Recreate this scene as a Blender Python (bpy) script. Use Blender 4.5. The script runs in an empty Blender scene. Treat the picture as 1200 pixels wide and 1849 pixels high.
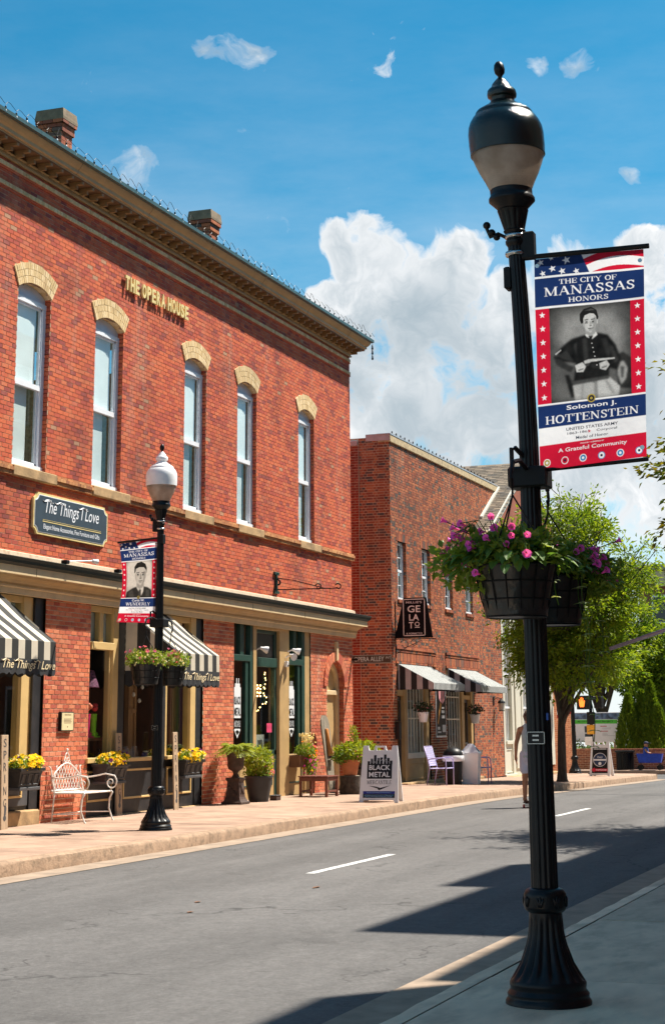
import bpy, math, random
import numpy as np
from mathutils import Matrix, Vector
random.seed(7); rng = np.random.default_rng(7)
scene = bpy.context.scene
COL = scene.collection
pi = math.pi

# ------------------------------------------------------------------ camera
CAM_H = 1.6
YAW, PITCH, ROLL = 0.35148, 0.24386, -0.00769     # street runs along +X, buildings of the far side at +Y
F_PX, PX_H, PRINC_Y = 3041.8, 1849.0, 550.0
_f = Vector((math.cos(YAW)*math.cos(PITCH), math.sin(YAW)*math.cos(PITCH), math.sin(PITCH)))
_r0 = Vector((math.sin(YAW), -math.cos(YAW), 0)); _u0 = _r0.cross(_f)
_r = math.cos(ROLL)*_r0 + math.sin(ROLL)*_u0
_u = -math.sin(ROLL)*_r0 + math.cos(ROLL)*_u0
cam_data = bpy.data.cameras.new('camera')
cam = bpy.data.objects.new('camera', cam_data); COL.objects.link(cam)
cam.matrix_world = Matrix(((_r.x, _u.x, -_f.x, 0), (_r.y, _u.y, -_f.y, 0), (_r.z, _u.z, -_f.z, CAM_H), (0, 0, 0, 1)))
cam_data.sensor_fit = 'VERTICAL'; cam_data.sensor_height = 36.0
cam_data.lens = F_PX/PX_H*36.0
cam_data.shift_y = -(PX_H/2-PRINC_Y)/PX_H
cam_data.clip_start = 0.1; cam_data.clip_end = 4000
scene.camera = cam
def pix_dir(u, v):
    return (_f + _r*((u-600)/F_PX) - _u*((v-PRINC_Y)/F_PX)).normalized()

# ------------------------------------------------------------------ light
SUN_TRAVEL = Vector((-1.15, 1.0, -2.5)).normalized()
SUN_DIR = -SUN_TRAVEL
sd = bpy.data.lights.new('sun', 'SUN'); sd.energy = 5.0; sd.angle = math.radians(0.53); sd.color = (1.0, 0.93, 0.82)
sun = bpy.data.objects.new('sun', sd); COL.objects.link(sun)
sun.rotation_euler = SUN_TRAVEL.to_track_quat('-Z', 'Y').to_euler(); sun.location = (20, -20, 60)

world = bpy.data.worlds.new('World'); scene.world = world; world.use_nodes = True
def build_world():
    nt = world.node_tree; N = nt.nodes; L = nt.links; N.clear()
    def node(t, **kw):
        n = N.new(t)
        for k, v in kw.items(): setattr(n, k, v)
        return n
    def M(op, a, b=None, c=None, clamp=False):
        n = node('ShaderNodeMath', operation=op); n.use_clamp = clamp
        for i, s in enumerate((a, b, c)):
            if s is None: continue
            if isinstance(s, (int, float)): n.inputs[i].default_value = s
            else: L.new(s, n.inputs[i])
        return n.outputs[0]
    def VM(op, a, b):
        n = node('ShaderNodeVectorMath', operation=op)
        for i, s in enumerate((a, b)):
            if isinstance(s, (tuple, Vector)): n.inputs[i].default_value = s
            else: L.new(s, n.inputs[i])
        return n
    def mix(fac, a, b):
        n = node('ShaderNodeMix', data_type='RGBA')
        for s, i in ((fac, 0), (a, 6), (b, 7)):
            if isinstance(s, (int, float)): n.inputs[i].default_value = s
            elif isinstance(s, tuple): n.inputs[i].default_value = s
            else: L.new(s, n.inputs[i])
        return n.outputs[2]
    out = node('ShaderNodeOutputWorld'); bg = node('ShaderNodeBackground')
    sky = node('ShaderNodeTexSky', sky_type='NISHITA'); sky.sun_disc = False
    sky.sun_elevation = math.asin(SUN_DIR.z); sky.sun_rotation = math.atan2(SUN_DIR.x, SUN_DIR.y)
    sky.altitude = 100; sky.air_density = 1.0; sky.dust_density = 0.6; sky.ozone_density = 2.5
    hs = node('ShaderNodeHueSaturation'); hs.inputs['Saturation'].default_value = SKY_SAT; hs.inputs['Hue'].default_value = SKY_HUE
    hs.inputs['Value'].default_value = SKY_VAL
    tn = node('ShaderNodeMix', data_type='RGBA', blend_type='MULTIPLY'); tn.inputs[0].default_value = 1.0; L.new(sky.outputs[0], tn.inputs[6]); tn.inputs[7].default_value = SKY_TINT
    L.new(tn.outputs[2], hs.inputs['Color'])
    tc = node('ShaderNodeTexCoord'); D = tc.outputs['Generated']
    # broad cumulus bodies and small puffs (centre pixel in the photograph, radius) given as directions in the sky
    bank = [(690,450,80),(760,540,120),(640,560,95),(860,640,120),(610,450,50),(840,455,45),(905,540,60),(700,740,95),(860,790,110),(1000,890,120),
             (1050,560,120),(1170,470,70),(1120,690,140),(1190,850,130),(1015,455,45),(1260,600,140),(575,540,45),(740,680,110),(660,640,90)]
    puffs = [(250,322,38),(236,300,22),(405,86,30),(442,78,22),(975,114,20),(1035,121,20),(1150,292,12),(370,88,22)]
    def noise(vec, sc, det, rough=.58):
        n = node('ShaderNodeTexNoise'); n.inputs['Scale'].default_value = sc; n.inputs['Detail'].default_value = det; n.inputs['Roughness'].default_value = rough
        L.new(vec, n.inputs['Vector']); return n
    warp = noise(D, 16, 3)
    wv = VM('SCALE', VM('SUBTRACT', warp.outputs['Color'], (0.5, 0.5, 0.5)).outputs[0], (0,0,0)); wv.inputs['Scale'].default_value = 0.05
    DW = VM('NORMALIZE', VM('ADD', D, wv.outputs[0]).outputs[0], (0,0,0)).outputs[0]
    def blobs(lst, vec):
        m = None
        for (u, v, r) in lst:
            k = 1.0/(1-math.cos(r/F_PX)); dot = VM('DOT_PRODUCT', vec, pix_dir(u, v)).outputs['Value']
            q = M('MULTIPLY_ADD', dot, k, 1.0-k); m = q if m is None else M('MAXIMUM', m, q)
        return M('MAXIMUM', m, -1.6)
    mb_ = blobs(bank, DW); mp_ = blobs(puffs, DW)
    # the same kind of cloud elsewhere in the sky
    gen = M('MULTIPLY_ADD', noise(VM('ADD', D, (4.1, 2.3, 7.7)).outputs[0], 3.2, 3).outputs[0], 9.0, -5.3)
    away = M('MULTIPLY_ADD', VM('DOT_PRODUCT', D, pix_dir(600, 700)).outputs['Value'], -14.0, 12.6)
    mb_ = M('MAXIMUM', mb_, M('MINIMUM', gen, M('MINIMUM', away, 1.0)))
    n1 = noise(DW, 22, 9, .6); nn = M('MULTIPLY_ADD', n1.outputs[0], 6.0, -3.0)
    n2 = noise(DW, 70, 7, .6); n2v = M('MULTIPLY_ADD', n2.outputs[0], 6.5, -3.0)
    d_bank = M('ADD', M('MULTIPLY', mb_, 1.0), M('MULTIPLY', nn, 0.85))
    d_puff = M('ADD', M('MULTIPLY', mp_, 0.95), n2v)
    d0 = M('MAXIMUM', d_bank, d_puff)
    alpha = M('MAXIMUM', M('MULTIPLY_ADD', d_bank, 1.9, 0.15, clamp=True), M('MULTIPLY', M('MULTIPLY_ADD', d_puff, 0.30, 0.02, clamp=True), 1.0))
    # billows: compare the fine noise with the same noise a little towards the sun
    nb = noise(VM('ADD', DW, tuple(SUN_DIR*0.012)).outputs[0], 22, 9, .6); nbv = M('MULTIPLY_ADD', nb.outputs[0], 6.0, -3.0)
    lit = M('MULTIPLY_ADD', M('SUBTRACT', nn, nbv), 0.55, 0.62, clamp=True)
    soft = M('MULTIPLY_ADD', noise(D, 8, 4).outputs[0], 3.0, -0.85, clamp=True)
    rimw = M('MULTIPLY_ADD', d0, -0.55, 1.0, clamp=True)      # thin edges stay bright, thick bodies turn grey
    # grey-blue undersides of the bank
    under = blobs([(770,600,95),(690,620,70),(870,690,90),(640,700,60),(1000,660,90),(1120,760,110),(760,770,80),(900,860,80),(590,600,40)], DW)
    under = M('MULTIPLY_ADD', M('ADD', under, M('MULTIPLY', nn, 0.35)), 0.55, 0.45, clamp=True)
    shade = M('MAXIMUM', M('MULTIPLY', lit, M('MULTIPLY_ADD', soft, 0.35, 0.65)), M('MULTIPLY', rimw, 0.95), clamp=True)
    shade = M('MULTIPLY', shade, M('MULTIPLY_ADD', under, -0.62, 1.0), clamp=True)
    ccol = mix(shade, CLOUD_DARK, CLOUD_LIT)
    # thin veil of cirrus and haze low down
    mp = node('ShaderNodeMapping'); mp.inputs['Scale'].default_value = (1.0, 1.0, 3.5); L.new(D, mp.inputs['Vector'])
    nc = noise(mp.outputs[0], 5, 7, .62)
    sx = node('ShaderNodeSeparateXYZ'); L.new(D, sx.inputs[0])
    low = M('MULTIPLY_ADD', sx.outputs['Z'], -2.2, 0.98, clamp=True)
    veil = M('MULTIPLY', M('MULTIPLY_ADD', nc.outputs[0], 2.4, -0.55, clamp=True), M('MULTIPLY', low, 0.55))
    base = mix(veil, hs.outputs[0], CLOUD_LIT)
    base = mix(M('MULTIPLY', M('MULTIPLY_ADD', sx.outputs['Z'], -7.0, 1.0, clamp=True), 0.8), base, CLOUD_LIT)
    col = mix(alpha, base, ccol)
    L.new(col, bg.inputs['Color']); bg.inputs['Strength'].default_value = SKY_STRENGTH
    L.new(bg.outputs[0], out.inputs[0])
SKY_STRENGTH = 0.075; SKY_SAT = 1.1; SKY_HUE = 0.492; SKY_VAL = 0.92
CLOUD_LIT = (7.0, 7.05, 7.1, 1); CLOUD_DARK = (2.3, 3.0, 3.5, 1); SKY_TINT = (.30, .78, .90, 1)
build_world()
world.cycles.sampling_method = 'MANUAL'; world.cycles.sample_map_resolution = 512
vs = scene.view_settings
scene.display_settings.display_device = 'sRGB'
vs.view_transform = 'Standard'; vs.look = 'None'; vs.exposure = 1.02; vs.gamma = 1.0; vs.use_curve_mapping = False
scene.cycles.max_bounces = 5; scene.cycles.transparent_max_bounces = 12

# ------------------------------------------------------------------ materials
MATS = {}
def _new(name):
    m = bpy.data.materials.new(name); m.use_nodes = True; nt = m.node_tree
    return m, nt, nt.nodes, nt.links, nt.nodes['Principled BSDF']
def mat(name, col, rough=0.6, metal=0.0, var=0.12, scale=6.0, bump=0.0, bscale=40.0, spec=0.5, coat=0.0, dirt=None, dscale=2.0, damt=0.5, trans=0.0, stretch=None, objrand=0.0):
    """plain surface with noise-broken colour, optional stains and fine relief"""
    if name in MATS: return MATS[name]
    m, nt, N, L, B = _new(name)
    tc = N.new('ShaderNodeTexCoord'); src = tc.outputs['Object']
    if stretch:
        mp = N.new('ShaderNodeMapping'); mp.inputs['Scale'].default_value = stretch; L.new(src, mp.inputs['Vector']); src = mp.outputs[0]
    n = N.new('ShaderNodeTexNoise'); n.inputs['Scale'].default_value = scale; n.inputs['Detail'].default_value = 6; L.new(src, n.inputs['Vector'])
    r = N.new('ShaderNodeMapRange'); r.inputs['From Min'].default_value = 0.3; r.inputs['From Max'].default_value = 0.7
    r.inputs['To Min'].default_value = 1-var; r.inputs['To Max'].default_value = 1+var; L.new(n.outputs[0], r.inputs['Value'])
    vm = N.new('ShaderNodeVectorMath'); vm.operation = 'SCALE'; vm.inputs[0].default_value = col[:3]; L.new(r.outputs[0], vm.inputs['Scale'])
    c = vm.outputs[0]
    if dirt:
        n2 = N.new('ShaderNodeTexNoise'); n2.inputs['Scale'].default_value = dscale; n2.inputs['Detail'].default_value = 8; n2.inputs['Roughness'].default_value = 0.65
        L.new(src, n2.inputs['Vector'])
        r2 = N.new('ShaderNodeMapRange'); r2.inputs['From Min'].default_value = 0.48; r2.inputs['From Max'].default_value = 0.72; r2.inputs['To Max'].default_value = damt
        L.new(n2.outputs[0], r2.inputs['Value'])
        mx = N.new('ShaderNodeMix'); mx.data_type = 'RGBA'; L.new(r2.outputs[0], mx.inputs[0]); L.new(c, mx.inputs[6]); mx.inputs[7].default_value = (*dirt, 1)
        c = mx.outputs[2]
    if objrand:
        oi = N.new('ShaderNodeObjectInfo'); ro = N.new('ShaderNodeMapRange'); ro.inputs['To Min'].default_value = 1-objrand; ro.inputs['To Max'].default_value = 1+objrand; L.new(oi.outputs['Random'], ro.inputs['Value'])
        vo = N.new('ShaderNodeVectorMath'); vo.operation = 'SCALE'; L.new(c, vo.inputs[0]); L.new(ro.outputs[0], vo.inputs['Scale']); c = vo.outputs[0]
    L.new(c, B.inputs['Base Color'])
    B.inputs['Roughness'].default_value = rough; B.inputs['Metallic'].default_value = metal
    B.inputs['Specular IOR Level'].default_value = spec
    if coat: B.inputs['Coat Weight'].default_value = coat
    if bump:
        nb = N.new('ShaderNodeTexNoise'); nb.inputs['Scale'].default_value = bscale; nb.inputs['Detail'].default_value = 4; L.new(src, nb.inputs['Vector'])
        bp = N.new('ShaderNodeBump'); bp.inputs['Strength'].default_value = bump; bp.inputs['Distance'].default_value = 0.01
        L.new(nb.outputs[0], bp.inputs['Height']); L.new(bp.outputs[0], B.inputs['Normal'])
    MATS[name] = m; return m
def brick_mat(name, stops, rough=0.85, soot=(0.05, 0.03, 0.03), wash=(.46, .30, .22)):
    """one colour per brick, picked from a ramp by the brick's own random number"""
    m, nt, N, L, B = _new(name)
    g = N.new('ShaderNodeNewGeometry'); oi = N.new('ShaderNodeObjectInfo')
    a = N.new('ShaderNodeMath'); a.operation = 'ADD'; L.new(g.outputs['Random Per Island'], a.inputs[0]); L.new(oi.outputs['Random'], a.inputs[1])
    fr = N.new('ShaderNodeMath'); fr.operation = 'FRACT'; L.new(a.outputs[0], fr.inputs[0])
    cr = N.new('ShaderNodeValToRGB'); cr.color_ramp.interpolation = 'CONSTANT'
    els = cr.color_ramp.elements
    while len(els) < len(stops): els.new(0.5)
    for e, (p, c) in zip(els, stops): e.position = p; e.color = (*c, 1)
    L.new(fr.outputs[0], cr.inputs[0])
    geo_pos = N.new('ShaderNodeNewGeometry').outputs['Position']
    n = N.new('ShaderNodeTexNoise'); n.inputs['Scale'].default_value = 45; n.inputs['Detail'].default_value = 5; L.new(geo_pos, n.inputs['Vector'])
    n2 = N.new('ShaderNodeTexNoise'); n2.inputs['Scale'].default_value = 0.9; n2.inputs['Detail'].default_value = 6; L.new(geo_pos, n2.inputs['Vector'])
    r = N.new('ShaderNodeMapRange'); r.inputs['To Min'].default_value = 0.6; r.inputs['To Max'].default_value = 1.4; L.new(n.outputs[0], r.inputs['Value'])
    vm = N.new('ShaderNodeVectorMath'); vm.operation = 'SCALE'; L.new(cr.outputs[0], vm.inputs[0]); L.new(r.outputs[0], vm.inputs['Scale'])
    r2 = N.new('ShaderNodeMapRange'); r2.inputs['From Min'].default_value = 0.50; r2.inputs['From Max'].default_value = 0.80; r2.inputs['To Max'].default_value = 0.5; L.new(n2.outputs[0], r2.inputs['Value'])
    mx = N.new('ShaderNodeMix'); mx.data_type = 'RGBA'; L.new(r2.outputs[0], mx.inputs[0]); L.new(vm.outputs[0], mx.inputs[6]); mx.inputs[7].default_value = (*soot, 1)
    mpS = N.new('ShaderNodeMapping'); mpS.inputs['Scale'].default_value = (1.6, 1.6, .22); L.new(geo_pos, mpS.inputs['Vector'])
    n3 = N.new('ShaderNodeTexNoise'); n3.inputs['Scale'].default_value = 1.4; n3.inputs['Detail'].default_value = 7; n3.inputs['Roughness'].default_value = .65; L.new(mpS.outputs[0], n3.inputs['Vector'])
    r3 = N.new('ShaderNodeMapRange'); r3.inputs['From Min'].default_value = 0.56; r3.inputs['From Max'].default_value = 0.74; r3.inputs['To Max'].default_value = 0.38; L.new(n3.outputs[0], r3.inputs['Value'])
    mx3 = N.new('ShaderNodeMix'); mx3.data_type = 'RGBA'; L.new(r3.outputs[0], mx3.inputs[0]); L.new(mx.outputs[2], mx3.inputs[6]); mx3.inputs[7].default_value = (*wash, 1)
    L.new(mx3.outputs[2], B.inputs['Base Color']); B.inputs['Roughness'].default_value = rough; B.inputs['Specular IOR Level'].default_value = 0.25
    bp = N.new('ShaderNodeBump'); bp.inputs['Strength'].default_value = 0.25; bp.inputs['Distance'].default_value = 0.003; L.new(n.outputs[0], bp.inputs['Height']); L.new(bp.outputs[0], B.inputs['Normal'])
    MATS[name] = m; return m
def glass_mat(name, tint=(0.8, 0.86, 0.85), refl=1.0, rough=0.01, ior=1.5):
    m, nt, N, L, B = _new(name); N.remove(B)
    out = [x for x in N if x.type == 'OUTPUT_MATERIAL'][0]
    tr = N.new('ShaderNodeBsdfTransparent'); tr.inputs[0].default_value = (*tint, 1)
    gl = N.new('ShaderNodeBsdfGlossy'); gl.inputs['Roughness'].default_value = rough; gl.inputs['Color'].default_value = (refl, refl, refl, 1)
    g0 = N.new('ShaderNodeNewGeometry'); dp = N.new('ShaderNodeVectorMath'); dp.operation = 'DOT_PRODUCT'; L.new(g0.outputs['Normal'], dp.inputs[0]); L.new(g0.outputs['Incoming'], dp.inputs[1])
    ab = N.new('ShaderNodeMath'); ab.operation = 'ABSOLUTE'; L.new(dp.outputs['Value'], ab.inputs[0])
    om = N.new('ShaderNodeMath'); om.operation = 'SUBTRACT'; om.inputs[0].default_value = 1.0; L.new(ab.outputs[0], om.inputs[1])
    pw = N.new('ShaderNodeMath'); pw.operation = 'POWER'; pw.inputs[1].default_value = 5.0; L.new(om.outputs[0], pw.inputs[0])
    fr = N.new('ShaderNodeMath'); fr.operation = 'MULTIPLY_ADD'; fr.inputs[1].default_value = 0.95; fr.inputs[2].default_value = 0.05; L.new(pw.outputs[0], fr.inputs[0])
    bmp = N.new('ShaderNodeBump'); bmp.inputs['Strength'].default_value = 0.05; nz = N.new('ShaderNodeTexNoise'); nz.inputs['Scale'].default_value = 1.3
    geo = N.new('ShaderNodeNewGeometry'); L.new(geo.outputs['Position'], nz.inputs['Vector']); L.new(nz.outputs[0], bmp.inputs['Height']); L.new(bmp.outputs[0], gl.inputs['Normal'])
    ms = N.new('ShaderNodeMixShader'); L.new(fr.outputs[0], ms.inputs[0]); L.new(tr.outputs[0], ms.inputs[1]); L.new(gl.outputs[0], ms.inputs[2])
    L.new(ms.outputs[0], out.inputs[0]); MATS[name] = m; return m
def leaf_mat(name, c1, c2, transl=0.45, rough=0.5):
    m, nt, N, L, B = _new(name)
    out = [x for x in N if x.type == 'OUTPUT_MATERIAL'][0]
    g = N.new('ShaderNodeNewGeometry'); mx = N.new('ShaderNodeMix'); mx.data_type = 'RGBA'
    L.new(g.outputs['Random Per Island'], mx.inputs[0]); mx.inputs[6].default_value = (*c1, 1); mx.inputs[7].default_value = (*c2, 1)
    L.new(mx.outputs[2], B.inputs['Base Color']); B.inputs['Roughness'].default_value = rough; B.inputs['Specular IOR Level'].default_value = 0.35
    t = N.new('ShaderNodeBsdfTranslucent')
    vm = N.new('ShaderNodeVectorMath'); vm.operation = 'MULTIPLY'; L.new(mx.outputs[2], vm.inputs[0]); vm.inputs[1].default_value = (1.5, 1.35, 0.6); L.new(vm.outputs[0], t.inputs[0])
    ms = N.new('ShaderNodeMixShader'); ms.inputs[0].default_value = transl; L.new(B.outputs[0], ms.inputs[1]); L.new(t.outputs[0], ms.inputs[2]); L.new(ms.outputs[0], out.inputs[0])
    MATS[name] = m; return m
def emit_mat(name, col, s):
    m, nt, N, L, B = _new(name); B.inputs['Base Color'].default_value = (*col, 1); B.inputs['Emission Color'].default_value = (*col, 1); B.inputs['Emission Strength'].default_value = s
    MATS[name] = m; return m

# ------------------------------------------------------------------ mesh helpers
class MB:
    def __init__(s): s.v = []; s.f = []
    def add(s, vs, fs):
        o = len(s.v); s.v += [tuple(p) for p in vs]; s.f += [tuple(i+o for i in f) for f in fs]; return s
    def box(s, x0, x1, y0, y1, z0, z1, M=None):
        vs = [(x, y, z) for z in (z0, z1) for y in (y0, y1) for x in (x0, x1)]
        if M: vs = [M @ Vector(p) for p in vs]
        return s.add(vs, [(0,2,3,1),(4,5,7,6),(0,1,5,4),(2,6,7,3),(0,4,6,2),(1,3,7,5)])
    def bbox(s, x0, x1, y0, y1, z0, z1, b=0.01, M=None):
        """box with chamfered vertical and horizontal edges"""
        vs = []
        for z, k in ((z0, b), (z0+b, 0), (z1-b, 0), (z1, b)):
            for (x, y) in ((x0+k+b*0, y0+k), (x1-k, y0+k), (x1-k, y1-k), (x0+k, y1-k)): vs.append((x, y, z))
        if M: vs = [M @ Vector(p) for p in vs]
        fs = [(3,2,1,0), (12,13,14,15)]
        for l in range(3):
            for i in range(4): fs.append((l*4+i, l*4+(i+1) % 4, l*4+4+(i+1) % 4, l*4+4+i))
        return s.add(vs, fs)
    def prism(s, pts, axis, a, b):
        """polygon pts (2D) extruded along axis between a and b"""
        n = len(pts)
        def mk(p, t): return {'x': (t, p[0], p[1]), 'y': (p[0], t, p[1]), 'z': (p[0], p[1], t)}[axis]
        vs = [mk(p, a) for p in pts]+[mk(p, b) for p in pts]
        return s.add(vs, [tuple(range(n))[::-1], tuple(range(n, 2*n))]+[(i, (i+1) % n, n+(i+1) % n, n+i) for i in range(n)])
    def lathe(s, prof, seg=24, c=(0, 0), flute=None, off=None):
        """prof: list (r,z). flute(z)->(depth,count). off(z)->(dx,dy)"""
        vs = []; n = len(prof)
        for (r, z) in prof:
            dx, dy = off(z) if off else (0, 0)
            fd = flute(z) if flute else None
            for k in range(seg):
                a = 2*pi*k/seg; rr = r
                if fd: rr = r*(1-fd[0]*(0.5+0.5*math.cos(fd[1]*a))**2)
                vs.append((c[0]+dx+rr*math.cos(a), c[1]+dy+rr*math.sin(a), z))
        fs = [(i*seg+k, i*seg+(k+1) % seg, (i+1)*seg+(k+1) % seg, (i+1)*seg+k) for i in range(n-1) for k in range(seg)]
        fs += [tuple(range(seg))[::-1], tuple(range((n-1)*seg, n*seg))]
        return s.add(vs, fs)
    def tube(s, pts, r, seg=8, closed=False):
        pts = [Vector(p) for p in pts]; n = len(pts); vs = []
        rs = r if isinstance(r, (list, tuple)) else [r]*n
        up = None
        for i, p in enumerate(pts):
            t = (pts[min(i+1, n-1)]-pts[max(i-1, 0)]); t = t.normalized() if t.length > 1e-9 else Vector((0, 0, 1))
            if up is None:
                up = Vector((0, 0, 1)) if abs(t.z) < 0.9 else Vector((1, 0, 0))
            a = t.cross(up); a = a.normalized() if a.length > 1e-6 else Vector((1, 0, 0)); b = a.cross(t).normalized(); up = b
            for k in range(seg):
                an = 2*pi*k/seg; vs.append(p+rs[i]*(math.cos(an)*a+math.sin(an)*b))
        fs = [(i*seg+k, i*seg+(k+1) % seg, (i+1)*seg+(k+1) % seg, (i+1)*seg+k) for i in range(n-1) for k in range(seg)]
        fs += [tuple(range(seg))[::-1], tuple(range((n-1)*seg, n*seg))]
        return s.add(vs, fs)
    def ball(s, c, r, seg=10, rings=6, sq=(1, 1, 1)):
        vs = [(c[0], c[1], c[2]-r*sq[2])]
        for i in range(1, rings):
            t = -pi/2+pi*i/rings
            for k in range(seg):
                a = 2*pi*k/seg; vs.append((c[0]+r*sq[0]*math.cos(t)*math.cos(a), c[1]+r*sq[1]*math.cos(t)*math.sin(a), c[2]+r*sq[2]*math.sin(t)))
        vs.append((c[0], c[1], c[2]+r*sq[2])); T = len(vs)-1; fs = []
        for k in range(seg): fs.append((0, 1+(k+1) % seg, 1+k)); fs.append((T, T-seg+k, T-seg+(k+1) % seg))
        for i in range(rings-2):
            for k in range(seg): fs.append((1+i*seg+k, 1+i*seg+(k+1) % seg, 1+(i+1)*seg+(k+1) % seg, 1+(i+1)*seg+k))
        return s.add(vs, fs)
    def xf(s, M):
        s.v = [tuple(M @ Vector(p)) for p in s.v]; return s
    def build(s, name, material, parent=None, smooth=False, kind=None, label=None):
        me = bpy.data.meshes.new(name); me.from_pydata([tuple(p) for p in s.v], [], s.f)
        if smooth == 'auto':
            me.polygons.foreach_set('use_smooth', [True]*len(me.polygons)); me.set_sharp_from_angle(angle=math.radians(38))
        elif smooth: me.polygons.foreach_set('use_smooth', [True]*len(me.polygons))
        me.materials.append(material); me.update()
        o = bpy.data.objects.new(name, me); COL.objects.link(o)
        if parent is not None: setpar(o, parent)
        if not kind and name in ('lettering', 'small_print', 'headline', 'title', 'print', 'plate_print'): kind = 'stuff'
        if kind: o['kind'] = kind
        if label: o['label'] = label
        return o
def np_mesh(name, V, quads, material, parent=None, kind=None, smooth=False):
    """fast mesh from numpy arrays; quads (n,4) or (n,3)"""
    me = bpy.data.meshes.new(name); k = quads.shape[1]
    me.vertices.add(len(V)); me.vertices.foreach_set('co', np.asarray(V, np.float32).ravel())
    me.loops.add(quads.size); me.loops.foreach_set('vertex_index', quads.astype(np.int32).ravel())
    me.polygons.add(len(quads)); me.polygons.foreach_set('loop_start', np.arange(0, quads.size, k, dtype=np.int32))
    me.polygons.foreach_set('loop_total', np.full(len(quads), k, np.int32))
    me.polygons.foreach_set('use_smooth', np.full(len(quads), bool(smooth)))
    me.update(calc_edges=True); me.validate()
    me.materials.append(material)
    o = bpy.data.objects.new(name, me); COL.objects.link(o)
    if parent is not None: setpar(o, parent)
    if kind: o['kind'] = kind
    return o
WPAR = set()
def setpar(o, parent):
    o.parent = parent
    if parent.name in WPAR: o.matrix_parent_inverse = Matrix.Translation(-parent.location)
def wthing(name, label, cat, loc, group=None):
    """a thing whose parts are given in world coordinates; the Empty stands at its base"""
    o = thing(name, label, cat, loc, 0, group); WPAR.add(o.name); return o
def thing(name, label, cat, loc=(0, 0, 0), rotz=0.0, group=None):
    o = bpy.data.objects.new(name, None); COL.objects.link(o); o.empty_display_size = 0.2
    o.location = loc; o.rotation_euler = (0, 0, rotz); return tag(o, label, cat, group)
def tag(o, label, cat, group=None):
    o['label'] = label; o['category'] = cat
    if group: o['group'] = group
    return o
def struct(o): o['kind'] = 'structure'; return o
def copy_tree(root, loc=None, rotz=None, label=None, group=None):
    r = root.copy(); COL.objects.link(r)
    if loc is not None: r.location = loc
    if rotz is not None: r.rotation_euler = (0, 0, rotz)
    if label: r['label'] = label
    if group: r['group'] = group
    for ch in root.children:
        c = ch.copy(); COL.objects.link(c); c.parent = r
        for g in ch.children:
            d = g.copy(); COL.objects.link(d); d.parent = c
    return r

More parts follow.
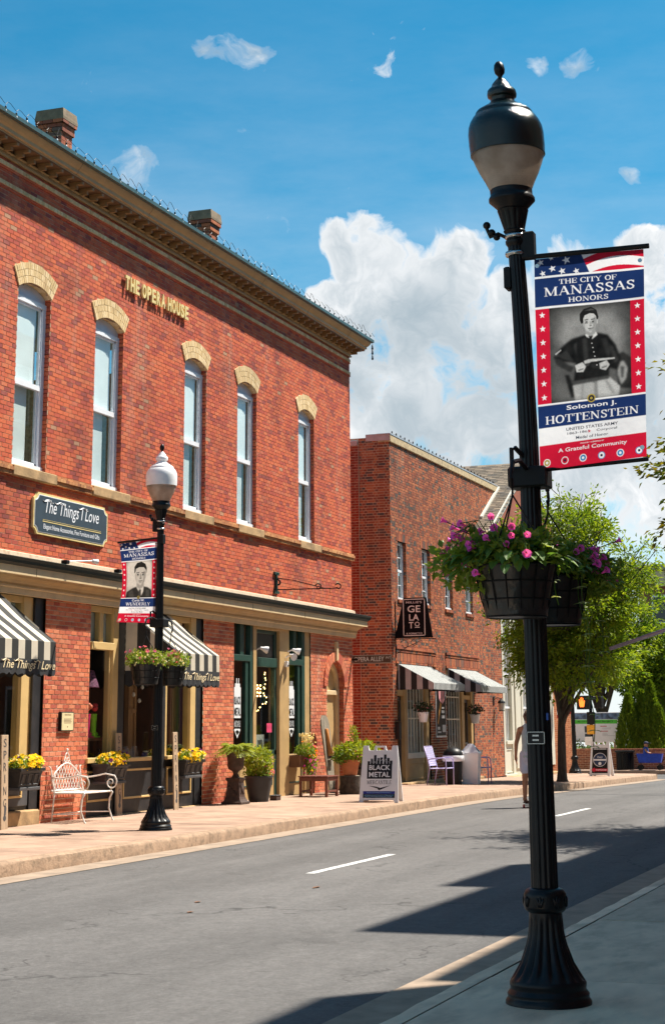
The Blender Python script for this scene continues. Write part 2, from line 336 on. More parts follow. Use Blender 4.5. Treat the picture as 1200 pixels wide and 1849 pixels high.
# ---- lettering: sans from the built-in font, serif capitals from strokes
_txt_cache = {}
def text_geo(s, bold=0.0, shear=0.0):
    key = (s, bold, shear)
    if key in _txt_cache: return _txt_cache[key]
    cu = bpy.data.curves.new('t', 'FONT'); cu.body = s; cu.size = 1.0; cu.offset = bold; cu.shear = shear; cu.resolution_u = 3
    ob = bpy.data.objects.new('t', cu); COL.objects.link(ob)
    dg = bpy.context.evaluated_depsgraph_get(); me = ob.evaluated_get(dg).to_mesh()
    V = [tuple(v.co) for v in me.vertices]; Fc = [tuple(p.vertices) for p in me.polygons]
    ob.evaluated_get(dg).to_mesh_clear(); bpy.data.objects.remove(ob); bpy.data.curves.remove(cu)
    _txt_cache[key] = (V, Fc); return V, Fc
SER = {  # glyph: width, list of strokes (points, thickness) ; serifs: list of (x, y, w)
 'A': (0.92, [([(0.46,1),(0.13,0)],.06),([(0.46,1),(0.79,0)],.16),([(0.24,.36),(0.66,.36)],.06)], [(0.13,0,.24),(0.79,0,.28)]),
 'C': (0.88, [([(.80,.80),(.66,.95),(.46,.98),(.25,.88),(.14,.68),(.12,.5),(.14,.32),(.25,.12),(.46,.02),(.66,.05),(.82,.22)],.12),([(.80,.98),(.80,.68)],.06)], []),
 'D': (0.94, [([(.2,0),(.2,1)],.16),([(.2,.97),(.5,.97),(.7,.88),(.82,.68),(.84,.5),(.82,.32),(.7,.12),(.5,.03),(.2,.03)],.10)], [(.2,0,.28),(.2,1,.28)]),
 'E': (0.82, [([(.2,0),(.2,1)],.16),([(.2,.97),(.74,.97)],.06),([(.2,.5),(.58,.5)],.06),([(.2,.03),(.76,.03)],.06),([(.74,1),(.74,.74)],.06),([(.76,0),(.76,.28)],.06),([(.58,.62),(.58,.38)],.05)], [(.2,0,.28),(.2,1,.28)]),
 'F': (0.78, [([(.2,0),(.2,1)],.16),([(.2,.97),(.72,.97)],.06),([(.2,.5),(.58,.5)],.06),([(.72,1),(.72,.74)],.06),([(.58,.62),(.58,.38)],.05)], [(.2,0,.32),(.2,1,.28)]),
 'H': (1.0, [([(.2,0),(.2,1)],.16),([(.8,0),(.8,1)],.16),([(.2,.5),(.8,.5)],.06)], [(.2,0,.32),(.2,1,.32),(.8,0,.32),(.8,1,.32)]),
 'I': (0.44, [([(.22,0),(.22,1)],.16)], [(.22,0,.34),(.22,1,.34)]),
 'J': (0.55, [([(.34,1),(.34,.2),(.25,.03),(.1,.06)],.15)], [(.34,1,.34)]),
 'L': (0.80, [([(.2,0),(.2,1)],.16),([(.2,.03),(.74,.03)],.06),([(.74,0),(.74,.3)],.06)], [(.2,0,.28),(.2,1,.34)]),
 'M': (1.18, [([(.2,0),(.2,1)],.07),([(.2,1),(.58,.05)],.16),([(.58,.05),(.96,1)],.06),([(.96,0),(.96,1)],.16)], [(.2,0,.28),(.96,0,.32),(.16,1,.2),(1.0,1,.24)]),
 'N': (1.02, [([(.2,0),(.2,1)],.07),([(.2,1),(.82,.0)],.17),([(.82,0),(.82,1)],.07)], [(.2,0,.28),(.82,1,.28),(.16,1,.2)]),
 'O': (0.98, [([(.49,.98),(.28,.9),(.16,.7),(.13,.5),(.16,.3),(.28,.1),(.49,.02),(.70,.1),(.82,.3),(.85,.5),(.82,.7),(.70,.9),(.49,.98)],.13)], []),
 'R': (0.96, [([(.2,0),(.2,1)],.16),([(.2,.97),(.52,.97),(.68,.88),(.72,.74),(.66,.58),(.5,.5),(.2,.5)],.09),([(.46,.5),(.84,0)],.15)], [(.2,0,.3),(.2,1,.28),(.86,0,.18)]),
 'S': (0.74, [([(.62,.80),(.50,.95),(.34,.97),(.19,.87),(.17,.72),(.28,.58),(.5,.46),(.61,.3),(.57,.12),(.40,.02),(.24,.05),(.13,.2)],.12),([(.62,.98),(.62,.70)],.05),([(.13,.02),(.13,.32)],.05)], []),
 'T': (0.86, [([(.43,0),(.43,1)],.16),([(.08,.97),(.78,.97)],.06),([(.08,1),(.08,.7)],.06),([(.78,1),(.78,.7)],.06)], [(.43,0,.36)]),
 'U': (0.96, [([(.2,1),(.2,.3),(.26,.1),(.44,.02),(.62,.05),(.74,.2),(.76,.35)],.14),([(.76,.3),(.76,1)],.07)], [(.2,1,.32),(.76,1,.26)]),
 'W': (1.3, [([(.12,1),(.4,0)],.16),([(.4,0),(.64,1)],.06),([(.62,1),(.9,0)],.16),([(.9,0),(1.16,1)],.06)], [(.12,1,.3),(.62,1,.2),(1.16,1,.24)]),
 'Y': (0.92, [([(.12,1),(.46,.46)],.16),([(.8,1),(.46,.46)],.06),([(.46,0),(.46,.5)],.16)], [(.12,1,.28),(.8,1,.24),(.46,0,.34)]),
 'G': (0.94, [([(.80,.80),(.66,.95),(.46,.98),(.25,.88),(.14,.68),(.12,.5),(.14,.32),(.25,.12),(.46,.02),(.66,.05),(.78,.18)],.12),([(.78,0.05),(.78,.42)],.14)], [(.76,.42,.3)]),
 '.': (0.3, [([(.15,0),(.15,.14)],.14)], []), ' ': (0.42, [], []), '-': (.5, [([(.1,.4),(.4,.4)],.08)], []), ',': (.3, [([(.17,.12),(.1,-.12)],.12)], []),
}
def serif_geo(s):
    V = []; Fc = []; x0 = 0.0
    for ch in s:
        w, strokes, ser = SER.get(ch, SER[' '])
        for pts, t in strokes:
            P = [Vector((x0+p[0], p[1])) for p in pts]; n = len(P); o = len(V)
            for i in range(n):
                if n == 2: d = (P[1]-P[0]).normalized()
                else: d = (P[min(i+1, n-1)]-P[max(i-1, 0)]); d = d.normalized() if d.length > 1e-6 else (P[1]-P[0]).normalized()
                nn = Vector((-d.y, d.x)); tt = t/2
                if n > 2: tt *= 0.55+0.75*abs(d.y)        # thin where the stroke runs level
                if n == 2 and abs(d.y) > 0.2 and abs(d.x) > 0.2: nn = Vector((1, 0)) if True else nn
                V.append(((P[i]+nn*tt).x, (P[i]+nn*tt).y, 0)); V.append(((P[i]-nn*tt).x, (P[i]-nn*tt).y, 0))
            for i in range(n-1): Fc.append((o+2*i, o+2*i+1, o+2*i+3, o+2*i+2))
        for (x, y, sw) in ser:
            o = len(V); h = 0.055; y0 = y if y < 0.5 else y-h
            V += [(x0+x-sw/2, y0, 0), (x0+x+sw/2, y0, 0), (x0+x+sw/2, y0+h, 0), (x0+x-sw/2, y0+h, 0)]; Fc.append((o, o+1, o+2, o+3))
        x0 += w
    return V, Fc
def place_text(mb, geo, M, cx, cy, h, w=None, align='c', depth=0.0, capref=None):
    """lay flat lettering (x right, y up) centred at cx,cy with letter height h and optional total width w, through matrix M"""
    V, Fc = geo
    xs = [p[0] for p in V]; ys = [p[1] for p in V]
    x0, x1, y0, y1 = min(xs), max(xs), min(ys), max(ys)
    sy = h/(y1-y0); sx = sy if w is None else w/(x1-x0)
    ox = {'c': cx-sx*(x0+x1)/2, 'l': cx-sx*x0}[align]; oy = cy-sy*(y0+y1)/2
    pts = [(ox+sx*p[0], oy+sy*p[1]) for p in V]
    if depth == 0: return mb.add([M @ Vector((p[0], p[1], 0)) for p in pts], Fc)
    n = len(pts)
    vs = [M @ Vector((p[0], p[1], depth)) for p in pts]+[M @ Vector((p[0], p[1], 0)) for p in pts]
    edges = {}
    for f in Fc:
        for i in range(len(f)):
            a, b = f[i], f[(i+1) % len(f)]
            if (b, a) in edges: del edges[(b, a)]
            else: edges[(a, b)] = 1
    return mb.add(vs, [tuple(f) for f in Fc]+[(a, a+n, b+n, b) for (a, b) in edges])
def frame_matrix(o, ux, uy):
    """matrix whose local x,y axes are ux,uy (z = ux x uy) at origin o"""
    ux = Vector(ux).normalized(); uy = Vector(uy).normalized(); uz = ux.cross(uy)
    return Matrix(((ux.x, uy.x, uz.x, o[0]), (ux.y, uy.y, uz.y, o[1]), (ux.z, uy.z, uz.z, o[2]), (0, 0, 0, 1)))
def poly2(mb, M, pts, z=0.0):
    return mb.add([M @ Vector((p[0], p[1], z)) for p in pts], [tuple(range(len(pts)))])
def disc2(mb, M, cx, cy, r, z=0.0, n=20, ry=None):
    ry = ry or r
    return poly2(mb, M, [(cx+r*math.cos(2*pi*k/n), cy+ry*math.sin(2*pi*k/n)) for k in range(n)], z)
def star2(mb, M, cx, cy, r, z=0.0, rot=0.0):
    pts = []
    for k in range(10):
        a = pi/2+rot+k*pi/5; q = r if k % 2 == 0 else r*0.4; pts.append((cx+q*math.cos(a), cy+q*math.sin(a)))
    o = len(mb.v); mb.add([M @ Vector((p[0], p[1], z)) for p in pts]+[M @ Vector((cx, cy, z))], [(k, (k+1) % 10, 10) for k in range(10)])
    return mb

# ---- brickwork
def brick_layout(u0, u1, z0, z1, ch, bl, joint, holes, bond='stretcher', jit=0.0):
    """rows of bricks on a wall; holes: functions z -> list of (a,b) intervals to leave out. returns (n,4) u0,u1,z0,z1 and full flag"""
    out = []; nrow = int(round((z1-z0)/ch))
    for r in range(nrow):
        za = z0+r*ch; zb = za+ch-joint; zm = (za+zb)/2
        cuts = sorted([iv for h in holes for iv in h(zm)])
        if bond == 'stretcher': seq = [bl]; u = u0-(r % 2)*bl/2
        else: seq = [bl, bl/2+joint/4]; u = u0-(0.0 if r % 2 else bl*0.75)
        k = r % 2
        while u < u1:
            L_ = seq[k % len(seq)]; k += 1
            a, b = max(u, u0), min(u+L_-joint, u1); u += L_
            if b-a < 0.02: continue
            segs = [(a, b)]
            for (c, d) in cuts:
                ns = []
                for (p, q) in segs:
                    if d <= p or c >= q: ns.append((p, q)); continue
                    if c-p > 0.02: ns.append((p, c))
                    if q-d > 0.02: ns.append((d, q))
                segs = ns
            for (p, q) in segs: out.append((p, q, za, zb, 1.0 if (q-p > bl-joint-1e-4 and len(segs) == 1) else 0.0))
    return np.array(out)
def bricks_mesh(name, lay, org, uvec, nvec, proud, material, parent, kind='stuff', jitter=0.0007):
    """all bricks of a layout as separate five-sided blocks in one mesh"""
    n = len(lay); org = np.array(org, float); u = np.array(uvec, float); nn = np.array(nvec, float); z = np.array((0, 0, 1.0))
    pr = proud+rng.normal(0, jitter, n)
    dz = rng.normal(0, 0.0012, n)
    V = np.zeros((n, 8, 3)); k = 0
    for dep in (0, 1):
        for (a, b) in ((0, 2), (1, 2), (1, 3), (0, 3)):
            V[:, k] = org+lay[:, a, None]*u+(lay[:, b]+dz)[:, None]*z+(pr[:, None]*nn if dep else -0.004*nn); k += 1
    Q = np.array([(4,5,6,7),(0,1,5,4),(1,2,6,5),(2,3,7,6),(3,0,4,7)])
    if np.dot(np.cross(u, z), nn) < 0: Q = Q[:, ::-1]
    Fq = (np.arange(n)[:, None, None]*8+Q[None]).reshape(-1, 4)
    return np_mesh(name, V.reshape(-1, 3), Fq, material, parent, kind)
def mortar_mesh(name, u0, u1, z0, z1, ch, holes, org, uvec, nvec, material, parent):
    """the wall face behind the bricks, with its openings"""
    mb = MB(); org = Vector(org); u = Vector(uvec); z = Vector((0, 0, 1)); flip = u.cross(z).dot(Vector(nvec)) < 0
    nrow = int(round((z1-z0)/ch))
    def q(a, b, za, zb):
        p = [org+u*a+z*za, org+u*b+z*za, org+u*b+z*zb, org+u*a+z*zb]
        mb.add(p[::-1] if flip else p, [(0, 1, 2, 3)])
    run = None; rows = []
    for r in range(nrow):
        za, zb = z0+r*ch, z0+(r+1)*ch; zm = (za+zb)/2
        segs = [(u0, u1)]
        for (c, d) in sorted([iv for h in holes for iv in h(zm)]):
            ns = []
            for (p, qq) in segs:
                if d <= p or c >= qq: ns.append((p, qq)); continue
                if c > p: ns.append((p, c))
                if d < qq: ns.append((d, qq))
            segs = ns
        if run and run[0] == segs: run[2] = zb
        else:
            if run: rows.append(run)
            run = [segs, za, zb]
    rows.append(run)
    for segs, za, zb in rows:
        for (a, b) in segs: q(a, b, za, zb)
    return mb.build(name, material, parent)
def pick_bricks(lay, org, uvec, nvec, proud, material, parent, count=300, cond=None):
    """take the `count` whole bricks that show largest as objects of their own; returns the layout of the rest"""
    org = Vector(org); u = Vector(uvec); nn = Vector(nvec)
    best = []
    for i, (a, b, za, zb, full) in enumerate(lay):
        if not full: continue
        p = org+u*((a+b)/2)+Vector((0, 0, (za+zb)/2)); q = p-Vector((0, 0, CAM_H)); d = q.dot(_f)
        px = 600+F_PX*q.dot(_r)/d; py = PRINC_Y-F_PX*q.dot(_u)/d
        if not (6 < px < 1194 and 6 < py < 1840): continue
        if cond and not cond(px, py, (a+b)/2, za): continue
        best.append((abs(q.normalized().dot(nn))/d**2, i))
    best.sort(reverse=True); pick = [i for _, i in best[:count]]
    if pick:
        a, b, za, zb, _ = lay[pick[0]]; L_, h = b-a, zb-za
        mb = MB(); o = Vector((0, 0, 0)); z = Vector((0, 0, 1)); e = 0.0015
        f = [o+nn*-0.004, u*L_+nn*-0.004, u*L_+z*h+nn*-0.004, z*h+nn*-0.004]
        m = [p+nn*(proud+0.004-e) for p in f]
        t = [m[0]+u*e+z*e+nn*e, m[1]-u*e+z*e+nn*e, m[2]-u*e-z*e+nn*e, m[3]+u*e-z*e+nn*e]
        fs = [(8,9,10,11)]+[(i, (i+1) % 4, 4+(i+1) % 4, 4+i) for i in range(4)]+[(4+i, 4+(i+1) % 4, 8+(i+1) % 4, 8+i) for i in range(4)]
        if u.cross(z).dot(nn) < 0: fs = [g[::-1] for g in fs]
        mb.add(f+m+t, fs)
        first = mb.build('brick', material, parent)
        for j, i in enumerate(pick):
            ob = first if j == 0 else first.copy()
            if j: COL.objects.link(ob); setpar(ob, parent)
            a, b, za, zb, _ = lay[i]
            ob.location = org+u*a+z*za+nn*random.gauss(0, 0.0007)
    keep = np.ones(len(lay), bool); keep[pick] = False
    return lay[keep]

# ------------------------------------------------------------------ palette
M_MORTAR_U = mat('red_mortar', (0.40, 0.22, 0.13), 0.95, var=0.3, scale=3, bump=0.3, bscale=60, dirt=(.66,.50,.34), dscale=4, damt=.95)
M_MORTAR = mat('mortar', (0.62, 0.48, 0.33), 0.95, var=0.25, scale=9, bump=0.4, bscale=60)
M_MORTAR_G = mat('mortar_buff', (0.62, 0.48, 0.32), 0.95, var=0.2, scale=9, bump=0.4, bscale=60)
M_BRICK = brick_mat('opera_brick', [(0, (.55,.118,.055)), (.25, (.60,.14,.06)), (.45, (.48,.098,.055)), (.60, (.42,.085,.055)), (.74, (.58,.16,.075)), (.86, (.31,.072,.058)), (.94, (.52,.14,.08)), (.985, (.46,.25,.15))])
M_BRICK_P = brick_mat('pier_brick', [(0, (.62,.18,.085)), (.2, (.55,.145,.07)), (.4, (.66,.23,.12)), (.58, (.48,.12,.065)), (.75, (.60,.20,.11)), (.88, (.42,.095,.06))])
M_BRICK_G = brick_mat('mixed_brick', [(0, (.40,.12,.055)), (.2, (.31,.085,.045)), (.38, (.47,.16,.07)), (.52, (.24,.075,.045)), (.72, (.15,.09,.07)), (.82, (.42,.13,.06)), (.94, (.09,.08,.075))])
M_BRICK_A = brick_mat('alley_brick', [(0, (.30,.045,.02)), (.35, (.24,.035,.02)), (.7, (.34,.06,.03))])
M_BRICK_B = brick_mat('buff_brick', [(0, (.74,.55,.30)), (.3, (.68,.49,.25)), (.6, (.78,.60,.35)), (.85, (.62,.44,.22))], soot=(.2,.13,.07))
M_BRICK_BELT = brick_mat('belt_brick', [(0,(.52,.24,.10)),(.3,(.44,.19,.085)),(.6,(.58,.30,.13)),(.85,(.34,.14,.07))], soot=(.12,.07,.04))
M_BRICK_W = brick_mat('garden_wall_brick', [(0, (.36,.13,.07)), (.3, (.30,.10,.06)), (.6, (.42,.17,.09)), (.85, (.24,.09,.06))])
M_STONE = mat('sandstone', (.42,.27,.13), .9, var=.25, scale=5, bump=.5, bscale=25, dirt=(.10,.065,.035), dscale=3, damt=.7)
M_TRIM = mat('tan_trim', (.47,.31,.135), .55, var=.10, scale=3, dirt=(.30,.20,.10), dscale=4, damt=.35, bump=.1, bscale=30)
M_CREAM = mat('cream_trim', (.66,.50,.29), .55, var=.08, scale=3, dirt=(.36,.27,.16), dscale=5, damt=.4)
M_OCHRE = mat('ochre_frame', (.62,.43,.18), .5, var=.08, scale=4)
M_GREEN = mat('dark_green_paint', (.018,.055,.042), .4, var=.15)
M_GUTTER = mat('gutter_metal', (.05,.10,.10), .45, metal=.3, var=.2, scale=8)
M_BLACK = mat('black_paint', (.008,.008,.009), .45, var=.2, scale=8, spec=.3)
M_BLACKSHOP = mat('charcoal_paint', (.014,.015,.018), .5, var=.15, scale=6, dirt=(.06,.05,.045), dscale=6, damt=.4)
M_GREYP = mat('grey_panel', (.07,.07,.075), .55, var=.1)
M_WHITE = mat('white_paint', (.78,.80,.84), .45, var=.05, scale=5)
M_WHITEP = mat('white_plastic', (.80,.80,.82), .35, var=.04)
M_BLIND = mat('window_blind', (.86,.91,.96), .8, var=.10, scale=1.3)
M_SCREEN = mat('insect_screen', (.68,.71,.73), .9, var=.12, scale=1.5)
M_GLASS = glass_mat('window_glass', (.86,.92,.90))
M_SHOPGLASS = glass_mat('shop_glass', (.80,.84,.82), refl=.9)
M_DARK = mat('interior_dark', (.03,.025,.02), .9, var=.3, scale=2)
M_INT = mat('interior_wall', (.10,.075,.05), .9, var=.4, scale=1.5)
M_WOOD = mat('brown_wood', (.16,.07,.03), .6, var=.3, scale=4, stretch=(1,1,.2), bump=.2)
M_METALW = mat('white_iron', (.80,.77,.72), .4, var=.08, scale=8, dirt=(.45,.25,.10), dscale=9, damt=.5)
M_IRON = mat('lamp_iron', (.006,.0065,.008), .36, var=.3, scale=12, bump=.15, bscale=90, spec=.28)
M_IRON2 = mat('bracket_iron', (.007,.007,.008), .5, var=.3, spec=.25)
M_CHROME = mat('steel_strap', (.5,.5,.5), .25, metal=1.0, var=.1)
M_BRASS = mat('gilt_letter', (.75,.60,.26), .45, var=.12, scale=12)

def asphalt_mat():
    m, nt, N, L, B = _new('asphalt')
    g = N.new('ShaderNodeNewGeometry').outputs['Position']
    def noise(sc, det, vec=g, rough=.6):
        n = N.new('ShaderNodeTexNoise'); n.inputs['Scale'].default_value = sc; n.inputs['Detail'].default_value = det; n.inputs['Roughness'].default_value = rough; L.new(vec, n.inputs['Vector']); return n.outputs[0]
    def rng_(v, a, b, c, d):
        r = N.new('ShaderNodeMapRange'); r.inputs['From Min'].default_value = a; r.inputs['From Max'].default_value = b; r.inputs['To Min'].default_value = c; r.inputs['To Max'].default_value = d; L.new(v, r.inputs['Value']); return r.outputs[0]
    def mul(a, b):
        n = N.new('ShaderNodeMath'); n.operation = 'MULTIPLY'; L.new(a, n.inputs[0]); L.new(b, n.inputs[1]); return n.outputs[0]
    fine = noise(160, 3, rough=.75); grit = noise(24, 6, rough=.85); mid = noise(7, 6); big = noise(.6, 5)
    mp = N.new('ShaderNodeMapping'); mp.inputs['Scale'].default_value = (.09, 1.1, 1); L.new(g, mp.inputs['Vector']); tr = noise(1.0, 5, mp.outputs[0])
    v = mul(mul(rng_(fine, .3, .7, .62, 1.38), mul(rng_(mid, .3, .7, .86, 1.14), rng_(grit, .3, .7, .62, 1.38))), mul(rng_(big, .3, .7, .90, 1.10), rng_(tr, .35, .68, 1.12, .80)))
    # tyre-worn bands and long thin cracks
    sep = N.new('ShaderNodeSeparateXYZ'); L.new(g, sep.inputs[0])
    vo = N.new('ShaderNodeTexVoronoi'); vo.feature = 'DISTANCE_TO_EDGE'; vo.inputs['Scale'].default_value = .42
    nd = N.new('ShaderNodeTexNoise'); nd.inputs['Scale'].default_value = 2.2; nd.inputs['Detail'].default_value = 7; L.new(g, nd.inputs['Vector'])
    ad = N.new('ShaderNodeVectorMath'); ad.operation = 'MULTIPLY_ADD'; L.new(nd.outputs['Color'], ad.inputs[0]); ad.inputs[1].default_value = (.5,.9,.5); 
    mp2 = N.new('ShaderNodeMapping'); mp2.inputs['Scale'].default_value = (.35, 1.0, 1); L.new(g, mp2.inputs['Vector']); L.new(mp2.outputs[0], ad.inputs[2]); L.new(ad.outputs[0], vo.inputs['Vector'])
    crack = rng_(vo.outputs['Distance'], 0, .007, .45, 1.0)
    msk = rng_(noise(.45, 3), .50, .60, 1.0, 0.0)
    mx0 = N.new('ShaderNodeMath'); mx0.operation = 'MAXIMUM'; L.new(crack, mx0.inputs[0]); L.new(msk, mx0.inputs[1])
    v = mul(v, mx0.outputs[0])
    ty = N.new('ShaderNodeMapRange'); ty.inputs['From Min'].default_value = 3.5; ty.inputs['From Max'].default_value = 9.62; L.new(sep.outputs['Y'], ty.inputs['Value'])
    cr = N.new('ShaderNodeValToRGB'); cr.color_ramp.interpolation = 'EASE'; els = cr.color_ramp.elements
    stops = [(0, .80), (.04, .98), (.13, .90), (.22, 1.05), (.36, .88), (.47, 1.04), (.66, .89), (.78, 1.05), (.88, .90), (.96, 1.0), (1.0, .85)]
    while len(els) < len(stops): els.new(.5)
    for e, (p, c) in zip(els, stops): e.position = p; e.color = (c*.8, c*.8, c*.8, 1)
    L.new(ty.outputs[0], cr.inputs[0]); v = mul(v, rng_(cr.outputs[0], 0, .8, 0, 1.0))
    v = mul(v, rng_(noise(1.3, 4, rough=.5), .64, .74, 1.0, .78))
    sp = rng_(noise(55, 2, rough=.4), .70, .74, 0.0, 0.35)
    vm = N.new('ShaderNodeVectorMath'); vm.operation = 'SCALE'; vm.inputs[0].default_value = (.118, .113, .110); L.new(v, vm.inputs['Scale'])
    mx = N.new('ShaderNodeMix'); mx.data_type = 'RGBA'; L.new(sp, mx.inputs[0]); L.new(vm.outputs[0], mx.inputs[6]); mx.inputs[7].default_value = (.33,.32,.31,1)
    L.new(mx.outputs[2], B.inputs['Base Color']); B.inputs['Roughness'].default_value = .82; B.inputs['Specular IOR Level'].default_value = .3
    bp = N.new('ShaderNodeBump'); bp.inputs['Strength'].default_value = .55; bp.inputs['Distance'].default_value = .006; L.new(fine, bp.inputs['Height']); L.new(bp.outputs[0], B.inputs['Normal'])
    return m
M_ASPHALT = asphalt_mat()
M_CONC = mat('tan_concrete', (.365,.24,.17), .9, var=.2, scale=2.2, bump=.25, bscale=120, dirt=(.20,.125,.085), dscale=1.6, damt=.8, objrand=.07)
M_CONCN = mat('grey_concrete', (.66,.51,.365), .9, var=.16, scale=3.5, bump=.3, bscale=140, dirt=(.36,.28,.20), dscale=2.6, damt=.85, stretch=(.6,1.5,1), objrand=.16)
M_KERB = mat('kerb_stone', (.33,.22,.145), .92, var=.22, scale=6, bump=.7, bscale=35, dirt=(.11,.085,.055), dscale=13, damt=.7)
M_GUTTERPAN = mat('gutter_concrete', (.30,.225,.165), .9, var=.18, scale=4, bump=.3, bscale=90, dirt=(.15,.12,.09), dscale=3, damt=.6)
M_PAINT = mat('road_paint', (.62,.62,.60), .7, var=.08, scale=8, dirt=(.20,.20,.20), dscale=22, damt=.85)
M_GRASS = mat('ground_green', (.07,.10,.035), .95, var=.3, scale=.4)

# ------------------------------------------------------------------ ground
def gz(x):              # the street falls away gently past the opera house
    if x <= 33: return 0.0
    if x < 39: return -0.0125*(x-33)**2/12.0
    return -0.0125*(x-36)
def side_z(x): return 0.165+gz(x)
XS_ROAD = [-40, 0, 20, 33, 34, 35, 36, 37, 38, 39, 45, 52, 60, 80, 120, 320]
def sheet(name, y0, y1, dz, m, xs=XS_ROAD):
    vs = []
    for x in xs: vs += [(x, y0, gz(x)+dz), (x, y1, gz(x)+dz)]
    return struct(MB().add(vs, [(2*k, 2*k+2, 2*k+3, 2*k+1) for k in range(len(xs)-1)]).build(name, m))
sheet('ground', -300, 900, -.08, M_GRASS, [-300]+XS_ROAD[1:]+[900])
sheet('road', 3.5, 9.62, 0, M_ASPHALT)
XC0, XC1 = 58.9, 68.2       # crossing
sheet('cross_street', 9.624, 160, -.006, M_ASPHALT, [XC0-.4, 62, XC1+.3])
sheet('cross_street', -80, 3.496, -.006, M_ASPHALT, [XC0-.4, 62, XC1+.3])
XG = [x for x in XS_ROAD if x < 55]+[XC0-.5]
sheet('gutter', 9.624, 10.06, .004, M_GUTTERPAN, XG)
sheet('gutter', 3.0, 3.494, .006, M_GUTTERPAN, XG)
for i, (a, b) in enumerate(((6.2, 9.1), (18.2, 21.1), (30.2, 33.0), (42.2, 45.1), (72.2, 75.1), (84.2, 87.1), (-5.8, -2.9))):
    mb = MB(); n = 12; y = 6.94
    for k in range(n):
        x0 = a+(b-a)*k/n; x1 = a+(b-a)*(k+1)/n; e0, e1 = random.uniform(-.006, .006), random.uniform(-.006, .006)
        mb.add([(x0, y+e0, gz(x0)+.004), (x1, y+e1, gz(x1)+.004), (x1, y+.11+e0, gz(x1)+.004), (x0, y+.11+e1, gz(x0)+.004)], [(0,1,2,3)])
    struct(mb.build('lane_dash', M_PAINT))
# far pavement: bed, slabs, kerb stones
sheet('pavement_bed', 10.19, 24.0, .03, M_DARK, XG)
fp = bpy.data.objects.new('far_pavement', None); COL.objects.link(fp); struct(fp); fp.location = (30, 11.8, .1)
WPAR.add(fp.name)
def slab(x0, x1, y0, y1, zf, m, par, g=.007, slope=.008):
    b = .006
    top = [(x0+g+b, y0+g+b), (x1-g-b, y0+g+b), (x1-g-b, y1-g-b), (x0+g+b, y1-g-b)]
    rim = [(x0+g, y0+g), (x1-g, y0+g), (x1-g, y1-g), (x0+g, y1-g)]
    zz = lambda p: zf(p[0])+(slope*(p[1]-10.2) if slope else 0)
    vs = [(p[0], p[1], zz(p)) for p in top]+[(p[0], p[1], zz(p)-b) for p in rim]+[(p[0], p[1], zz(p)-.2) for p in rim]
    fs = [(0,1,2,3)]+[(4+i, 4+(i+1)%4, (i+1)%4, i) for i in range(4)]+[(8+i, 8+(i+1)%4, 4+(i+1)%4, 4+i) for i in range(4)]
    return MB().add(vs, fs).build('paving_slab', m, par)
xs = [-2.0+1.72*i for i in range(36)]
for x0, x1 in zip(xs[:-1], xs[1:]):
    jit = random.uniform(-.002, .002)
    for (y0, y1) in ((10.20, 11.80), (11.80, 13.235)):
        if x1 < XC0: slab(x0, x1, y0, y1, lambda x: side_z(x)+jit, M_CONC, fp)
slab(37.3, 40.8, 13.25, 22.0, lambda x: side_z(x)-.01, M_CONC, fp)
slab(40.9, 58.2, 13.25, 13.60, lambda x: side_z(x)-.004, M_CONC, fp)
kb = bpy.data.objects.new('far_kerb', None); COL.objects.link(kb); struct(kb); kb.location = (25, 10.28, 0); WPAR.add(kb.name)
def kerb_stone(x0, x1, y0, y1, z1, par, face=-1, m=None):
    """kerb with a rounded arris on the road side, its face a little uneven"""
    m = m or M_KERB
    n = 8; prof = [(y0, -.06), (y0, z1-.045), (y0+.012, z1-.018), (y0+.04, z1-.004), (y1, z1)]
    if face > 0: prof = [(y1-(p[0]-y0), p[1]) for p in prof]
    mb = MB(); vs = []; r0 = random.random()*50
    for k in range(n+1):
        x = x0+.004+(x1-x0-.008)*k/n
        for j, (y, z) in enumerate(prof):
            w = .006*math.sin(x*7.3+j+r0)+.004*math.sin(x*17+2*j)
            vs.append((x, y+(w if j in (1, 2) else 0), z+gz(x)+(.6*w if j in (1, 2, 3) else 0)))
    P_ = len(prof); fs = [(k*P_+j, (k+1)*P_+j, (k+1)*P_+j+1, k*P_+j+1) for k in range(n) for j in range(P_-1)]
    if face > 0: fs = [f[::-1] for f in fs]
    fs += [tuple(range(P_)), tuple(range(n*P_, n*P_+P_))[::-1]]
    return mb.add(vs, fs).build('kerb_stone', m, par, smooth='auto')
x = -2.0
while x < XC0-.7:
    L_ = random.uniform(2.7, 3.3); kerb_stone(x, min(x+L_, XC0-.5), 10.04, 10.205, .165, kb); x += L_
# rounded corner of the far pavement at the crossing
cc = [(XC0-.55+1.0*math.cos(-pi/2+pi/2*k/12), 11.04+1.0*math.sin(-pi/2+pi/2*k/12)) for k in range(13)]+[(XC0+.45, 24)]
zc_ = side_z(XC0)+.004; nC = len(cc)
vs = [(p[0], p[1], zc_) for p in cc]+[(XC0-.55, 24, zc_)]+[(p[0], p[1], zc_-.25) for p in cc]
struct(MB().add(vs, [tuple(range(nC+1))]+[(nC+1+k, nC+2+k, k+1, k) for k in range(nC-1)]).build('kerb_corner', M_CONC))
# pavement beyond the crossing, in front of the low wall
struct(MB().bbox(XC1, XC1+5, 8.9, 60, -.7, side_z(XC1)-.02, .015).build('corner_pavement', M_CONC))
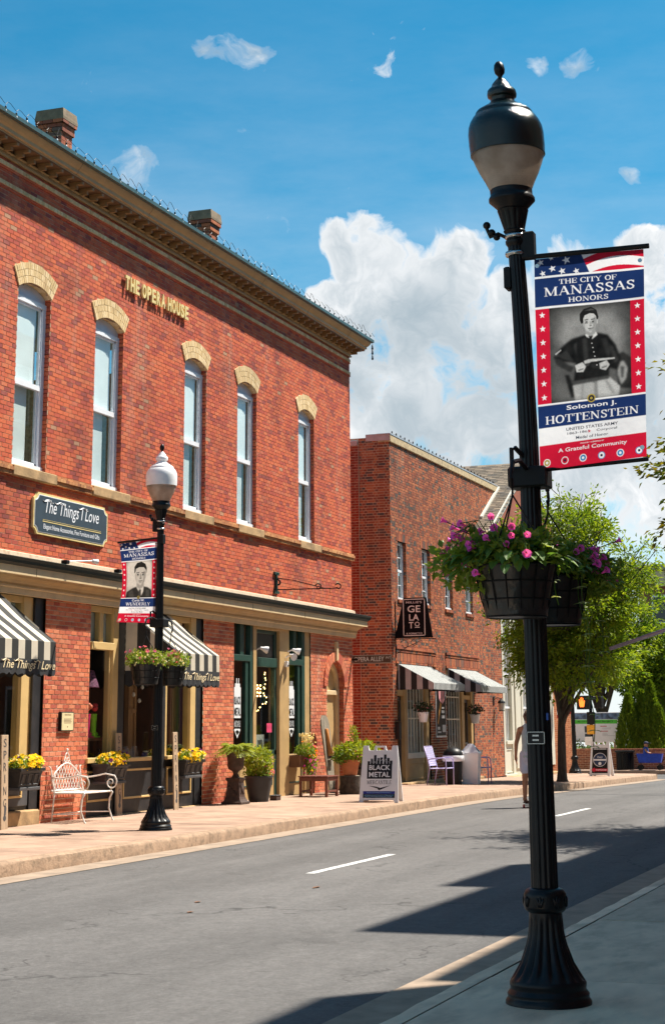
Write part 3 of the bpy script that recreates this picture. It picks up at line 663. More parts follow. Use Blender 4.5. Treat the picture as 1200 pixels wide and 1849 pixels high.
# near pavement
npv = bpy.data.objects.new('near_pavement', None); COL.objects.link(npv); struct(npv); npv.location = (10, 1.5, .1); WPAR.add(npv.name)
sheet('pavement_bed', -1.3, 2.84, .05, M_DARK, XG)
xs = [-4.9, -1.9, 1.14]+[4.24+3.12*i for i in range(18)]; xs[4] = 7.34; xs[5] = 10.44; xs[6] = 13.58
for x0, x1 in zip(xs[:-1], xs[1:]):
    dz = random.uniform(-.003, .003)
    for (y0, y1) in ((.75, 2.86), (-1.3, .75)):
        slab(x0, x1, y0, y1, lambda x: .12+dz+gz(x), M_CONCN, npv, slope=0, g=.012)
nk = bpy.data.objects.new('near_kerb', None); COL.objects.link(nk); struct(nk); nk.location = (12, 2.95, 0); WPAR.add(nk.name)
x = -2.2
while x < XC0-4:
    L_ = 3.1; kerb_stone(x, x+L_, 2.858, 3.005, .12, nk, face=1, m=M_CONCN); x += L_
# a few bits of litter and leaves on the road
for (px_, py_, l_) in ((16.6, 6.35, .22), (15.0, 6.9, .12), (14.2, 6.6, .1)):
    mb = MB().add([(px_,py_,.005),(px_+l_*.5,py_-.04,.012),(px_+l_,py_+.01,.006),(px_+l_*.5,py_+.03,.007)],[(0,1,2,3)])
    tag(mb.build('dry_leaf', M_WOOD), {0.22:'long dark dry leaf on the road near the white dash', .12:'small dark dry leaf on the asphalt, farther from the kerb', .1:'smallest dark leaf scrap on the asphalt'}[l_], 'leaf')

# ------------------------------------------------------------------ opera house
FY_ = 13.2; OX0, OX1 = 15.0, 37.12
opera = wthing('opera_house', 'two-storey red brick opera house with tall arched windows and bracketed tan cornice', 'building', (26, 13.2, .17))
WIN = [(19.4, 20.4), (21.95, 22.95), (24.46, 25.47), (27.97, 28.94), (30.44, 31.42), (33.77, 34.72)]
WZ0, WSPR, WRISE = 5.42, 8.20, .13
def arch_hole(a, b, z0, zs, rise):
    w = (b-a)/2; R = (w*w+rise*rise)/(2*rise); c = (a+b)/2; zc = zs+rise-R
    def h(z):
        if z < z0 or z > zs+rise: return []
        if z <= zs: return [(a, b)]
        d = math.sqrt(max(R*R-(z-zc)**2, 0)); return [(c-d, c+d)]
    return h
def rect_hole(a, b, z0, z1): return lambda z: [(a, b)] if z0 <= z <= z1 else []
def arch_ring_hole(a, b, zs, rise, t):
    w = (b-a)/2; R = (w*w+rise*rise)/(2*rise); c = (a+b)/2; zc = zs+rise-R; ang = math.asin(w/R)
    def h(z):
        d2 = (R+t)**2-(z-zc)**2
        if z < zs or d2 <= 0: return []
        d = math.sqrt(d2); lim = (z-zc)*math.tan(ang) if z > zc else 1e9
        d = min(d, lim); return [(c-d, c+d)] if d > 0 else []
    return h
SHOP = [(15.0, 23.12), (24.56, 28.94), (30.34, 34.46)]
ARCH = (35.44, 36.52, 2.40, .55)     # arched side door: x0,x1,spring,rise
holes_up = [arch_hole(a, b, WZ0, WSPR, WRISE) for a, b in WIN]+[arch_ring_hole(a, b, WSPR, WRISE, .33) for a, b in WIN]
holes_lo = [rect_hole(a, b, 0, 3.55) for a, b in SHOP]+[arch_hole(ARCH[0], ARCH[1], 0, ARCH[2], ARCH[3])]
CH = 0.0705; BL = 0.19
ch0, ch1 = .17, 4.03         # lower wall (piers), upper wall above the shop cornice
lay_lo = brick_layout(OX0, OX1, .17, .17+CH*49, CH, BL, .014, holes_lo)
lay_up = brick_layout(OX0, OX1, 4.10, 4.10+CH*87, CH, BL, .0105, holes_up)
mortar_mesh('wall', OX0, OX1, .17, .17+CH*49, CH, holes_lo, (0, FY_, 0), (1, 0, 0), (0, -1, 0), M_MORTAR, opera)
mortar_mesh('wall', OX0, OX1, 3.62, 10.24, .066, holes_up[:6], (0, FY_, 0), (1, 0, 0), (0, -1, 0), M_MORTAR_U, opera)
# whole bricks that show largest: the near pier and the wall around the first windows
lay_lo = pick_bricks(lay_lo, (0, FY_, 0), (1, 0, 0), (0, -1, 0), .006, M_BRICK_P, opera, 130, lambda px, py, u, z: 23.1 < u < 24.6)
lay_up = pick_bricks(lay_up, (0, FY_, 0), (1, 0, 0), (0, -1, 0), .004, M_BRICK, opera, 170, lambda px, py, u, z: py > 300)
bricks_mesh('brickwork', lay_lo, (0, FY_, 0), (1, 0, 0), (0, -1, 0), .006, M_BRICK_P, opera)
bricks_mesh('brickwork', lay_up, (0, FY_, 0), (1, 0, 0), (0, -1, 0), .004, M_BRICK, opera)
# side wall on the alley and the rest of the box
side = brick_layout(0, 9.0, .17, .17+CH*142, CH, BL, .01, [])
MB().add([(OX1, 13.2, .0), (OX1, 26, .0), (OX1, 26, 10.2), (OX1, 13.2, 10.2)], [(0,1,2,3)]).build('side_wall', M_MORTAR, opera)
bricks_mesh('side_brickwork', side, (OX1, FY_, 0), (0, 1, 0), (1, 0, 0), .006, M_BRICK, opera)
MB().add([(OX0, 13.2, 10.40), (OX1, 13.2, 10.40), (OX1, 26, 11.2), (OX0, 26, 11.2)], [(0,1,2,3)]).build('roof', M_GUTTER, opera)
MB().add([(OX0, 13.2, 0), (OX0, 26, 0), (OX0, 26, 11.2), (OX0, 13.2, 10.4)], [(0,1,2,3)]).build('party_wall', M_MORTAR, opera)
# the two projecting courses of pale headers under the cornice
for zc in (9.66, 9.97):
    mb = MB(); x = OX0
    n = int((OX1-OX0)/.10)
    for k in range(n):
        x0 = OX0+k*.1; mb.box(x0+.005, x0+.095, FY_-.035-random.uniform(0, .005), FY_, zc, zc+.065)
    mb.build('header_course', M_BRICK_B, opera, kind='stuff')
    MB().box(OX0, OX1+.02, FY_-.022, FY_-.002, zc-.035, zc+.0).build('under_course', M_BRICK, opera)  # thin red brick strip just below each header course
# arches, windows, sills
M_LUN = mat('arch_panel', (.62,.66,.74), .5, var=.05)
def opera_window(a, b):
    w = (b-a)/2; R = (w*w+WRISE*WRISE)/(2*WRISE); c = (a+b)/2; zc = WSPR+WRISE-R; ang = math.asin(w/R)
    # arch: three rings of pale rubbed brick, each voussoir a wedge of its own
    mb = MB(); rows = [(R, .115), (R+.115, .105), (R+.22, .105)]
    for ri, (r0, t) in enumerate(rows):
        n = 19+ri*2
        for k in range(n):
            a0 = -ang*1.02+2*ang*1.02*k/n+.0032; a1 = -ang*1.02+2*ang*1.02*(k+1)/n-.0032
            p = [(c+r*math.sin(t_), zc+r*math.cos(t_)) for r, t_ in ((r0+.006, a0), (r0+.006, a1), (r0+t, a1), (r0+t, a0))]
            mb.prism(p, 'y', FY_-.022-random.uniform(0, .005), FY_+.04)
    mb.build('arch', M_BRICK_B, opera, kind='stuff')
    # soffit and jambs of the reveal, coursed like the wall
    jm = MB()
    for z in np.arange(WZ0, WSPR-.01, CH):
        for x, s in ((a, -1), (b, 1)):
            jm.box(min(x, x+s*.05)+0, max(x, x+s*.05), FY_+.001, FY_+.17, z, z+CH-.010)
    jm.build('window_jamb', M_BRICK, opera, kind='stuff')
    mb = MB(); n = 10
    for k in range(n):
        a0 = -ang+2*ang*k/n; a1 = -ang+2*ang*(k+1)/n
        p0 = (c+R*math.sin(a0), zc+R*math.cos(a0)); p1 = (c+R*math.sin(a1), zc+R*math.cos(a1))
        mb.add([(p0[0], FY_, p0[1]), (p1[0], FY_, p1[1]), (p1[0], FY_+.2, p1[1]), (p0[0], FY_+.2, p0[1])], [(0,1,2,3)])
    mb.build('arch_soffit', M_BRICK_B, opera)
    yf = FY_+.10; wt = MB()
    # frame: outer boards and the arched panel above the square head
    wt.box(a, a+.07, yf-.02, yf+.06, WZ0, WSPR-.12); wt.box(b-.09, b, yf-.02, yf+.06, WZ0, WSPR-.12)
    wt.box(a, b, yf-.025, yf+.06, WSPR-.17, WSPR-.09); wt.box(a, b, yf-.05, yf+.06, WZ0, WZ0+.085)
    fr = wt.build('window', M_WHITE, opera)
    pts = [(a, WSPR-.12)]+[(c+R*math.sin(t), zc+R*math.cos(t)-.004) for t in np.linspace(-ang, ang, 12)]+[(b, WSPR-.12)]
    MB().prism(pts, 'y', yf+.005, yf+.06).build('arch_panel', M_LUN, fr)
    zm = WZ0+(WSPR-WZ0)*.475
    sb = MB(); sb.box(a+.07, b-.09, yf-.012, yf+.05, zm-.035, zm+.045)
    sb.box(a+.07, a+.105, yf, yf+.05, zm+.045, WSPR-.17); sb.box(b-.125, b-.09, yf, yf+.05, zm+.045, WSPR-.17); sb.box(a+.07, b-.09, yf, yf+.05, WSPR-.205, WSPR-.17)
    sb.box(a+.07, a+.115, yf+.02, yf+.07, WZ0+.085, zm-.035); sb.box(b-.135, b-.09, yf+.02, yf+.07, WZ0+.085, zm-.035); sb.box(a+.07, b-.09, yf+.02, yf+.07, WZ0+.085, WZ0+.14)
    sb.build('sash', M_WHITE, fr)
    MB().add([(a+.1,yf+.02,zm+.045),(b-.12,yf+.02,zm+.045),(b-.12,yf+.02,WSPR-.2),(a+.1,yf+.02,WSPR-.2)],[(0,1,2,3)]).build('pane', M_GLASS, fr)
    MB().add([(a+.11,yf+.04,WZ0+.13),(b-.13,yf+.04,WZ0+.13),(b-.13,yf+.04,zm-.035),(a+.11,yf+.04,zm-.035)],[(0,1,2,3)]).build('pane', M_GLASS, fr)
    bl = random.uniform(-.02, .02)
    MB().box(a+.07, b-.16, yf+.065, yf+.07, zm-.02, WSPR-.15).build('blind', M_BLIND, fr)
    MB().box(a+.06, b-.30+bl, yf+.10, yf+.105, WZ0+.1, zm).build('curtain', M_SCREEN, fr)
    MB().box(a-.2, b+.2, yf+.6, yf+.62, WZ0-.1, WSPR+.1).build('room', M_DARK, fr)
    # stone sill under the window, set in the brick belt
    MB().bbox(a-.06, b+.24, FY_-.085, FY_+.2, WZ0-.165, WZ0-.005, .012).build('sill', M_STONE, opera)
for a, b in WIN: opera_window(a, b)
# brick belt between the sills
edges = [OX0]+[v for a, b in WIN for v in (a-.06, b+.24)]+[OX1+.05]
for k in range(0, len(edges), 2):
    a, b = edges[k], edges[k+1]; mb = MB()
    for row, (z, h, out) in enumerate(((WZ0-.16, .06, .06), (WZ0-.095, .05, .085), (WZ0-.04, .035, .055))):
        x = a+(.1 if row % 2 else 0)
        bl_ = .19 if row != 1 else .095
        x = a
        while x < b-.01: mb.box(x+.004, min(x+bl_, b)-.004, FY_-out-random.uniform(0, .004), FY_, z, z+h); x += bl_
    mb.build('belt_course', M_BRICK_BELT, opera, kind='stuff')
# main cornice: frieze boards, brackets, crown and gutter
cx1 = OX1+.22
def cor(name, prof, m, x0=OX0, x1=None, ret=True):
    """moulding of (out,z) points along the front with a mitred return on the alley side"""
    x1 = OX1 if x1 is None else x1; mb = MB(); n = len(prof); vs = []
    for (o, z) in prof: vs.append((x0, FY_-o, z))
    for (o, z) in prof: vs.append((x1+o, FY_-o, z))
    for (o, z) in prof: vs.append((x1+o, FY_+1.2, z))
    fs = []
    for s in (0, 1):
        for i in range(n): fs.append((s*n+i, s*n+(i+1) % n, (s+1)*n+(i+1) % n, (s+1)*n+i))
    fs.append(tuple(range(n))[::-1]); fs.append(tuple(range(2*n, 3*n)))
    return mb.add(vs, fs).build(name, m, opera, smooth=False)
cor('frieze', [(.0,10.10),(.05,10.10),(.05,10.13),(.035,10.135),(.035,10.175),(.06,10.185),(.06,10.20),(0,10.20)], M_TRIM)
cor('frieze_panel', [(.0,10.202),(.03,10.202),(.03,10.282),(0,10.282)], mat('cornice_painted_shade', (.16,.09,.04), .7, var=.2))  # brown carries the shade behind the brackets
cor('soffit', [(.0,10.284),(.294,10.284),(.294,10.298),(0,10.298)], MATS['cornice_painted_shade'])  # board added under the crown, its shadowed look put into the colour
CROWN = [(.0,10.30),(.30,10.30),(.30,10.325),(.335,10.335),(.335,10.385),(.37,10.415),(.405,10.465),(.415,10.495),(0,10.495)]
cor('crown', CROWN, M_TRIM)
cor('gutter', [(.0,10.496),(.42,10.496),(.475,10.51),(.475,10.575),(.45,10.575),(.44,10.53),(0,10.53)], M_GUTTER)
bk = MB().box(-.035, .035, -.24, 0, 0, .05).box(-.028, .028, -.15, 0, -.06, 0).box(-.03, .03, -.255, -.24, .0, .045)
b0 = bk.build('bracket', mat('bracket_shade_tone', (.30,.18,.075), .6, var=.15), opera); nb = int((OX1-OX0+.1)/.345)  # darker than the trim: eave shade put into the bracket colour
for k in range(nb+1):
    o = b0 if k == 0 else b0.copy()
    if k: COL.objects.link(o); setpar(o, opera)
    o.location = (OX1+.06-k*.345, FY_-.03, 10.232)
# seams of the crown boards
for x in np.arange(OX0+.3, OX1, 2.6): MB().prism([(FY_-o-.002*(o > 0), z) for o, z in CROWN], 'x', x, x+.008).build('crown_seam', mat('seam', (.1,.07,.04), .9), opera)
# chimneys
def chimney(x0, x1, y0, y1, z0, z1):
    t = MB().box(x0, x1, y0, y1, z0-1.2, z1-.21).build('chimney', M_MORTAR, opera)
    mb = MB(); z = z0-.4; r = 0
    while z < z1-.20:
        o = .0 if z < z1-.45 else (.03 if z < z1-.33 else .06)
        for (ax, p0, p1, q) in (('x', x0-o, x1+o, y0-o), ('y', y0-o, y1+o, x0-o), ('x', x0-o, x1+o, y1+o), ('y', y0-o, y1+o, x1+o)):
            u = p0-(r % 2)*.1
            while u < p1:
                a, b = max(u, p0)+.004, min(u+.2, p1)-.004; u += .2
                if b-a < .02: continue
                q0, q1 = sorted((q, q+(.02 if q in (y0-o, x0-o) else -.02)))
                if ax == 'x': mb.box(a, b, q-.006 if q < y1 else q-.02-o, q+.02+o if q < y1 else q+.006, z, z+.064)
                else: mb.box(q-.006 if q < x1-.01 else q-.02-o, q+.02+o if q < x1-.01 else q+.006, a, b, z, z+.064)
        z += .074; r += 1
    mb.build('brickwork', M_BRICK_G, t, kind='stuff')
    cp = MB(); a, b = .07, .05
    v = [(x0-a, y0-a, z1-.20), (x1+a, y0-a, z1-.20), (x1+a, y1+a, z1-.20), (x0-a, y1+a, z1-.20), (x0-a, y0-a, z1-.155), (x1+a, y0-a, z1-.155), (x1+a, y1+a, z1-.155), (x0-a, y1+a, z1-.155),
         (x0-b, y0-b, z1), (x1+b, y0-b, z1), (x1+b, y1+b, z1), (x0-b, y1+b, z1)]
    cp.add(v, [(3,2,1,0),(8,9,10,11)]+[(i,(i+1)%4,4+(i+1)%4,4+i) for i in range(4)]+[(4+i,4+(i+1)%4,8+(i+1)%4,8+i) for i in range(4)])
    cp.build('chimney_cap', mat('cap_stone', (.20,.15,.095), .9, var=.3, scale=6, bump=.5, bscale=25), t)
chimney(24.24, 24.62, 13.85, 14.27, 10.8, 11.99)
chimney(30.44, 30.84, 13.85, 14.25, 10.8, 11.94)
# gilt letters
lt = wthing('wall_lettering', 'raised gilt capital letters reading THE OPERA HOUSE under the cornice', 'sign', (26.6, 13.15, 8.93))
x = 25.40
mword = frame_matrix((0, FY_-.035, 0), (1, 0, 0), (0, 0, 1))
for word, x0, x1 in (('THE', 25.37, 25.94), ('OPERA', 26.02, 26.98), ('HOUSE', 27.06, 27.98)):
    n = len(word); st = (x1-x0)/n
    for k, chr_ in enumerate(word):
        mb = MB(); place_text(mb, text_geo(chr_, .035), mword, x0+(k+.5)*st, 9.095-.0*k, .255, st*.80, depth=.035)
        mb.build('letter', M_BRASS, lt)

# ------------------------------------------------------------------ opera house: shop cornice and shop fronts
cor('stone_ledge', [(0,4.055),(.07,4.055),(.06,4.12),(0,4.14)], mat('pale_ledge', (.62,.50,.36), .85, var=.15, dirt=(.30,.12,.05), dscale=6, damt=.7))
cor('shop_gutter', [(0,3.885),(.29,3.885),(.335,3.92),(.345,3.96),(.37,4.0),(.35,4.01),(0,4.05)], mat('green_gutter', (.006,.016,.014), .45, var=.3, spec=.25))
cor('shop_fascia', [(0,3.762),(.285,3.762),(.285,3.884),(0,3.884)], M_CREAM)
cor('shop_cove', [(0,3.625),(.10,3.625),(.10,3.66),(.13,3.70),(.19,3.735),(.20,3.76),(0,3.76)], M_TRIM)
cor('shop_architrave', [(0,3.50),(.075,3.50),(.075,3.59),(.10,3.60),(.10,3.622),(0,3.622)], M_CREAM)
for x in (22.3, 25.1, 27.9, 30.6, 33.4, 36.1): MB().box(x, x+.01, FY_-.288, FY_-.2, 3.765, 3.88).build('fascia_seam', mat('seam', (.1,.07,.04), .9), opera)
def room(x0, x1, y0, y1, z0, z1, name='shop_room', m=None, par=None):
    """inside of a shop: floor, ceiling, back and sides seen through the glass"""
    m = m or M_INT
    v = [(x, y, z) for z in (z0, z1) for y in (y0, y1) for x in (x0, x1)]
    return MB().add(v, [(0,1,3,2),(4,6,7,5),(2,3,7,6),(0,2,6,4),(1,5,7,3)]).build(name, m, par or opera)
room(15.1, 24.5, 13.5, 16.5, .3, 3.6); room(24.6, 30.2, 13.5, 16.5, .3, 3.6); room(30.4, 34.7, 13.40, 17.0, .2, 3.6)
def bars(name, items, m, par): 
    mb = MB()
    for it in items: mb.bbox(*it, b=.006)
    return mb.build(name, m, par)
def pane(x0, x1, z0, z1, y, par, m=None): return MB().add([(x0,y,z0),(x1,y,z0),(x1,y,z1),(x0,y,z1)],[(0,1,2,3)]).build('pane', m or M_SHOPGLASS, par)
yg = FY_+.075
# --- shop with the striped awnings
def trim_rect(x0, x1, z0, z1, y, m, par, t=.035, name='panel_trim'):
    return bars(name, [(x0, x1, y-.018, y, z0, z0+t), (x0, x1, y-.018, y, z1-t, z1), (x0, x0+t, y-.018, y, z0+t, z1-t), (x1-t, x1, y-.018, y, z0+t, z1-t)], m, par)
s2 = bars('shop_front', [(25.60,25.84,FY_+.03,FY_+.2,.17,3.5), (27.18,27.44,FY_+.03,FY_+.2,.17,3.5), (28.68,28.94,FY_+.03,FY_+.2,.17,3.5), (24.56,28.9,FY_+.05,FY_+.2,.17,1.02),
     (25.84,27.18,FY_+.06,FY_+.16,3.36,3.5), (25.84,27.18,FY_+.06,FY_+.16,2.80,2.90)], M_BLACKSHOP, opera)
wA = bars('window_frame', [(24.565,24.64,FY_+.04,FY_+.17,1.10,3.5), (25.42,25.598,FY_+.02,FY_+.17,1.10,3.5), (24.64,25.42,FY_+.04,FY_+.17,3.40,3.5), (24.64,25.42,FY_+.0,FY_+.17,2.80,2.92), (24.99,25.10,FY_+.05,FY_+.15,2.92,3.40), (25.36,25.42,FY_+.06,FY_+.15,1.10,2.80)], M_OCHRE, opera)
pane(24.64, 24.99, 2.92, 3.40, yg, wA); pane(25.10, 25.42, 2.92, 3.40, yg, wA); pane(24.64, 25.36, 1.10, 2.80, yg, wA)
MB().box(24.62, 25.42, yg+.1, yg+.105, 2.92, 3.42).build('frosted_blind', mat('frosted', (.55,.66,.70), .7, var=.08), wA)
bars('window_sill', [(24.5,25.6,FY_-.05,FY_+.15,1.02,1.10), (25.84,27.18,FY_-.03,FY_+.15,1.02,1.08), (27.44,28.68,FY_-.03,FY_+.15,1.02,1.08)], M_OCHRE, opera)
pane(25.84, 27.18, 1.08, 2.80, yg, s2); pane(25.84, 27.18, 2.90, 3.36, yg, s2)
wC = bars('window_frame', [(28.45,28.66,FY_+.02,FY_+.17,1.08,3.5), (27.445,27.52,FY_+.04,FY_+.17,1.08,3.5), (27.52,28.45,FY_+.04,FY_+.17,3.40,3.5), (27.52,28.45,FY_+.02,FY_+.17,2.80,2.90), (28.02,28.12,FY_+.05,FY_+.15,2.90,3.40)], M_OCHRE, opera)
pane(27.52, 28.45, 1.08, 2.80, yg, wC); pane(27.52, 28.02, 2.90, 3.40, yg, wC); pane(28.12, 28.45, 2.90, 3.40, yg, wC)
for (x0, x1) in ((24.66, 25.5), (25.9, 27.1), (27.55, 28.55)): trim_rect(x0, x1, .42, .90, FY_+.05, M_OCHRE, s2)
MB().bbox(24.56, 28.94, FY_-.02, FY_+.3, .165, .20, .01).build('threshold', M_STONE, opera)
# inside the window: display floor added for brightness, goods close behind the glass
MB().bbox(24.6, 28.9, 13.36, 14.1, .92, 1.0, .01).build('added_display_floor', M_WOOD, opera)
MB().bbox(15.2, 22.8, 13.36, 14.1, .90, .98, .01).build('added_display_floor', M_WOOD, opera); MB().bbox(30.45, 34.1, 13.36, 13.9, .84, .92, .01).build('added_display_floor', M_WOOD, opera)
tag(MB().bbox(26.50,26.80,13.50,13.55,1.0,2.7,.01).bbox(26.50,26.56,13.47,13.5,1.0,2.7,.005).bbox(26.74,26.80,13.47,13.5,1.0,2.7,.005).bbox(26.56,26.74,13.47,13.5,1.8,1.88,.005).build('shop_shutter', mat('honey_wood', (.30,.17,.075), .6, var=.3, scale=4, stretch=(6,6,.6))), 'brown wooden shutter standing inside the shop window by the lamp post', 'shutter')
cur = MB(); n = 40
for k in range(n):
    x0 = 28.0+.62*k/n; x1 = 28.0+.62*(k+1)/n; y0 = 13.44+.03*math.sin(k*1.3); y1 = 13.44+.03*math.sin((k+1)*1.3)
    cur.add([(x0, y0, 1.25), (x1, y1, 1.25), (x1, y1, 2.75), (x0, y0, 2.75)], [(0,1,2,3)])
def ramp_mat(name, axis, stops, lo, hi, rough=.7):
    m, nt, N, L, B = _new(name); tc = N.new('ShaderNodeTexCoord'); sx = N.new('ShaderNodeSeparateXYZ'); L.new(tc.outputs['Object'], sx.inputs[0])
    r = N.new('ShaderNodeMapRange'); r.inputs['From Min'].default_value = lo; r.inputs['From Max'].default_value = hi; L.new(sx.outputs[axis], r.inputs['Value'])
    cr = N.new('ShaderNodeValToRGB'); e = cr.color_ramp.elements
    while len(e) < len(stops): e.new(.5)
    for q, (p, c) in zip(e, stops): q.position = p; q.color = (*c, 1)
    L.new(r.outputs[0], cr.inputs[0]); L.new(cr.outputs[0], B.inputs['Base Color']); B.inputs['Roughness'].default_value = rough; return m
tag(cur.build('hanging_cloth', ramp_mat('coloured_cloth', 0, [(0,(.10,.03,.02)),(.3,(.14,.10,.03)),(.55,(.03,.10,.02)),(.8,(.10,.05,.16)),(1,(.22,.18,.3))], 28.0, 28.62), smooth=True), 'green and purple striped cloth hanging inside the window under the small awning', 'cloth')
for i, (x, z) in enumerate(((26.62, 2.12), (26.84, 2.02), (26.95, 2.25))):
    t = wthing('hanging_bulb', ['small clear bulb hanging in the shop window, leftmost of three', 'small clear bulb hanging in the shop window, lowest of three', 'small clear bulb hanging in the shop window, highest of three'][i], 'bulb', (x, 13.44, z), 'bulbs in the shop window')
    MB().lathe([(.004,z-.05),(.026,z-.03),(.030,z-.01),(.018,z+.02),(.01,z+.03)], 10, (x, 13.44)).build('glass', M_WHITEP, t, True)
    MB().tube([(x,13.44,z+.03),(x,13.44,3.3)], .003, 5).build('wire', M_BLACK, t)
# boots on a stool
st = wthing('wooden_stool', 'small wooden stool carrying the boots inside the shop window', 'stool', (25.2, 13.47, 1.0))
MB().bbox(24.94,25.50,13.39,13.57,1.36,1.41,.01).build('seat', M_WOOD, st)
for x, y in ((24.96,13.40),(25.44,13.40),(24.96,13.52),(25.44,13.52)): MB().box(x,x+.04,y,y+.04,1.0,1.36).build('leg', M_WOOD, st)
def boot(x, y, z, m, label):
    t = wthing('rubber_boot', label, 'boot', (x, y, z), 'boots in the shop window'); mb = MB()
    mb.tube([(x-.0,y,z+.01),(x,y,z+.06),(x,y,z+.2),(x,y,z+.36)], [.05,.05,.055,.065], 12); mb.ball((x+.07,y,z+.04), .055, 12, 6, (1.5,.9,.75))
    mb.build('shaft', m, t, 'auto'); MB().bbox(x-.06,x+.16,y-.055,y+.055,z-.012,z+.008,.004).build('sole', m, t)
boot(25.0, 13.46, 1.425, mat('pink_rubber', (.75,.02,.18), .35), 'tall pink rubber boot standing in the shop window')
boot(25.22, 13.46, 1.425, mat('lime_rubber', (.22,.65,.02), .35), 'tall lime green rubber boot standing in the shop window')
for i, (x, c) in enumerate(((25.02, (.8,.2,.12)), (25.24, (.7,.04,.05)))):
    mb = MB()
    for k in range(6): mb.ball((x+random.uniform(-.06,.06), 13.45+random.uniform(-.04,.04), 1.86+random.uniform(0,.06)), .04, 8, 5)
    tag(mb.build('flower_bunch', mat('bunch%d' % i, c, .6), None, True), ['coral flowers stuck in the pink boot', 'red flowers stuck in the lime boot'][i], 'flowers')
hat = wthing('hanging_lampshade', 'dark floral lampshade hanging inside the shop window above the boots', 'lampshade', (25.12,13.5,2.25))
MB().lathe([(.22,2.20),(.21,2.22),(.13,2.46),(.12,2.48)], 20, (25.12,13.55)).build('shade', mat('floral_shade', (.22,.07,.14), .8, var=.9, scale=30), hat, True)
MB().tube([(25.12,13.55,2.48),(25.12,13.55,3.4)], .006, 6).build('cord', M_BLACK, hat)
def jar(x, y, z, r, h, m, label):
    t = wthing('display_jar', label, 'jar', (x, y, z)); MB().lathe([(r*.8,z),(r,z+.01),(r,z+h*.75),(r*.6,z+h*.88)], 16, (x, y)).build('body', m, t, 'auto'); MB().lathe([(r*.65,z+h*.88),(r*.65,z+h),(r*.3,z+h*1.02)], 16, (x, y)).build('lid', M_WHITEP, t, 'auto')
jar(27.15, 13.46, 1.0, .07, .17, mat('cobalt', (.03,.06,.35), .2), 'small blue and white jar on the display floor by the lamp post')
jar(25.62, 13.50, 1.0, .06, .22, mat('clear_jar', (.4,.45,.42), .15), 'pale glass jar on the display floor near the boots')
cr_ = wthing('wooden_crate', 'low wooden crate on the shop display floor behind the far lamp post', 'crate', (26.2, 13.55, 1.0))
for k in range(3): MB().bbox(26.02,26.42,13.42,13.435,1.01+.075*k,1.07+.075*k,.004).build('slat', M_WOOD, cr_)
for x in (26.02, 26.40): MB().bbox(x,x+.02,13.436,13.68,1.0,1.23,.004).build('end_board', M_WOOD, cr_)
# --- left shop
s1 = bars('shop_front', [(22.85,23.10,FY_+.03,FY_+.2,.40,3.5), (15.0,22.85,FY_+.06,FY_+.2,.40,1.0), (15.0,22.85,FY_+.05,FY_+.2,2.82,2.90)], M_BLACKSHOP, opera)
w1 = bars('window_frame', [(22.50,22.72,FY_+.02,FY_+.17,1.0,3.5), (22.72,22.85,FY_+.07,FY_+.17,1.0,3.5), (20.0,22.5,FY_+.04,FY_+.17,3.40,3.5), (20.0,22.5,FY_+.03,FY_+.17,2.84,2.94), (22.03,22.12,FY_+.05,FY_+.15,2.94,3.4), (21.0,21.1,FY_+.05,FY_+.15,1.0,3.4), (16,22.5,FY_-.03,FY_+.17,.98,1.05)], M_OCHRE, opera)
pane(21.1, 22.5, 1.05, 2.84, yg, w1); pane(22.12, 22.5, 2.94, 3.4, yg, w1); pane(21.1, 22.03, 2.94, 3.4, yg, w1); pane(16, 21.0, 1.05, 2.84, yg, w1)
MB().box(21.1, 22.5, yg+.1, yg+.105, 2.94, 3.4).build('frosted_blind', MATS['frosted'], w1)
MB().bbox(21.0, 22.80, FY_+.03, FY_+.06, .46, .95, .006).build('lower_panel', M_GREYP, s1)
trim_rect(21.2, 22.62, .58, .92, FY_+.03, M_OCHRE, s1)
MB().bbox(15, 23.02, FY_-.06, FY_+.2, .165, .40, .02).build('stone_plinth', M_STONE, opera)
bp = wthing('string_bulbs', 'strand of coloured bulbs hanging in the leftmost shop window', 'string lights', (21.9, 13.5, 2.0))
MB().tube([(21.75,13.5,2.45),(21.85,13.5,2.25),(21.95,13.5,2.3),(22.1,13.5,2.4)], .005, 5).tube([(21.8,13.5,2.3),(21.82,13.5,1.9),(21.84,13.5,1.6)], .005, 5).build('cord', M_WHITEP, bp)
for k, (x, z, c) in enumerate(((21.80,2.2,(.8,.1,.1)),(21.97,2.26,(.8,.45,.1)),(21.82,1.98,(.8,.5,.1)),(21.84,1.72,(.8,.45,.05)))):
    MB().ball((x, 13.5, z), .03, 8, 6, (1,1,1.4)).build('bulb', mat('bulb%d' % k, c, .3), bp, True)

# --- mercantile shop front, green joinery, recessed door
s3 = bars('shop_front', [(31.34,31.50,FY_+.01,FY_+.2,.17,3.5), (32.70,33.22,FY_+.0,FY_+.25,.17,3.5), (34.17,34.44,FY_+.02,FY_+.2,.17,3.5), (30.36,31.34,FY_+.06,FY_+.2,.17,1.0), (33.22,34.17,FY_+.06,FY_+.2,.17,1.0), (31.50,32.70,FY_+.0,FY_+.2,3.45,3.5)], M_TRIM, opera)
g3 = bars('window_frame', [(30.36,31.34,FY_+.02,FY_+.12,2.80,2.92), (30.36,30.42,FY_+.03,FY_+.12,1.0,2.8), (30.36,30.42,FY_+.03,FY_+.12,2.92,3.5), (31.02,31.14,FY_+.04,FY_+.12,1.0,2.80), (31.20,31.34,FY_+.02,FY_+.12,1.0,2.8), (31.20,31.34,FY_+.02,FY_+.12,2.92,3.5), (30.72,30.90,FY_+.03,FY_+.12,2.92,3.5)], M_GREEN, opera)
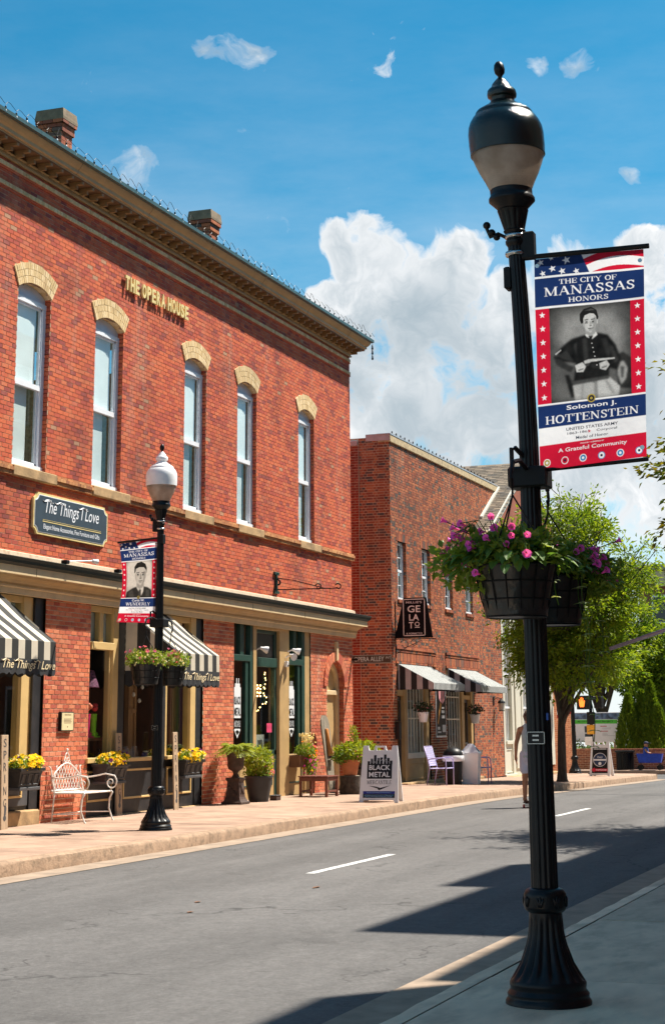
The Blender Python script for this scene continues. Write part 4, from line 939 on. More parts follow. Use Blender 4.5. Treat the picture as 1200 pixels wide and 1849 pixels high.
g3b = bars('window_frame', [(33.22,34.17,FY_+.02,FY_+.12,2.80,2.92), (33.22,33.28,FY_+.03,FY_+.12,1.0,2.8), (33.22,33.28,FY_+.03,FY_+.12,2.92,3.5), (33.82,33.92,FY_+.04,FY_+.12,1.0,2.80), (34.0,34.17,FY_+.02,FY_+.12,1.0,2.8), (34.0,34.17,FY_+.02,FY_+.12,2.92,3.5), (33.55,33.70,FY_+.03,FY_+.12,2.92,3.5)], M_GREEN, opera)
for (x0, x1, z0, z1) in ((30.42,31.02,1.0,2.80),(30.42,30.72,2.92,3.46),(30.90,31.20,2.92,3.46),(33.28,33.82,1.0,2.80),(33.28,33.55,2.92,3.46),(33.70,34.0,2.92,3.46)): pane(x0, x1, z0, z1, yg, g3)
for (x0, x1) in ((30.42,30.72),(30.90,31.20),(33.28,33.55),(33.70,34.0)): MB().box(x0, x1, yg+.08, yg+.085, 2.92, 3.46).build('frosted_blind', MATS['frosted'], g3)
for (x0, x1) in ((30.44,31.28),(33.30,34.05)): trim_rect(x0, x1, .42, .90, FY_+.06, M_GREEN, s3, .03)
dr = bars('door', [(31.50,31.62,FY_+.06,FY_+.14,.2,2.86), (32.56,32.68,FY_+.06,FY_+.14,.2,3.42), (31.50,31.56,FY_+.06,FY_+.14,2.86,3.42), (31.5,32.68,FY_+.04,FY_+.14,2.72,2.90), (31.5,32.68,FY_+.06,FY_+.14,1.0,1.1), (31.5,32.68,FY_+.06,FY_+.14,3.38,3.45)], M_GREEN, opera)
MB().box(31.52,32.66,FY_+.07,FY_+.13,.2,1.0).build('door_panel', M_TRIM, dr); trim_rect(31.75, 32.45, .42, .86, FY_+.07, M_GREEN, dr, .03)
pane(31.62, 32.56, 1.1, 2.72, FY_+.10, dr)
MB().box(31.56, 32.56, FY_+.09, FY_+.096, 2.9, 3.38).build('transom', mat('smoked_panel', (.03,.027,.024), .35), dr)
# marquee OPEN letters with lit bulbs, behind the door glass
op = wthing('marquee_sign', 'lit bulb-studded OPEN letters and garland seen through the mercantile door', 'sign', (32.1, 13.5, 2.05))
Mo = frame_matrix((0, 13.45, 0), (1, 0, 0), (0, 0, 1))
mb = MB()
for k, ch_ in enumerate('OPEN'): place_text(mb, text_geo(ch_, .03), Mo, 31.36+.24*k, 2.26, .26, .2, depth=.03)
mb.build('letters', mat('copper_letters', (.30,.13,.05), .5), op)
M_BULB = emit_mat('warm_bulb', (1.0,.62,.22), 6.0)
pts = []
for k in range(2):
    x = 31.84+.24*k
    pts += [(x-.08, z) for z in (2.15,2.22,2.29,2.36)]+([(x, 2.15),(x+.07,2.15),(x,2.26),(x,2.37),(x+.07,2.37)] if k == 0 else [(x+.08, z) for z in (2.15,2.22,2.29,2.36)]+[(x-.03,2.31),(x+.03,2.21)])
gar = [(32.36+.05*math.sin(t*9), 2.62-t*.62) for t in np.linspace(0, 1, 12)]+[(32.30-t*.55, 2.0-.22*t) for t in np.linspace(0.1, 1, 7)]
bm = MB()
for (x, z) in pts: bm.ball((x, 13.40, z), .016, 6, 4)
for (x, z) in gar: bm.ball((x+random.uniform(-.05,.05), 13.39, z+random.uniform(-.02,.02)), .013, 6, 4)
bm.build('bulbs', M_BULB, op)
MB().tube([(x, 13.42, z) for x, z in gar[:12]], .03, 6).build('garland', mat('garland', (.01,.05,.04), .9), op)
# decals on the glass: skyline crest with the shop's name
M_DECAL = mat('white_vinyl', (.75,.78,.80), .5, var=.03)
def decal(xc, label):
    d = wthing('window_decal', label, 'decal', (xc, yg-.004, 1.75))
    Md = frame_matrix((xc, yg-.004, 0), (1, 0, 0), (0, 0, 1)); mb = MB()
    sky_ = [(-.16,1.98),(.16,1.98),(.16,2.33),(.12,2.33),(.12,2.38),(.085,2.38),(.085,2.46),(.05,2.46),(.05,2.36),(-.02,2.36),(-.02,2.46),(-.06,2.46),(-.06,2.38),(-.12,2.38),(-.12,2.33),(-.16,2.33)]
    poly2(mb, Md, [(-.16,1.72),(.16,1.72),(.16,2.30),(-.16,2.30)]); poly2(mb, Md, [(-.12,2.30),(.12,2.30),(.12,2.37),(-.12,2.37)]); poly2(mb, Md, [(-.06,2.37),(-.03,2.37),(-.03,2.47),(-.06,2.47)]); poly2(mb, Md, [(.04,2.37),(.07,2.37),(.07,2.47),(.04,2.47)])
    poly2(mb, Md, [(-.15,1.50),(0,1.34),(.15,1.50),(.13,1.52),(-.13,1.52)])
    mb.build('crest', M_DECAL, d)
    tb = MB(); Mt = frame_matrix((xc, yg-.007, 0), (1, 0, 0), (0, 0, 1))
    place_text(tb, text_geo('BLACK', .02), Mt, 0, 2.05, .15, .29); place_text(tb, text_geo('METAL', .02), Mt, 0, 1.84, .15, .29)
    poly2(tb, Mt, [(-.09,1.47),(0,1.50),(.10,1.46),(0,1.40)])
    tb.build('lettering', M_BLACK, d)
    tb = MB(); place_text(tb, serif_geo('MERCANTILE'), frame_matrix((xc, yg-.0055, 0), (1, 0, 0), (0, 0, 1)), 0, 1.61, .12, .3); tb.build('lettering', M_DECAL, d)
decal(30.70, 'white skyline shop decal on the glass left of the mercantile door')
decal(33.52, 'white skyline shop decal on the glass right of the mercantile door')
# posters inside the mercantile windows
def poster(x0, x1, z0, z1, y, c, label, name='paper_poster', extra=None):
    o = MB().box(x0, x1, y, y+.006, z0, z1).build(name, mat('poster_%.2f_%.2f' % (x0, z0), c, .7, var=.35, scale=14)); return tag(o, label, 'poster')
poster(32.22,32.48,1.44,1.62,FY_+.085,(.55,.04,.12),'small pink card taped to the mercantile door glass')
poster(31.95,32.42,1.12,1.40,13.42,(.42,.44,.40),'grey printed placard low behind the mercantile door glass')
poster(33.30,33.55,1.04,1.75,13.36,(.45,.60,.55),'tall pale green surfboard poster in the mercantile window')
poster(33.30,33.46,1.75,2.05,13.35,(.05,.06,.6),'blue neon-coloured panel in the mercantile window')
poster(31.7,31.95,1.7,2.1,13.5,(.5,.5,.5),'white note sheet behind the mercantile door glass')
# spot lamps on the tan post and in the doorway
def flood(x, y, z, dx, label):
    t = wthing('flood_lamp', label, 'lamp', (x, y, z))
    a = Vector((dx, -.8, -.3)).normalized(); p = Vector((x, y, z))
    MB().tube([p, p+a*.05, p+a*.10, p+a*.16], [.03,.035,.06,.075], 14).build('shade', M_WHITEP, t, 'auto')
    MB().tube([p+Vector((0,.12,-.05)), p], .015, 6).build('arm', M_WHITEP, t)
flood(33.02, FY_-.10, 2.98, -.55, 'white round flood lamp on the tan shop post, turned to the door')
flood(33.16, FY_-.10, 3.10, .5, 'upper white flood lamp on the tan shop post, turned to the alley')
flood(31.66, FY_+.0, 3.08, .7, 'white spot lamp in the recess above the mercantile door')
sn = wthing('motion_sensor', 'small white sensor box on the tan post under the flood lamps', 'sensor', (33.0,FY_-.03,2.78))
MB().bbox(32.95,33.06,FY_-.06,FY_-.0,2.74,2.86,.01).build('body', M_WHITEP, sn); MB().ball((33.0,FY_-.065,2.77), .02, 8, 6).build('lens', M_BLACK, sn)
# --- arched side door
a, b, zs, rs = ARCH; c = (a+b)/2; w_ = (b-a)/2
mb = MB(); n = 34; R0 = w_; 
for k in range(n):
    a0 = pi*k/n+.004; a1 = pi*(k+1)/n-.004
    p = [(c-r*math.cos(t)*1.0, zs+r*math.sin(t)*(rs/w_)) for r, t in ((R0+.005, a0), (R0+.005, a1), (R0+.21, a1), (R0+.21, a0))]
    mb.prism(p, 'y', FY_-.03-random.uniform(0,.004), FY_+.05)
mb.build('door_arch', M_BRICK_P, opera, kind='stuff')
mb = MB(); n = 26
for k in range(n):
    a0 = pi*k/n; a1 = pi*(k+1)/n-.01
    p = [(c-r*math.cos(t), zs+r*math.sin(t)*(rs/w_)) for r, t in ((R0-.004, a0), (R0-.004, a1), (R0+.05, a1), (R0+.05, a0))]
    mb.prism(p, 'y', FY_+.052, FY_+.24)
for z in np.arange(.17, zs, CH):
    for x, s in ((a, -1), (b, 1)): mb.box(min(x, x+s*.05), max(x, x+s*.05), FY_+.001, FY_+.24, z, z+CH-.01)
mb.build('door_reveal', M_BRICK_P, opera, kind='stuff')
MB().bbox(c-.05, c+.05, FY_-.07, FY_+.06, 2.96, 3.38, .01).build('keystone', M_CREAM, opera)
pts = [(a+.02, .2), (b-.02, .2), (b-.02, zs)]+[(c+(w_-.02)*math.cos(t), zs+(rs-.02)*math.sin(t)) for t in np.linspace(.1, pi-.1, 14)]+[(a+.02, zs)]
dd = MB().prism(pts, 'y', FY_+.17, FY_+.22).build('side_door', M_TRIM, opera)
mb = MB()
for t0, t1 in zip(np.linspace(0, pi, 20)[:-1], np.linspace(0, pi, 20)[1:]):
    p = [(c+(w_-q)*math.cos(t), zs+(rs-q)*math.sin(t)) for q, t in ((.015, t0), (.015, t1), (.11, t1), (.11, t0))]
    mb.prism(p, 'y', FY_+.10, FY_+.175)
mb.bbox(a+.015, a+.11, FY_+.10, FY_+.175, .2, zs); mb.bbox(b-.11, b-.015, FY_+.10, FY_+.175, .2, zs); mb.bbox(a+.1, b-.1, FY_+.10, FY_+.175, 2.22, 2.32)
mb.build('door_frame', M_CREAM, dd)

# ------------------------------------------------------------------ awnings of the gift shop
def stripe_mat(name, axis, w, c1, c2, off=0.0, rough=.75, transl=.25):
    m, nt, N, L, B = _new(name); tc = N.new('ShaderNodeTexCoord'); sx = N.new('ShaderNodeSeparateXYZ'); L.new(tc.outputs['Object'], sx.inputs[0])
    ad = N.new('ShaderNodeMath'); ad.operation = 'MULTIPLY_ADD'; ad.inputs[1].default_value = 1/(2*w); ad.inputs[2].default_value = off+100; L.new(sx.outputs[axis], ad.inputs[0])
    fr = N.new('ShaderNodeMath'); fr.operation = 'FRACT'; L.new(ad.outputs[0], fr.inputs[0]); gt = N.new('ShaderNodeMath'); gt.operation = 'GREATER_THAN'; gt.inputs[1].default_value = .5; L.new(fr.outputs[0], gt.inputs[0])
    nz = N.new('ShaderNodeTexNoise'); nz.inputs['Scale'].default_value = 5; nz.inputs['Detail'].default_value = 6; L.new(tc.outputs['Object'], nz.inputs['Vector'])
    mr = N.new('ShaderNodeMapRange'); mr.inputs['To Min'].default_value = .75; mr.inputs['To Max'].default_value = 1.2; L.new(nz.outputs[0], mr.inputs['Value'])
    mx = N.new('ShaderNodeMix'); mx.data_type = 'RGBA'; L.new(gt.outputs[0], mx.inputs[0]); mx.inputs[6].default_value = (*c1, 1); mx.inputs[7].default_value = (*c2, 1)
    vm = N.new('ShaderNodeVectorMath'); vm.operation = 'SCALE'; L.new(mx.outputs[2], vm.inputs[0]); L.new(mr.outputs[0], vm.inputs['Scale'])
    L.new(vm.outputs[0], B.inputs['Base Color']); B.inputs['Roughness'].default_value = rough
    out = [x for x in N if x.type == 'OUTPUT_MATERIAL'][0]; t = N.new('ShaderNodeBsdfTranslucent'); L.new(vm.outputs[0], t.inputs[0]); ms = N.new('ShaderNodeMixShader'); ms.inputs[0].default_value = transl
    L.new(B.outputs[0], ms.inputs[1]); L.new(t.outputs[0], ms.inputs[2]); L.new(ms.outputs[0], out.inputs[0]); return m
M_AWN = stripe_mat('awning_stripes', 0, .175, (.74,.67,.54), (.035,.035,.033))
M_AWNS = stripe_mat('awning_side_stripes', 1, .24, (.66,.60,.48), (.03,.03,.03))
M_AWNB = mat('black_canvas', (.022,.023,.026), .7, var=.25, scale=6)
M_SCRIPT = mat('script_paint', (.78,.64,.40), .6, var=.05)
def awning(x0, x1, label, zt=3.50, zf=2.76, d=1.0, zb=2.50, ze=2.28, text_off=0):
    t = wthing('striped_awning', label, 'awning', ((x0+x1)/2, FY_-.5, ze)); n = 24
    mb = MB(); th = .006
    vs = []; fs = []
    for k in range(n+1):
        x = x0+(x1-x0)*k/n; sag = .008*math.sin(k*2.2)
        vs += [(x, FY_-.03, zt), (x, FY_-.5, (zt+zf)/2-.02-sag), (x, FY_-d, zf), (x, FY_-d-.004, zb)]
    for k in range(n):
        for j in range(3): fs.append((4*k+j, 4*k+j+1, 4*k+j+5, 4*k+j+4))
    mb.add(vs, fs).build('canopy', M_AWN, t)
    # scalloped black valance
    mb = MB(); N_ = 60; vs = []; fs = []
    for k in range(N_+1):
        x = x0+(x1-x0)*k/N_; s = abs(math.sin(pi*k/N_*round((x1-x0)/.16)))
        vs += [(x, FY_-d-.008, zb+.004), (x, FY_-d-.012-.006*math.sin(k*.9), ze+.045-.045*s)]
    for k in range(N_): fs.append((2*k, 2*k+1, 2*k+3, 2*k+2))
    mb.add(vs, fs).build('valance', M_AWNB, t)
    for xs_ in (x0, x1):
        MB().add([(xs_, FY_-.03, zt), (xs_, FY_-d, zf), (xs_, FY_-d, zb), (xs_, FY_-.03, zb)], [(0,1,2,3)]).build('side', M_AWNS, t)
        vs = []; fs = []
        for k in range(31):
            y = FY_-.03-(d-.03)*k/30; s = abs(math.sin(pi*k/30*6)); vs += [(xs_-.004, y, zb+.004), (xs_-.004, y, ze+.045-.045*s)]
        for k in range(30): fs.append((2*k, 2*k+1, 2*k+3, 2*k+2))
        MB().add(vs, fs).build('side_valance', M_AWNB, t)
    fr = MB()
    for xs_ in (x0+.02, x1-.02): fr.tube([(xs_, FY_, zb), (xs_, FY_-d+.02, zb)], .012, 6).tube([(xs_, FY_-.02, zt-.03), (xs_, FY_-d+.02, zf-.02)], .012, 6)
    fr.tube([(x0+.02, FY_-d+.02, zb), (x1-.02, FY_-d+.02, zb)], .012, 6).build('frame', M_IRON2, t)
    Mt = frame_matrix((0, FY_-d-.020, 0), (1, 0, 0), (0, 0, 1)); tb = MB(); zc = (zb+ze)/2+.02
    L_ = 1.42; xe = x1-.03
    place_text(tb, text_geo('The Things I Love', .006, .32), Mt, xe-L_/2, zc, .15, L_)
    for xx, s in ((xe-L_+.04, .13), (xe-L_+.36, .13), (xe-.52, .10)):   # swashes on the capitals
        tb.tube([(xx+q*s, FY_-d-.020, zc+.07+.015*math.sin(q*5)) for q in (-.6,-.3,0,.3,.7,1)], .006, 4)
    tb.build('lettering', M_SCRIPT, t); return t
awning(18.2, 21.68, 'large black and cream striped awning at the left edge, its lettered black valance scalloped')
awning(25.76, 27.42, 'smaller black and cream striped awning beside the far lamp post', zt=3.48, zf=2.76, zb=2.48, ze=2.22)

# ------------------------------------------------------------------ signs on the opera house
M_NAVY = mat('slate_sign', (.035,.055,.075), .55, var=.15, scale=6)
sg = wthing('shop_sign_board', 'slate blue scalloped sign board lettered The Things I Love with gold rim', 'sign', (23.75, FY_-.04, 4.46))
def sign_outline(cx, cz, w, h, r):
    P_ = []; seq = []
    for (sx_, sz_) in ((-1,-1),(1,-1),(1,1),(-1,1)):
        X, Z = cx+sx_*w/2, cz+sz_*h/2
        ang0 = {(-1,-1): (90, 0), (1,-1): (180, 90), (1,1): (270, 180), (-1,1): (360, 270)}[(sx_, sz_)]
        for k in range(7):
            t = math.radians(ang0[0]+(ang0[1]-ang0[0])*k/6); seq.append((X+r*math.cos(t), Z+r*math.sin(t)))
    return seq
def bulge(pts, cx, cz, w): return [(x+(.06*math.cos((z-cz)*5) if x > cx+w*.45 else (-.06*math.cos((z-cz)*5) if x < cx-w*.45 else 0)), z) for x, z in pts]
CX, CZ = 23.76, 4.775
for (w, h, y0, y1, m, nm) in ((2.36, .64, FY_-.05, FY_-.012, M_BRASS, 'gilt_rim'), (2.28, .575, FY_-.056, FY_-.045, M_WHITE, 'white_line'), (2.25, .55, FY_-.060, FY_-.05, M_NAVY, 'board')):
    o_ = bulge(sign_outline(CX, CZ, w, h, .09), CX, CZ, w); MB().prism(o_, 'y', y0, y1).build(nm, m, sg)
tb = MB(); Mt = frame_matrix((0, FY_-.064, 0), (1, 0, 0), (0, 0, 1))
place_text(tb, text_geo('The Things I Love', .004, .25), Mt, CX, 4.87, .27, 1.75)
for xx in (22.93, 23.30, 24.05): tb.tube([(xx+q*.24, FY_-.064, 4.985+.02*math.sin(q*6)) for q in np.linspace(-.5, .9, 8)], [.003,.008,.01,.008,.006,.006,.005,.003], 4)
place_text(tb, text_geo('Elegant Home Accessories, Fine Furniture and Gifts', .008), Mt, CX, 4.575, .10, 1.82)
tb.build('lettering', M_WHITE, sg)
MB().box(22.82, 24.72, FY_-.064, FY_-.055, 4.655, 4.668).box(22.82, 24.72, FY_-.064, FY_-.055, 4.685, 4.690).build('gilt_line', M_BRASS, sg)
# two sign lamps on the shop gutter
for i, x in enumerate((23.2, 24.95)):
    t = wthing('sign_lamp', ['slim black sign lamp on the shop gutter under the left end of the slate board', 'slim black sign lamp on the shop gutter under the right end of the slate board'][i], 'lamp', (x, FY_-.3, 4.03), 'lamps lighting the slate sign')
    MB().bbox(x-.12, x-.03, FY_-.36, FY_-.26, 4.02, 4.08, .01).build('base', M_IRON2, t)
    MB().tube([(x-.08, FY_-.31, 4.06), (x+.42, FY_-.55, 4.10)], .011, 6).build('arm', M_CHROME, t)
    MB().tube([(x+.38, FY_-.53, 4.10), (x+.47, FY_-.57, 4.085)], [.025, .045], 10).build('head', M_IRON2 if i else M_WHITEP, t)
# plaque on the pier
pq = wthing('wall_plaque', 'small cream framed plaque on the brick pier above the white bench', 'plaque', (23.82, FY_, 1.5))
PX0, PX1, PZ0, PZ1 = 23.60, 24.00, 1.53, 1.80
PZ0, PZ1 = 1.52, 1.81
MB().bbox(PX0, PX1, FY_-.055, FY_-.004, PZ0, PZ1, .008).build('frame', M_IRON2, pq)
MB().box(PX0+.02, PX1-.02, FY_-.058, FY_-.05, PZ0+.015, PZ1-.015).build('plate', mat('cream_plate', (.72,.62,.36), .5, var=.06), pq)
tb = MB(); Mt = frame_matrix((0, FY_-.0595, 0), (1, 0, 0), (0, 0, 1)); place_text(tb, text_geo('Opera House', .01), Mt, 23.8, 1.765, .03, .2)
for k in range(4): poly2(tb, Mt, [(23.68, 1.70-.02*k), (23.92-.02*(k % 2), 1.70-.02*k), (23.92-.02*(k % 2), 1.706-.02*k), (23.68, 1.706-.02*k)])
disc2(tb, Mt, 23.80, 1.585, .012)
tb.build('lettering', M_WOOD, pq)
# empty wrought-iron sign bracket above the mercantile
br = wthing('sign_bracket', 'empty black wrought-iron scroll bracket jutting from the opera house wall', 'bracket', (32.45, FY_, 4.2))
X = 32.45
MB().bbox(X-.03, X+.03, FY_-.05, FY_, 4.24, 4.62, .008).bbox(X-.12, X+.12, FY_-.05, FY_, 4.58, 4.64, .008).bbox(X-.12, X+.12, FY_-.05, FY_, 4.20, 4.26, .008).build('wall_plate', M_GREEN, br)
sc = [(X, FY_-.05-.0-.14*t*math.sin(t*4.2), 4.40-.12*math.cos(t*4.2)*t) for t in np.linspace(.15, 1.25, 22)]
MB().tube([(X, FY_-.03, 4.28), (X, FY_-1.35, 4.27)], .012, 6).tube([(X, FY_-.04, 4.52), (X, FY_-.4, 4.46), (X, FY_-1.0, 4.30), (X, FY_-1.1, 4.27)], .010, 6).tube(sc, .018, 6).build('arm', M_IRON2, br)
def curl(cx_, cz_, r, n=16, y0=0): return [(X, cx_+r*(1-.55*k/n)*math.cos(.4+k*.38), cz_+r*(1-.55*k/n)*math.sin(.4+k*.38)) for k in range(n)]
MB().tube(curl(FY_-.95, 4.31, .07), .013, 5).tube(curl(FY_-1.38, 4.30, .07), .013, 5).tube([(X, FY_-.55, 4.28), (X, FY_-.55, 4.18)], .006, 5).tube([(X, FY_-1.2, 4.28), (X, FY_-1.2, 4.18)], .006, 5).build('scroll', M_IRON2, br)
# street-name blade at the alley corner
al = wthing('street_sign', 'brown blade sign reading OPERA ALLEY projecting from the corner of the opera house', 'street sign', (37.1, 12.7, 2.9))
MB().bbox(37.09, 37.11, 12.24, 13.19, 2.93, 3.12, .004).build('blade', mat('brown_sign', (.09,.045,.025), .5, var=.1), al)
tb = MB(); Mt = frame_matrix((37.084, 12.72, 3.025), (0, -1, 0), (0, 0, 1))
place_text(tb, text_geo('OPERA ALLEY', .012), Mt, -.06, 0, .105, .72); place_text(tb, text_geo('PVT', .01), Mt, .40, .022, .05, .11)
for (q0, q1, r0, r1) in ((-.46,.47,.083,.088), (-.46,.47,-.088,-.083), (-.465,-.458,-.088,.088), (.463,.47,-.088,.088)): poly2(tb, Mt, [(q0,r0),(q1,r0),(q1,r1),(q0,r1)])
tb.build('lettering', mat('sign_white', (.72,.70,.62), .5), al)
MB().tube([(37.1, 13.2, 3.02), (37.1, 13.05, 3.02)], .03, 8).build('mount', M_IRON2, al)
# string lights along the main gutter
sl = wthing('string_lights', 'string of clear bulbs on a looping black wire along the opera house gutter', 'string lights', (30, FY_-.46, 10.58))
wire = MB(); bp0 = None; x = 20.0; k = 0
M_BULBC = mat('clear_bulb', (.75,.76,.76), .15, var=.02)
bulb = MB().lathe([(.003,-.052),(.016,-.04),(.020,-.022),(.013,0)], 8); sock = MB().lathe([(.014,0),(.016,.035),(.009,.05)], 8)
while x < OX1+.35:
    gap = .31; h = random.uniform(.03, .13) if (int(x*1.3) % 3) else .05
    yy = FY_-.45-random.uniform(0, .012); zb_ = 10.60+random.uniform(-.03, .02)
    wire.tube([(x, yy, zb_+.06), (x+gap*.2, yy, zb_+.06+h), (x+gap*.55, yy+.02, zb_+.07+h), (x+gap*.9, yy, zb_+.065), (x+gap, yy, zb_+.06)], .0045, 4)
    if k == 0:
        b0_ = bulb.build('bulb', M_BULBC, sl, True); s0_ = sock.build('socket', M_IRON2, sl, True)
        bo, so = b0_, s0_
    else:
        bo, so = b0_.copy(), s0_.copy()
        for q in (bo, so): COL.objects.link(q); setpar(q, sl)
    bo.location = (x, yy, zb_-.01); so.location = (x, yy, zb_-.01)
    x += gap; k += 1
wire.tube([(OX1+.44, FY_-.44, 10.55), (OX1+.46, FY_-.44, 10.4), (OX1+.42, FY_-.44, 10.32), (OX1+.44, FY_-.44, 10.15)], .006, 4)
wire.build('wire', M_IRON2, sl)
for z in (10.40, 10.28, 10.15):
    q = MB().lathe([(.004,-.07),(.022,-.055),(.028,-.03),(.018,0),(.02,.05)], 8).build('bulb', M_IRON2, sl, True); q.location = (OX1+.44, FY_-.44, z)

# ------------------------------------------------------------------ gelato shop building
GY = 13.5; GX0, GX1 = 40.95, 51.42
gel = wthing('gelato_building', 'plain mixed-brick shop building with flat parapet and four white upper windows', 'building', (46, 13.5, .1))
GW = [(41.49, 42.22), (43.59, 44.36), (45.73, 46.50), (47.82, 48.62)]; GZ0, GZ1 = 4.68, 6.16
gz0 = .03
h_g = [rect_hole(a, b, GZ0, GZ1) for a, b in GW]+[rect_hole(41.28, 44.12, 0, 3.06), rect_hole(45.62, 48.42, 0, 3.04)]
GCH, GBL = .0675, .2
lay_g = brick_layout(GX0, 51.75, gz0, gz0+GCH*128, GCH, GBL, .015, h_g, 'flemish')
mortar_mesh('wall', GX0, 51.75, gz0, gz0+GCH*128, GCH, h_g, (0, GY, 0), (1, 0, 0), (0, -1, 0), M_MORTAR_G, gel)
lay_g = pick_bricks(lay_g, (0, GY, 0), (1, 0, 0), (0, -1, 0), .008, M_BRICK_G, gel, 150, lambda px, py, u, z: py < 1190 and u < 47)
bricks_mesh('brickwork', lay_g, (0, GY, 0), (1, 0, 0), (0, -1, 0), .008, M_BRICK_G, gel)
lay_s = brick_layout(.0, .82, gz0, gz0+GCH*130, GCH, GBL, .015, [], 'flemish')
MB().add([(GX0, GY, -.05), (GX0, GY, 8.80), (GX0, 24, 8.80), (GX0, 24, -.05)], [(0,1,2,3)]).build('side_wall', M_MORTAR_G, gel)
lay_s = pick_bricks(lay_s, (GX0, GY, 0), (0, 1, 0), (-1, 0, 0), .008, M_BRICK_G, gel, 150)
bricks_mesh('brickwork', lay_s, (GX0, GY, 0), (0, 1, 0), (-1, 0, 0), .008, M_BRICK_G, gel)
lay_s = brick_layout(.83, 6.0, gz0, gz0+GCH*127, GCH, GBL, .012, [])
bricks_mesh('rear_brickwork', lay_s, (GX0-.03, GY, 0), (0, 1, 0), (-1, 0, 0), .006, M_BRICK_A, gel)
MB().box(GX0-.03, GX0, GY+.82, 24, -.05, 8.62).build('rear_wall', M_MORTAR, gel)
MB().bbox(GX0-.06, GX0+.3, GY+.85, 24, 8.60, 8.74, .01).build('rear_coping', mat('zinc', (.5,.5,.52), .4, metal=.6), gel)
# coping: stone course with a pale metal edge
MB().bbox(GX0-.03, 51.70, GY-.05, GY+.3, 8.66, 8.84, .012).build('coping', mat('buff_coping', (.50,.38,.22), .85, var=.3, scale=9, dirt=(.2,.14,.09), dscale=7), gel)
MB().bbox(GX0-.05, 51.74, GY-.06, GY+.32, 8.842, 8.885, .008).bbox(GX0-.035, GX0-.0, GY-.03, GY+.62, 8.70, 8.882, .006).build('coping_edge', mat('zinc', (.5,.5,.52), .4, metal=.6), gel)
sl2 = wthing('string_lights', 'row of small dark bulbs along the top of the gelato shop parapet', 'string lights', (46, GY-.05, 8.9))
b0_ = MB().lathe([(.013,0),(.015,.03),(.02,.05),(.012,.07),(.003,.078)], 8).build('bulb', M_IRON2, sl2, True)
for k, x in enumerate(np.arange(41.1, 51.5, .36)):
    o = b0_ if k == 0 else b0_.copy()
    if k: COL.objects.link(o); setpar(o, sl2)
    o.location = (x, GY-.04, 8.885)
MB().tube([(x, GY-.04, 8.895+.006*math.sin(x*9)) for x in np.arange(41.05, 51.6, .12)], .006, 4).build('wire', M_IRON2, sl2)
def sash_window(par, a, b, z0, z1, y, cols=2, rows=2):
    o = bars('window', [(a, a+.06, y-.01, y+.07, z0, z1), (b-.06, b, y-.01, y+.07, z0, z1), (a, b, y-.01, y+.07, z1-.06, z1), (a-.02, b+.02, y-.05, y+.07, z0, z0+.055), (a+.06, b-.06, y+.0, y+.06, (z0+z1)/2-.03, (z0+z1)/2+.03)], M_WHITE, par)
    mb = MB(); zm = (z0+z1)/2
    for (za, zb) in ((z0+.055, zm-.03), (zm+.03, z1-.06)):
        for c_ in range(1, cols): x = a+.06+(b-a-.12)*c_/cols; mb.box(x-.01, x+.01, y+.015, y+.05, za, zb)
        for r_ in range(1, rows): z = za+(zb-za)*r_/rows; mb.box(a+.06, b-.06, y+.016, y+.049, z-.01, z+.01)
    mb.build('muntin', M_WHITE, o)
    for (za, zb) in ((z0+.055, zm-.03), (zm+.03, z1-.06)): MB().add([(a+.06,y+.03,za),(b-.06,y+.03,za),(b-.06,y+.03,zb),(a+.06,y+.03,zb)],[(0,1,2,3)]).build('pane', M_GLASS, o)
    MB().box(a+.05, b-.2, y+.12, y+.125, z0, z1).build('curtain', mat('pale_curtain', (.76,.84,.86), .8, var=.2, scale=2), o)
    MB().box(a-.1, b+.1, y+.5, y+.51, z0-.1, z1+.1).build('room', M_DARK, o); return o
for a, b in GW:
    sash_window(gel, a, b, GZ0, GZ1, GY+.09)
    mb = MB()
    for z in np.arange(GZ0, GZ1-.01, GCH):
        for x, s in ((a, -1), (b, 1)): mb.box(min(x, x+s*.04), max(x, x+s*.04), GY+.001, GY+.12, z, z+GCH-.01)
    mb.build('window_jamb', M_BRICK_G, gel, kind='stuff')
    mb = MB(); n = 9
    for k in range(n):     # gauged flat arch over the window
        x = a-.08+(b-a+.16)*k/n; t = ((k+.5)/n-.5)*.12
        mb.prism([(x+.006, GZ1+.008), (x+(b-a+.16)/n-.006, GZ1+.008), (x+(b-a+.16)/n-.006+t*1.0, GZ1+.21), (x+.006+t*1.0, GZ1+.21)], 'y', GY-.014, GY)
    mb.build('flat_arch', M_BRICK_G, gel, kind='stuff')
    mb = MB()
    for k in range(8): mb.box(a-.04+k*(b-a+.08)/8+.004, a-.04+(k+1)*(b-a+.08)/8-.004, GY-.05, GY+.06, GZ0-.085, GZ0-.005)
    mb.build('sill', M_BRICK_G, gel, kind='stuff')
for (x0, x1) in ((41.2, 44.67), (45.61, 49.04)):   # brick panels with a projecting head course above the awnings
    mb = MB()
    for (z, h, o_) in ((3.43, .06, .05), (3.36, .06, .03), (3.07, .05, .035)):
        for x in np.arange(x0, x1, .2): mb.box(x+.005, min(x+.195, x1), GY-o_, GY, z, z+h)
    for x in np.arange(x0, x1-.03, .0675): mb.box(x+.005, x+.062, GY-.016-random.uniform(0,.003), GY, 3.13, 3.35)
    mb.build('brick_panel', M_BRICK_G, gel, kind='stuff')
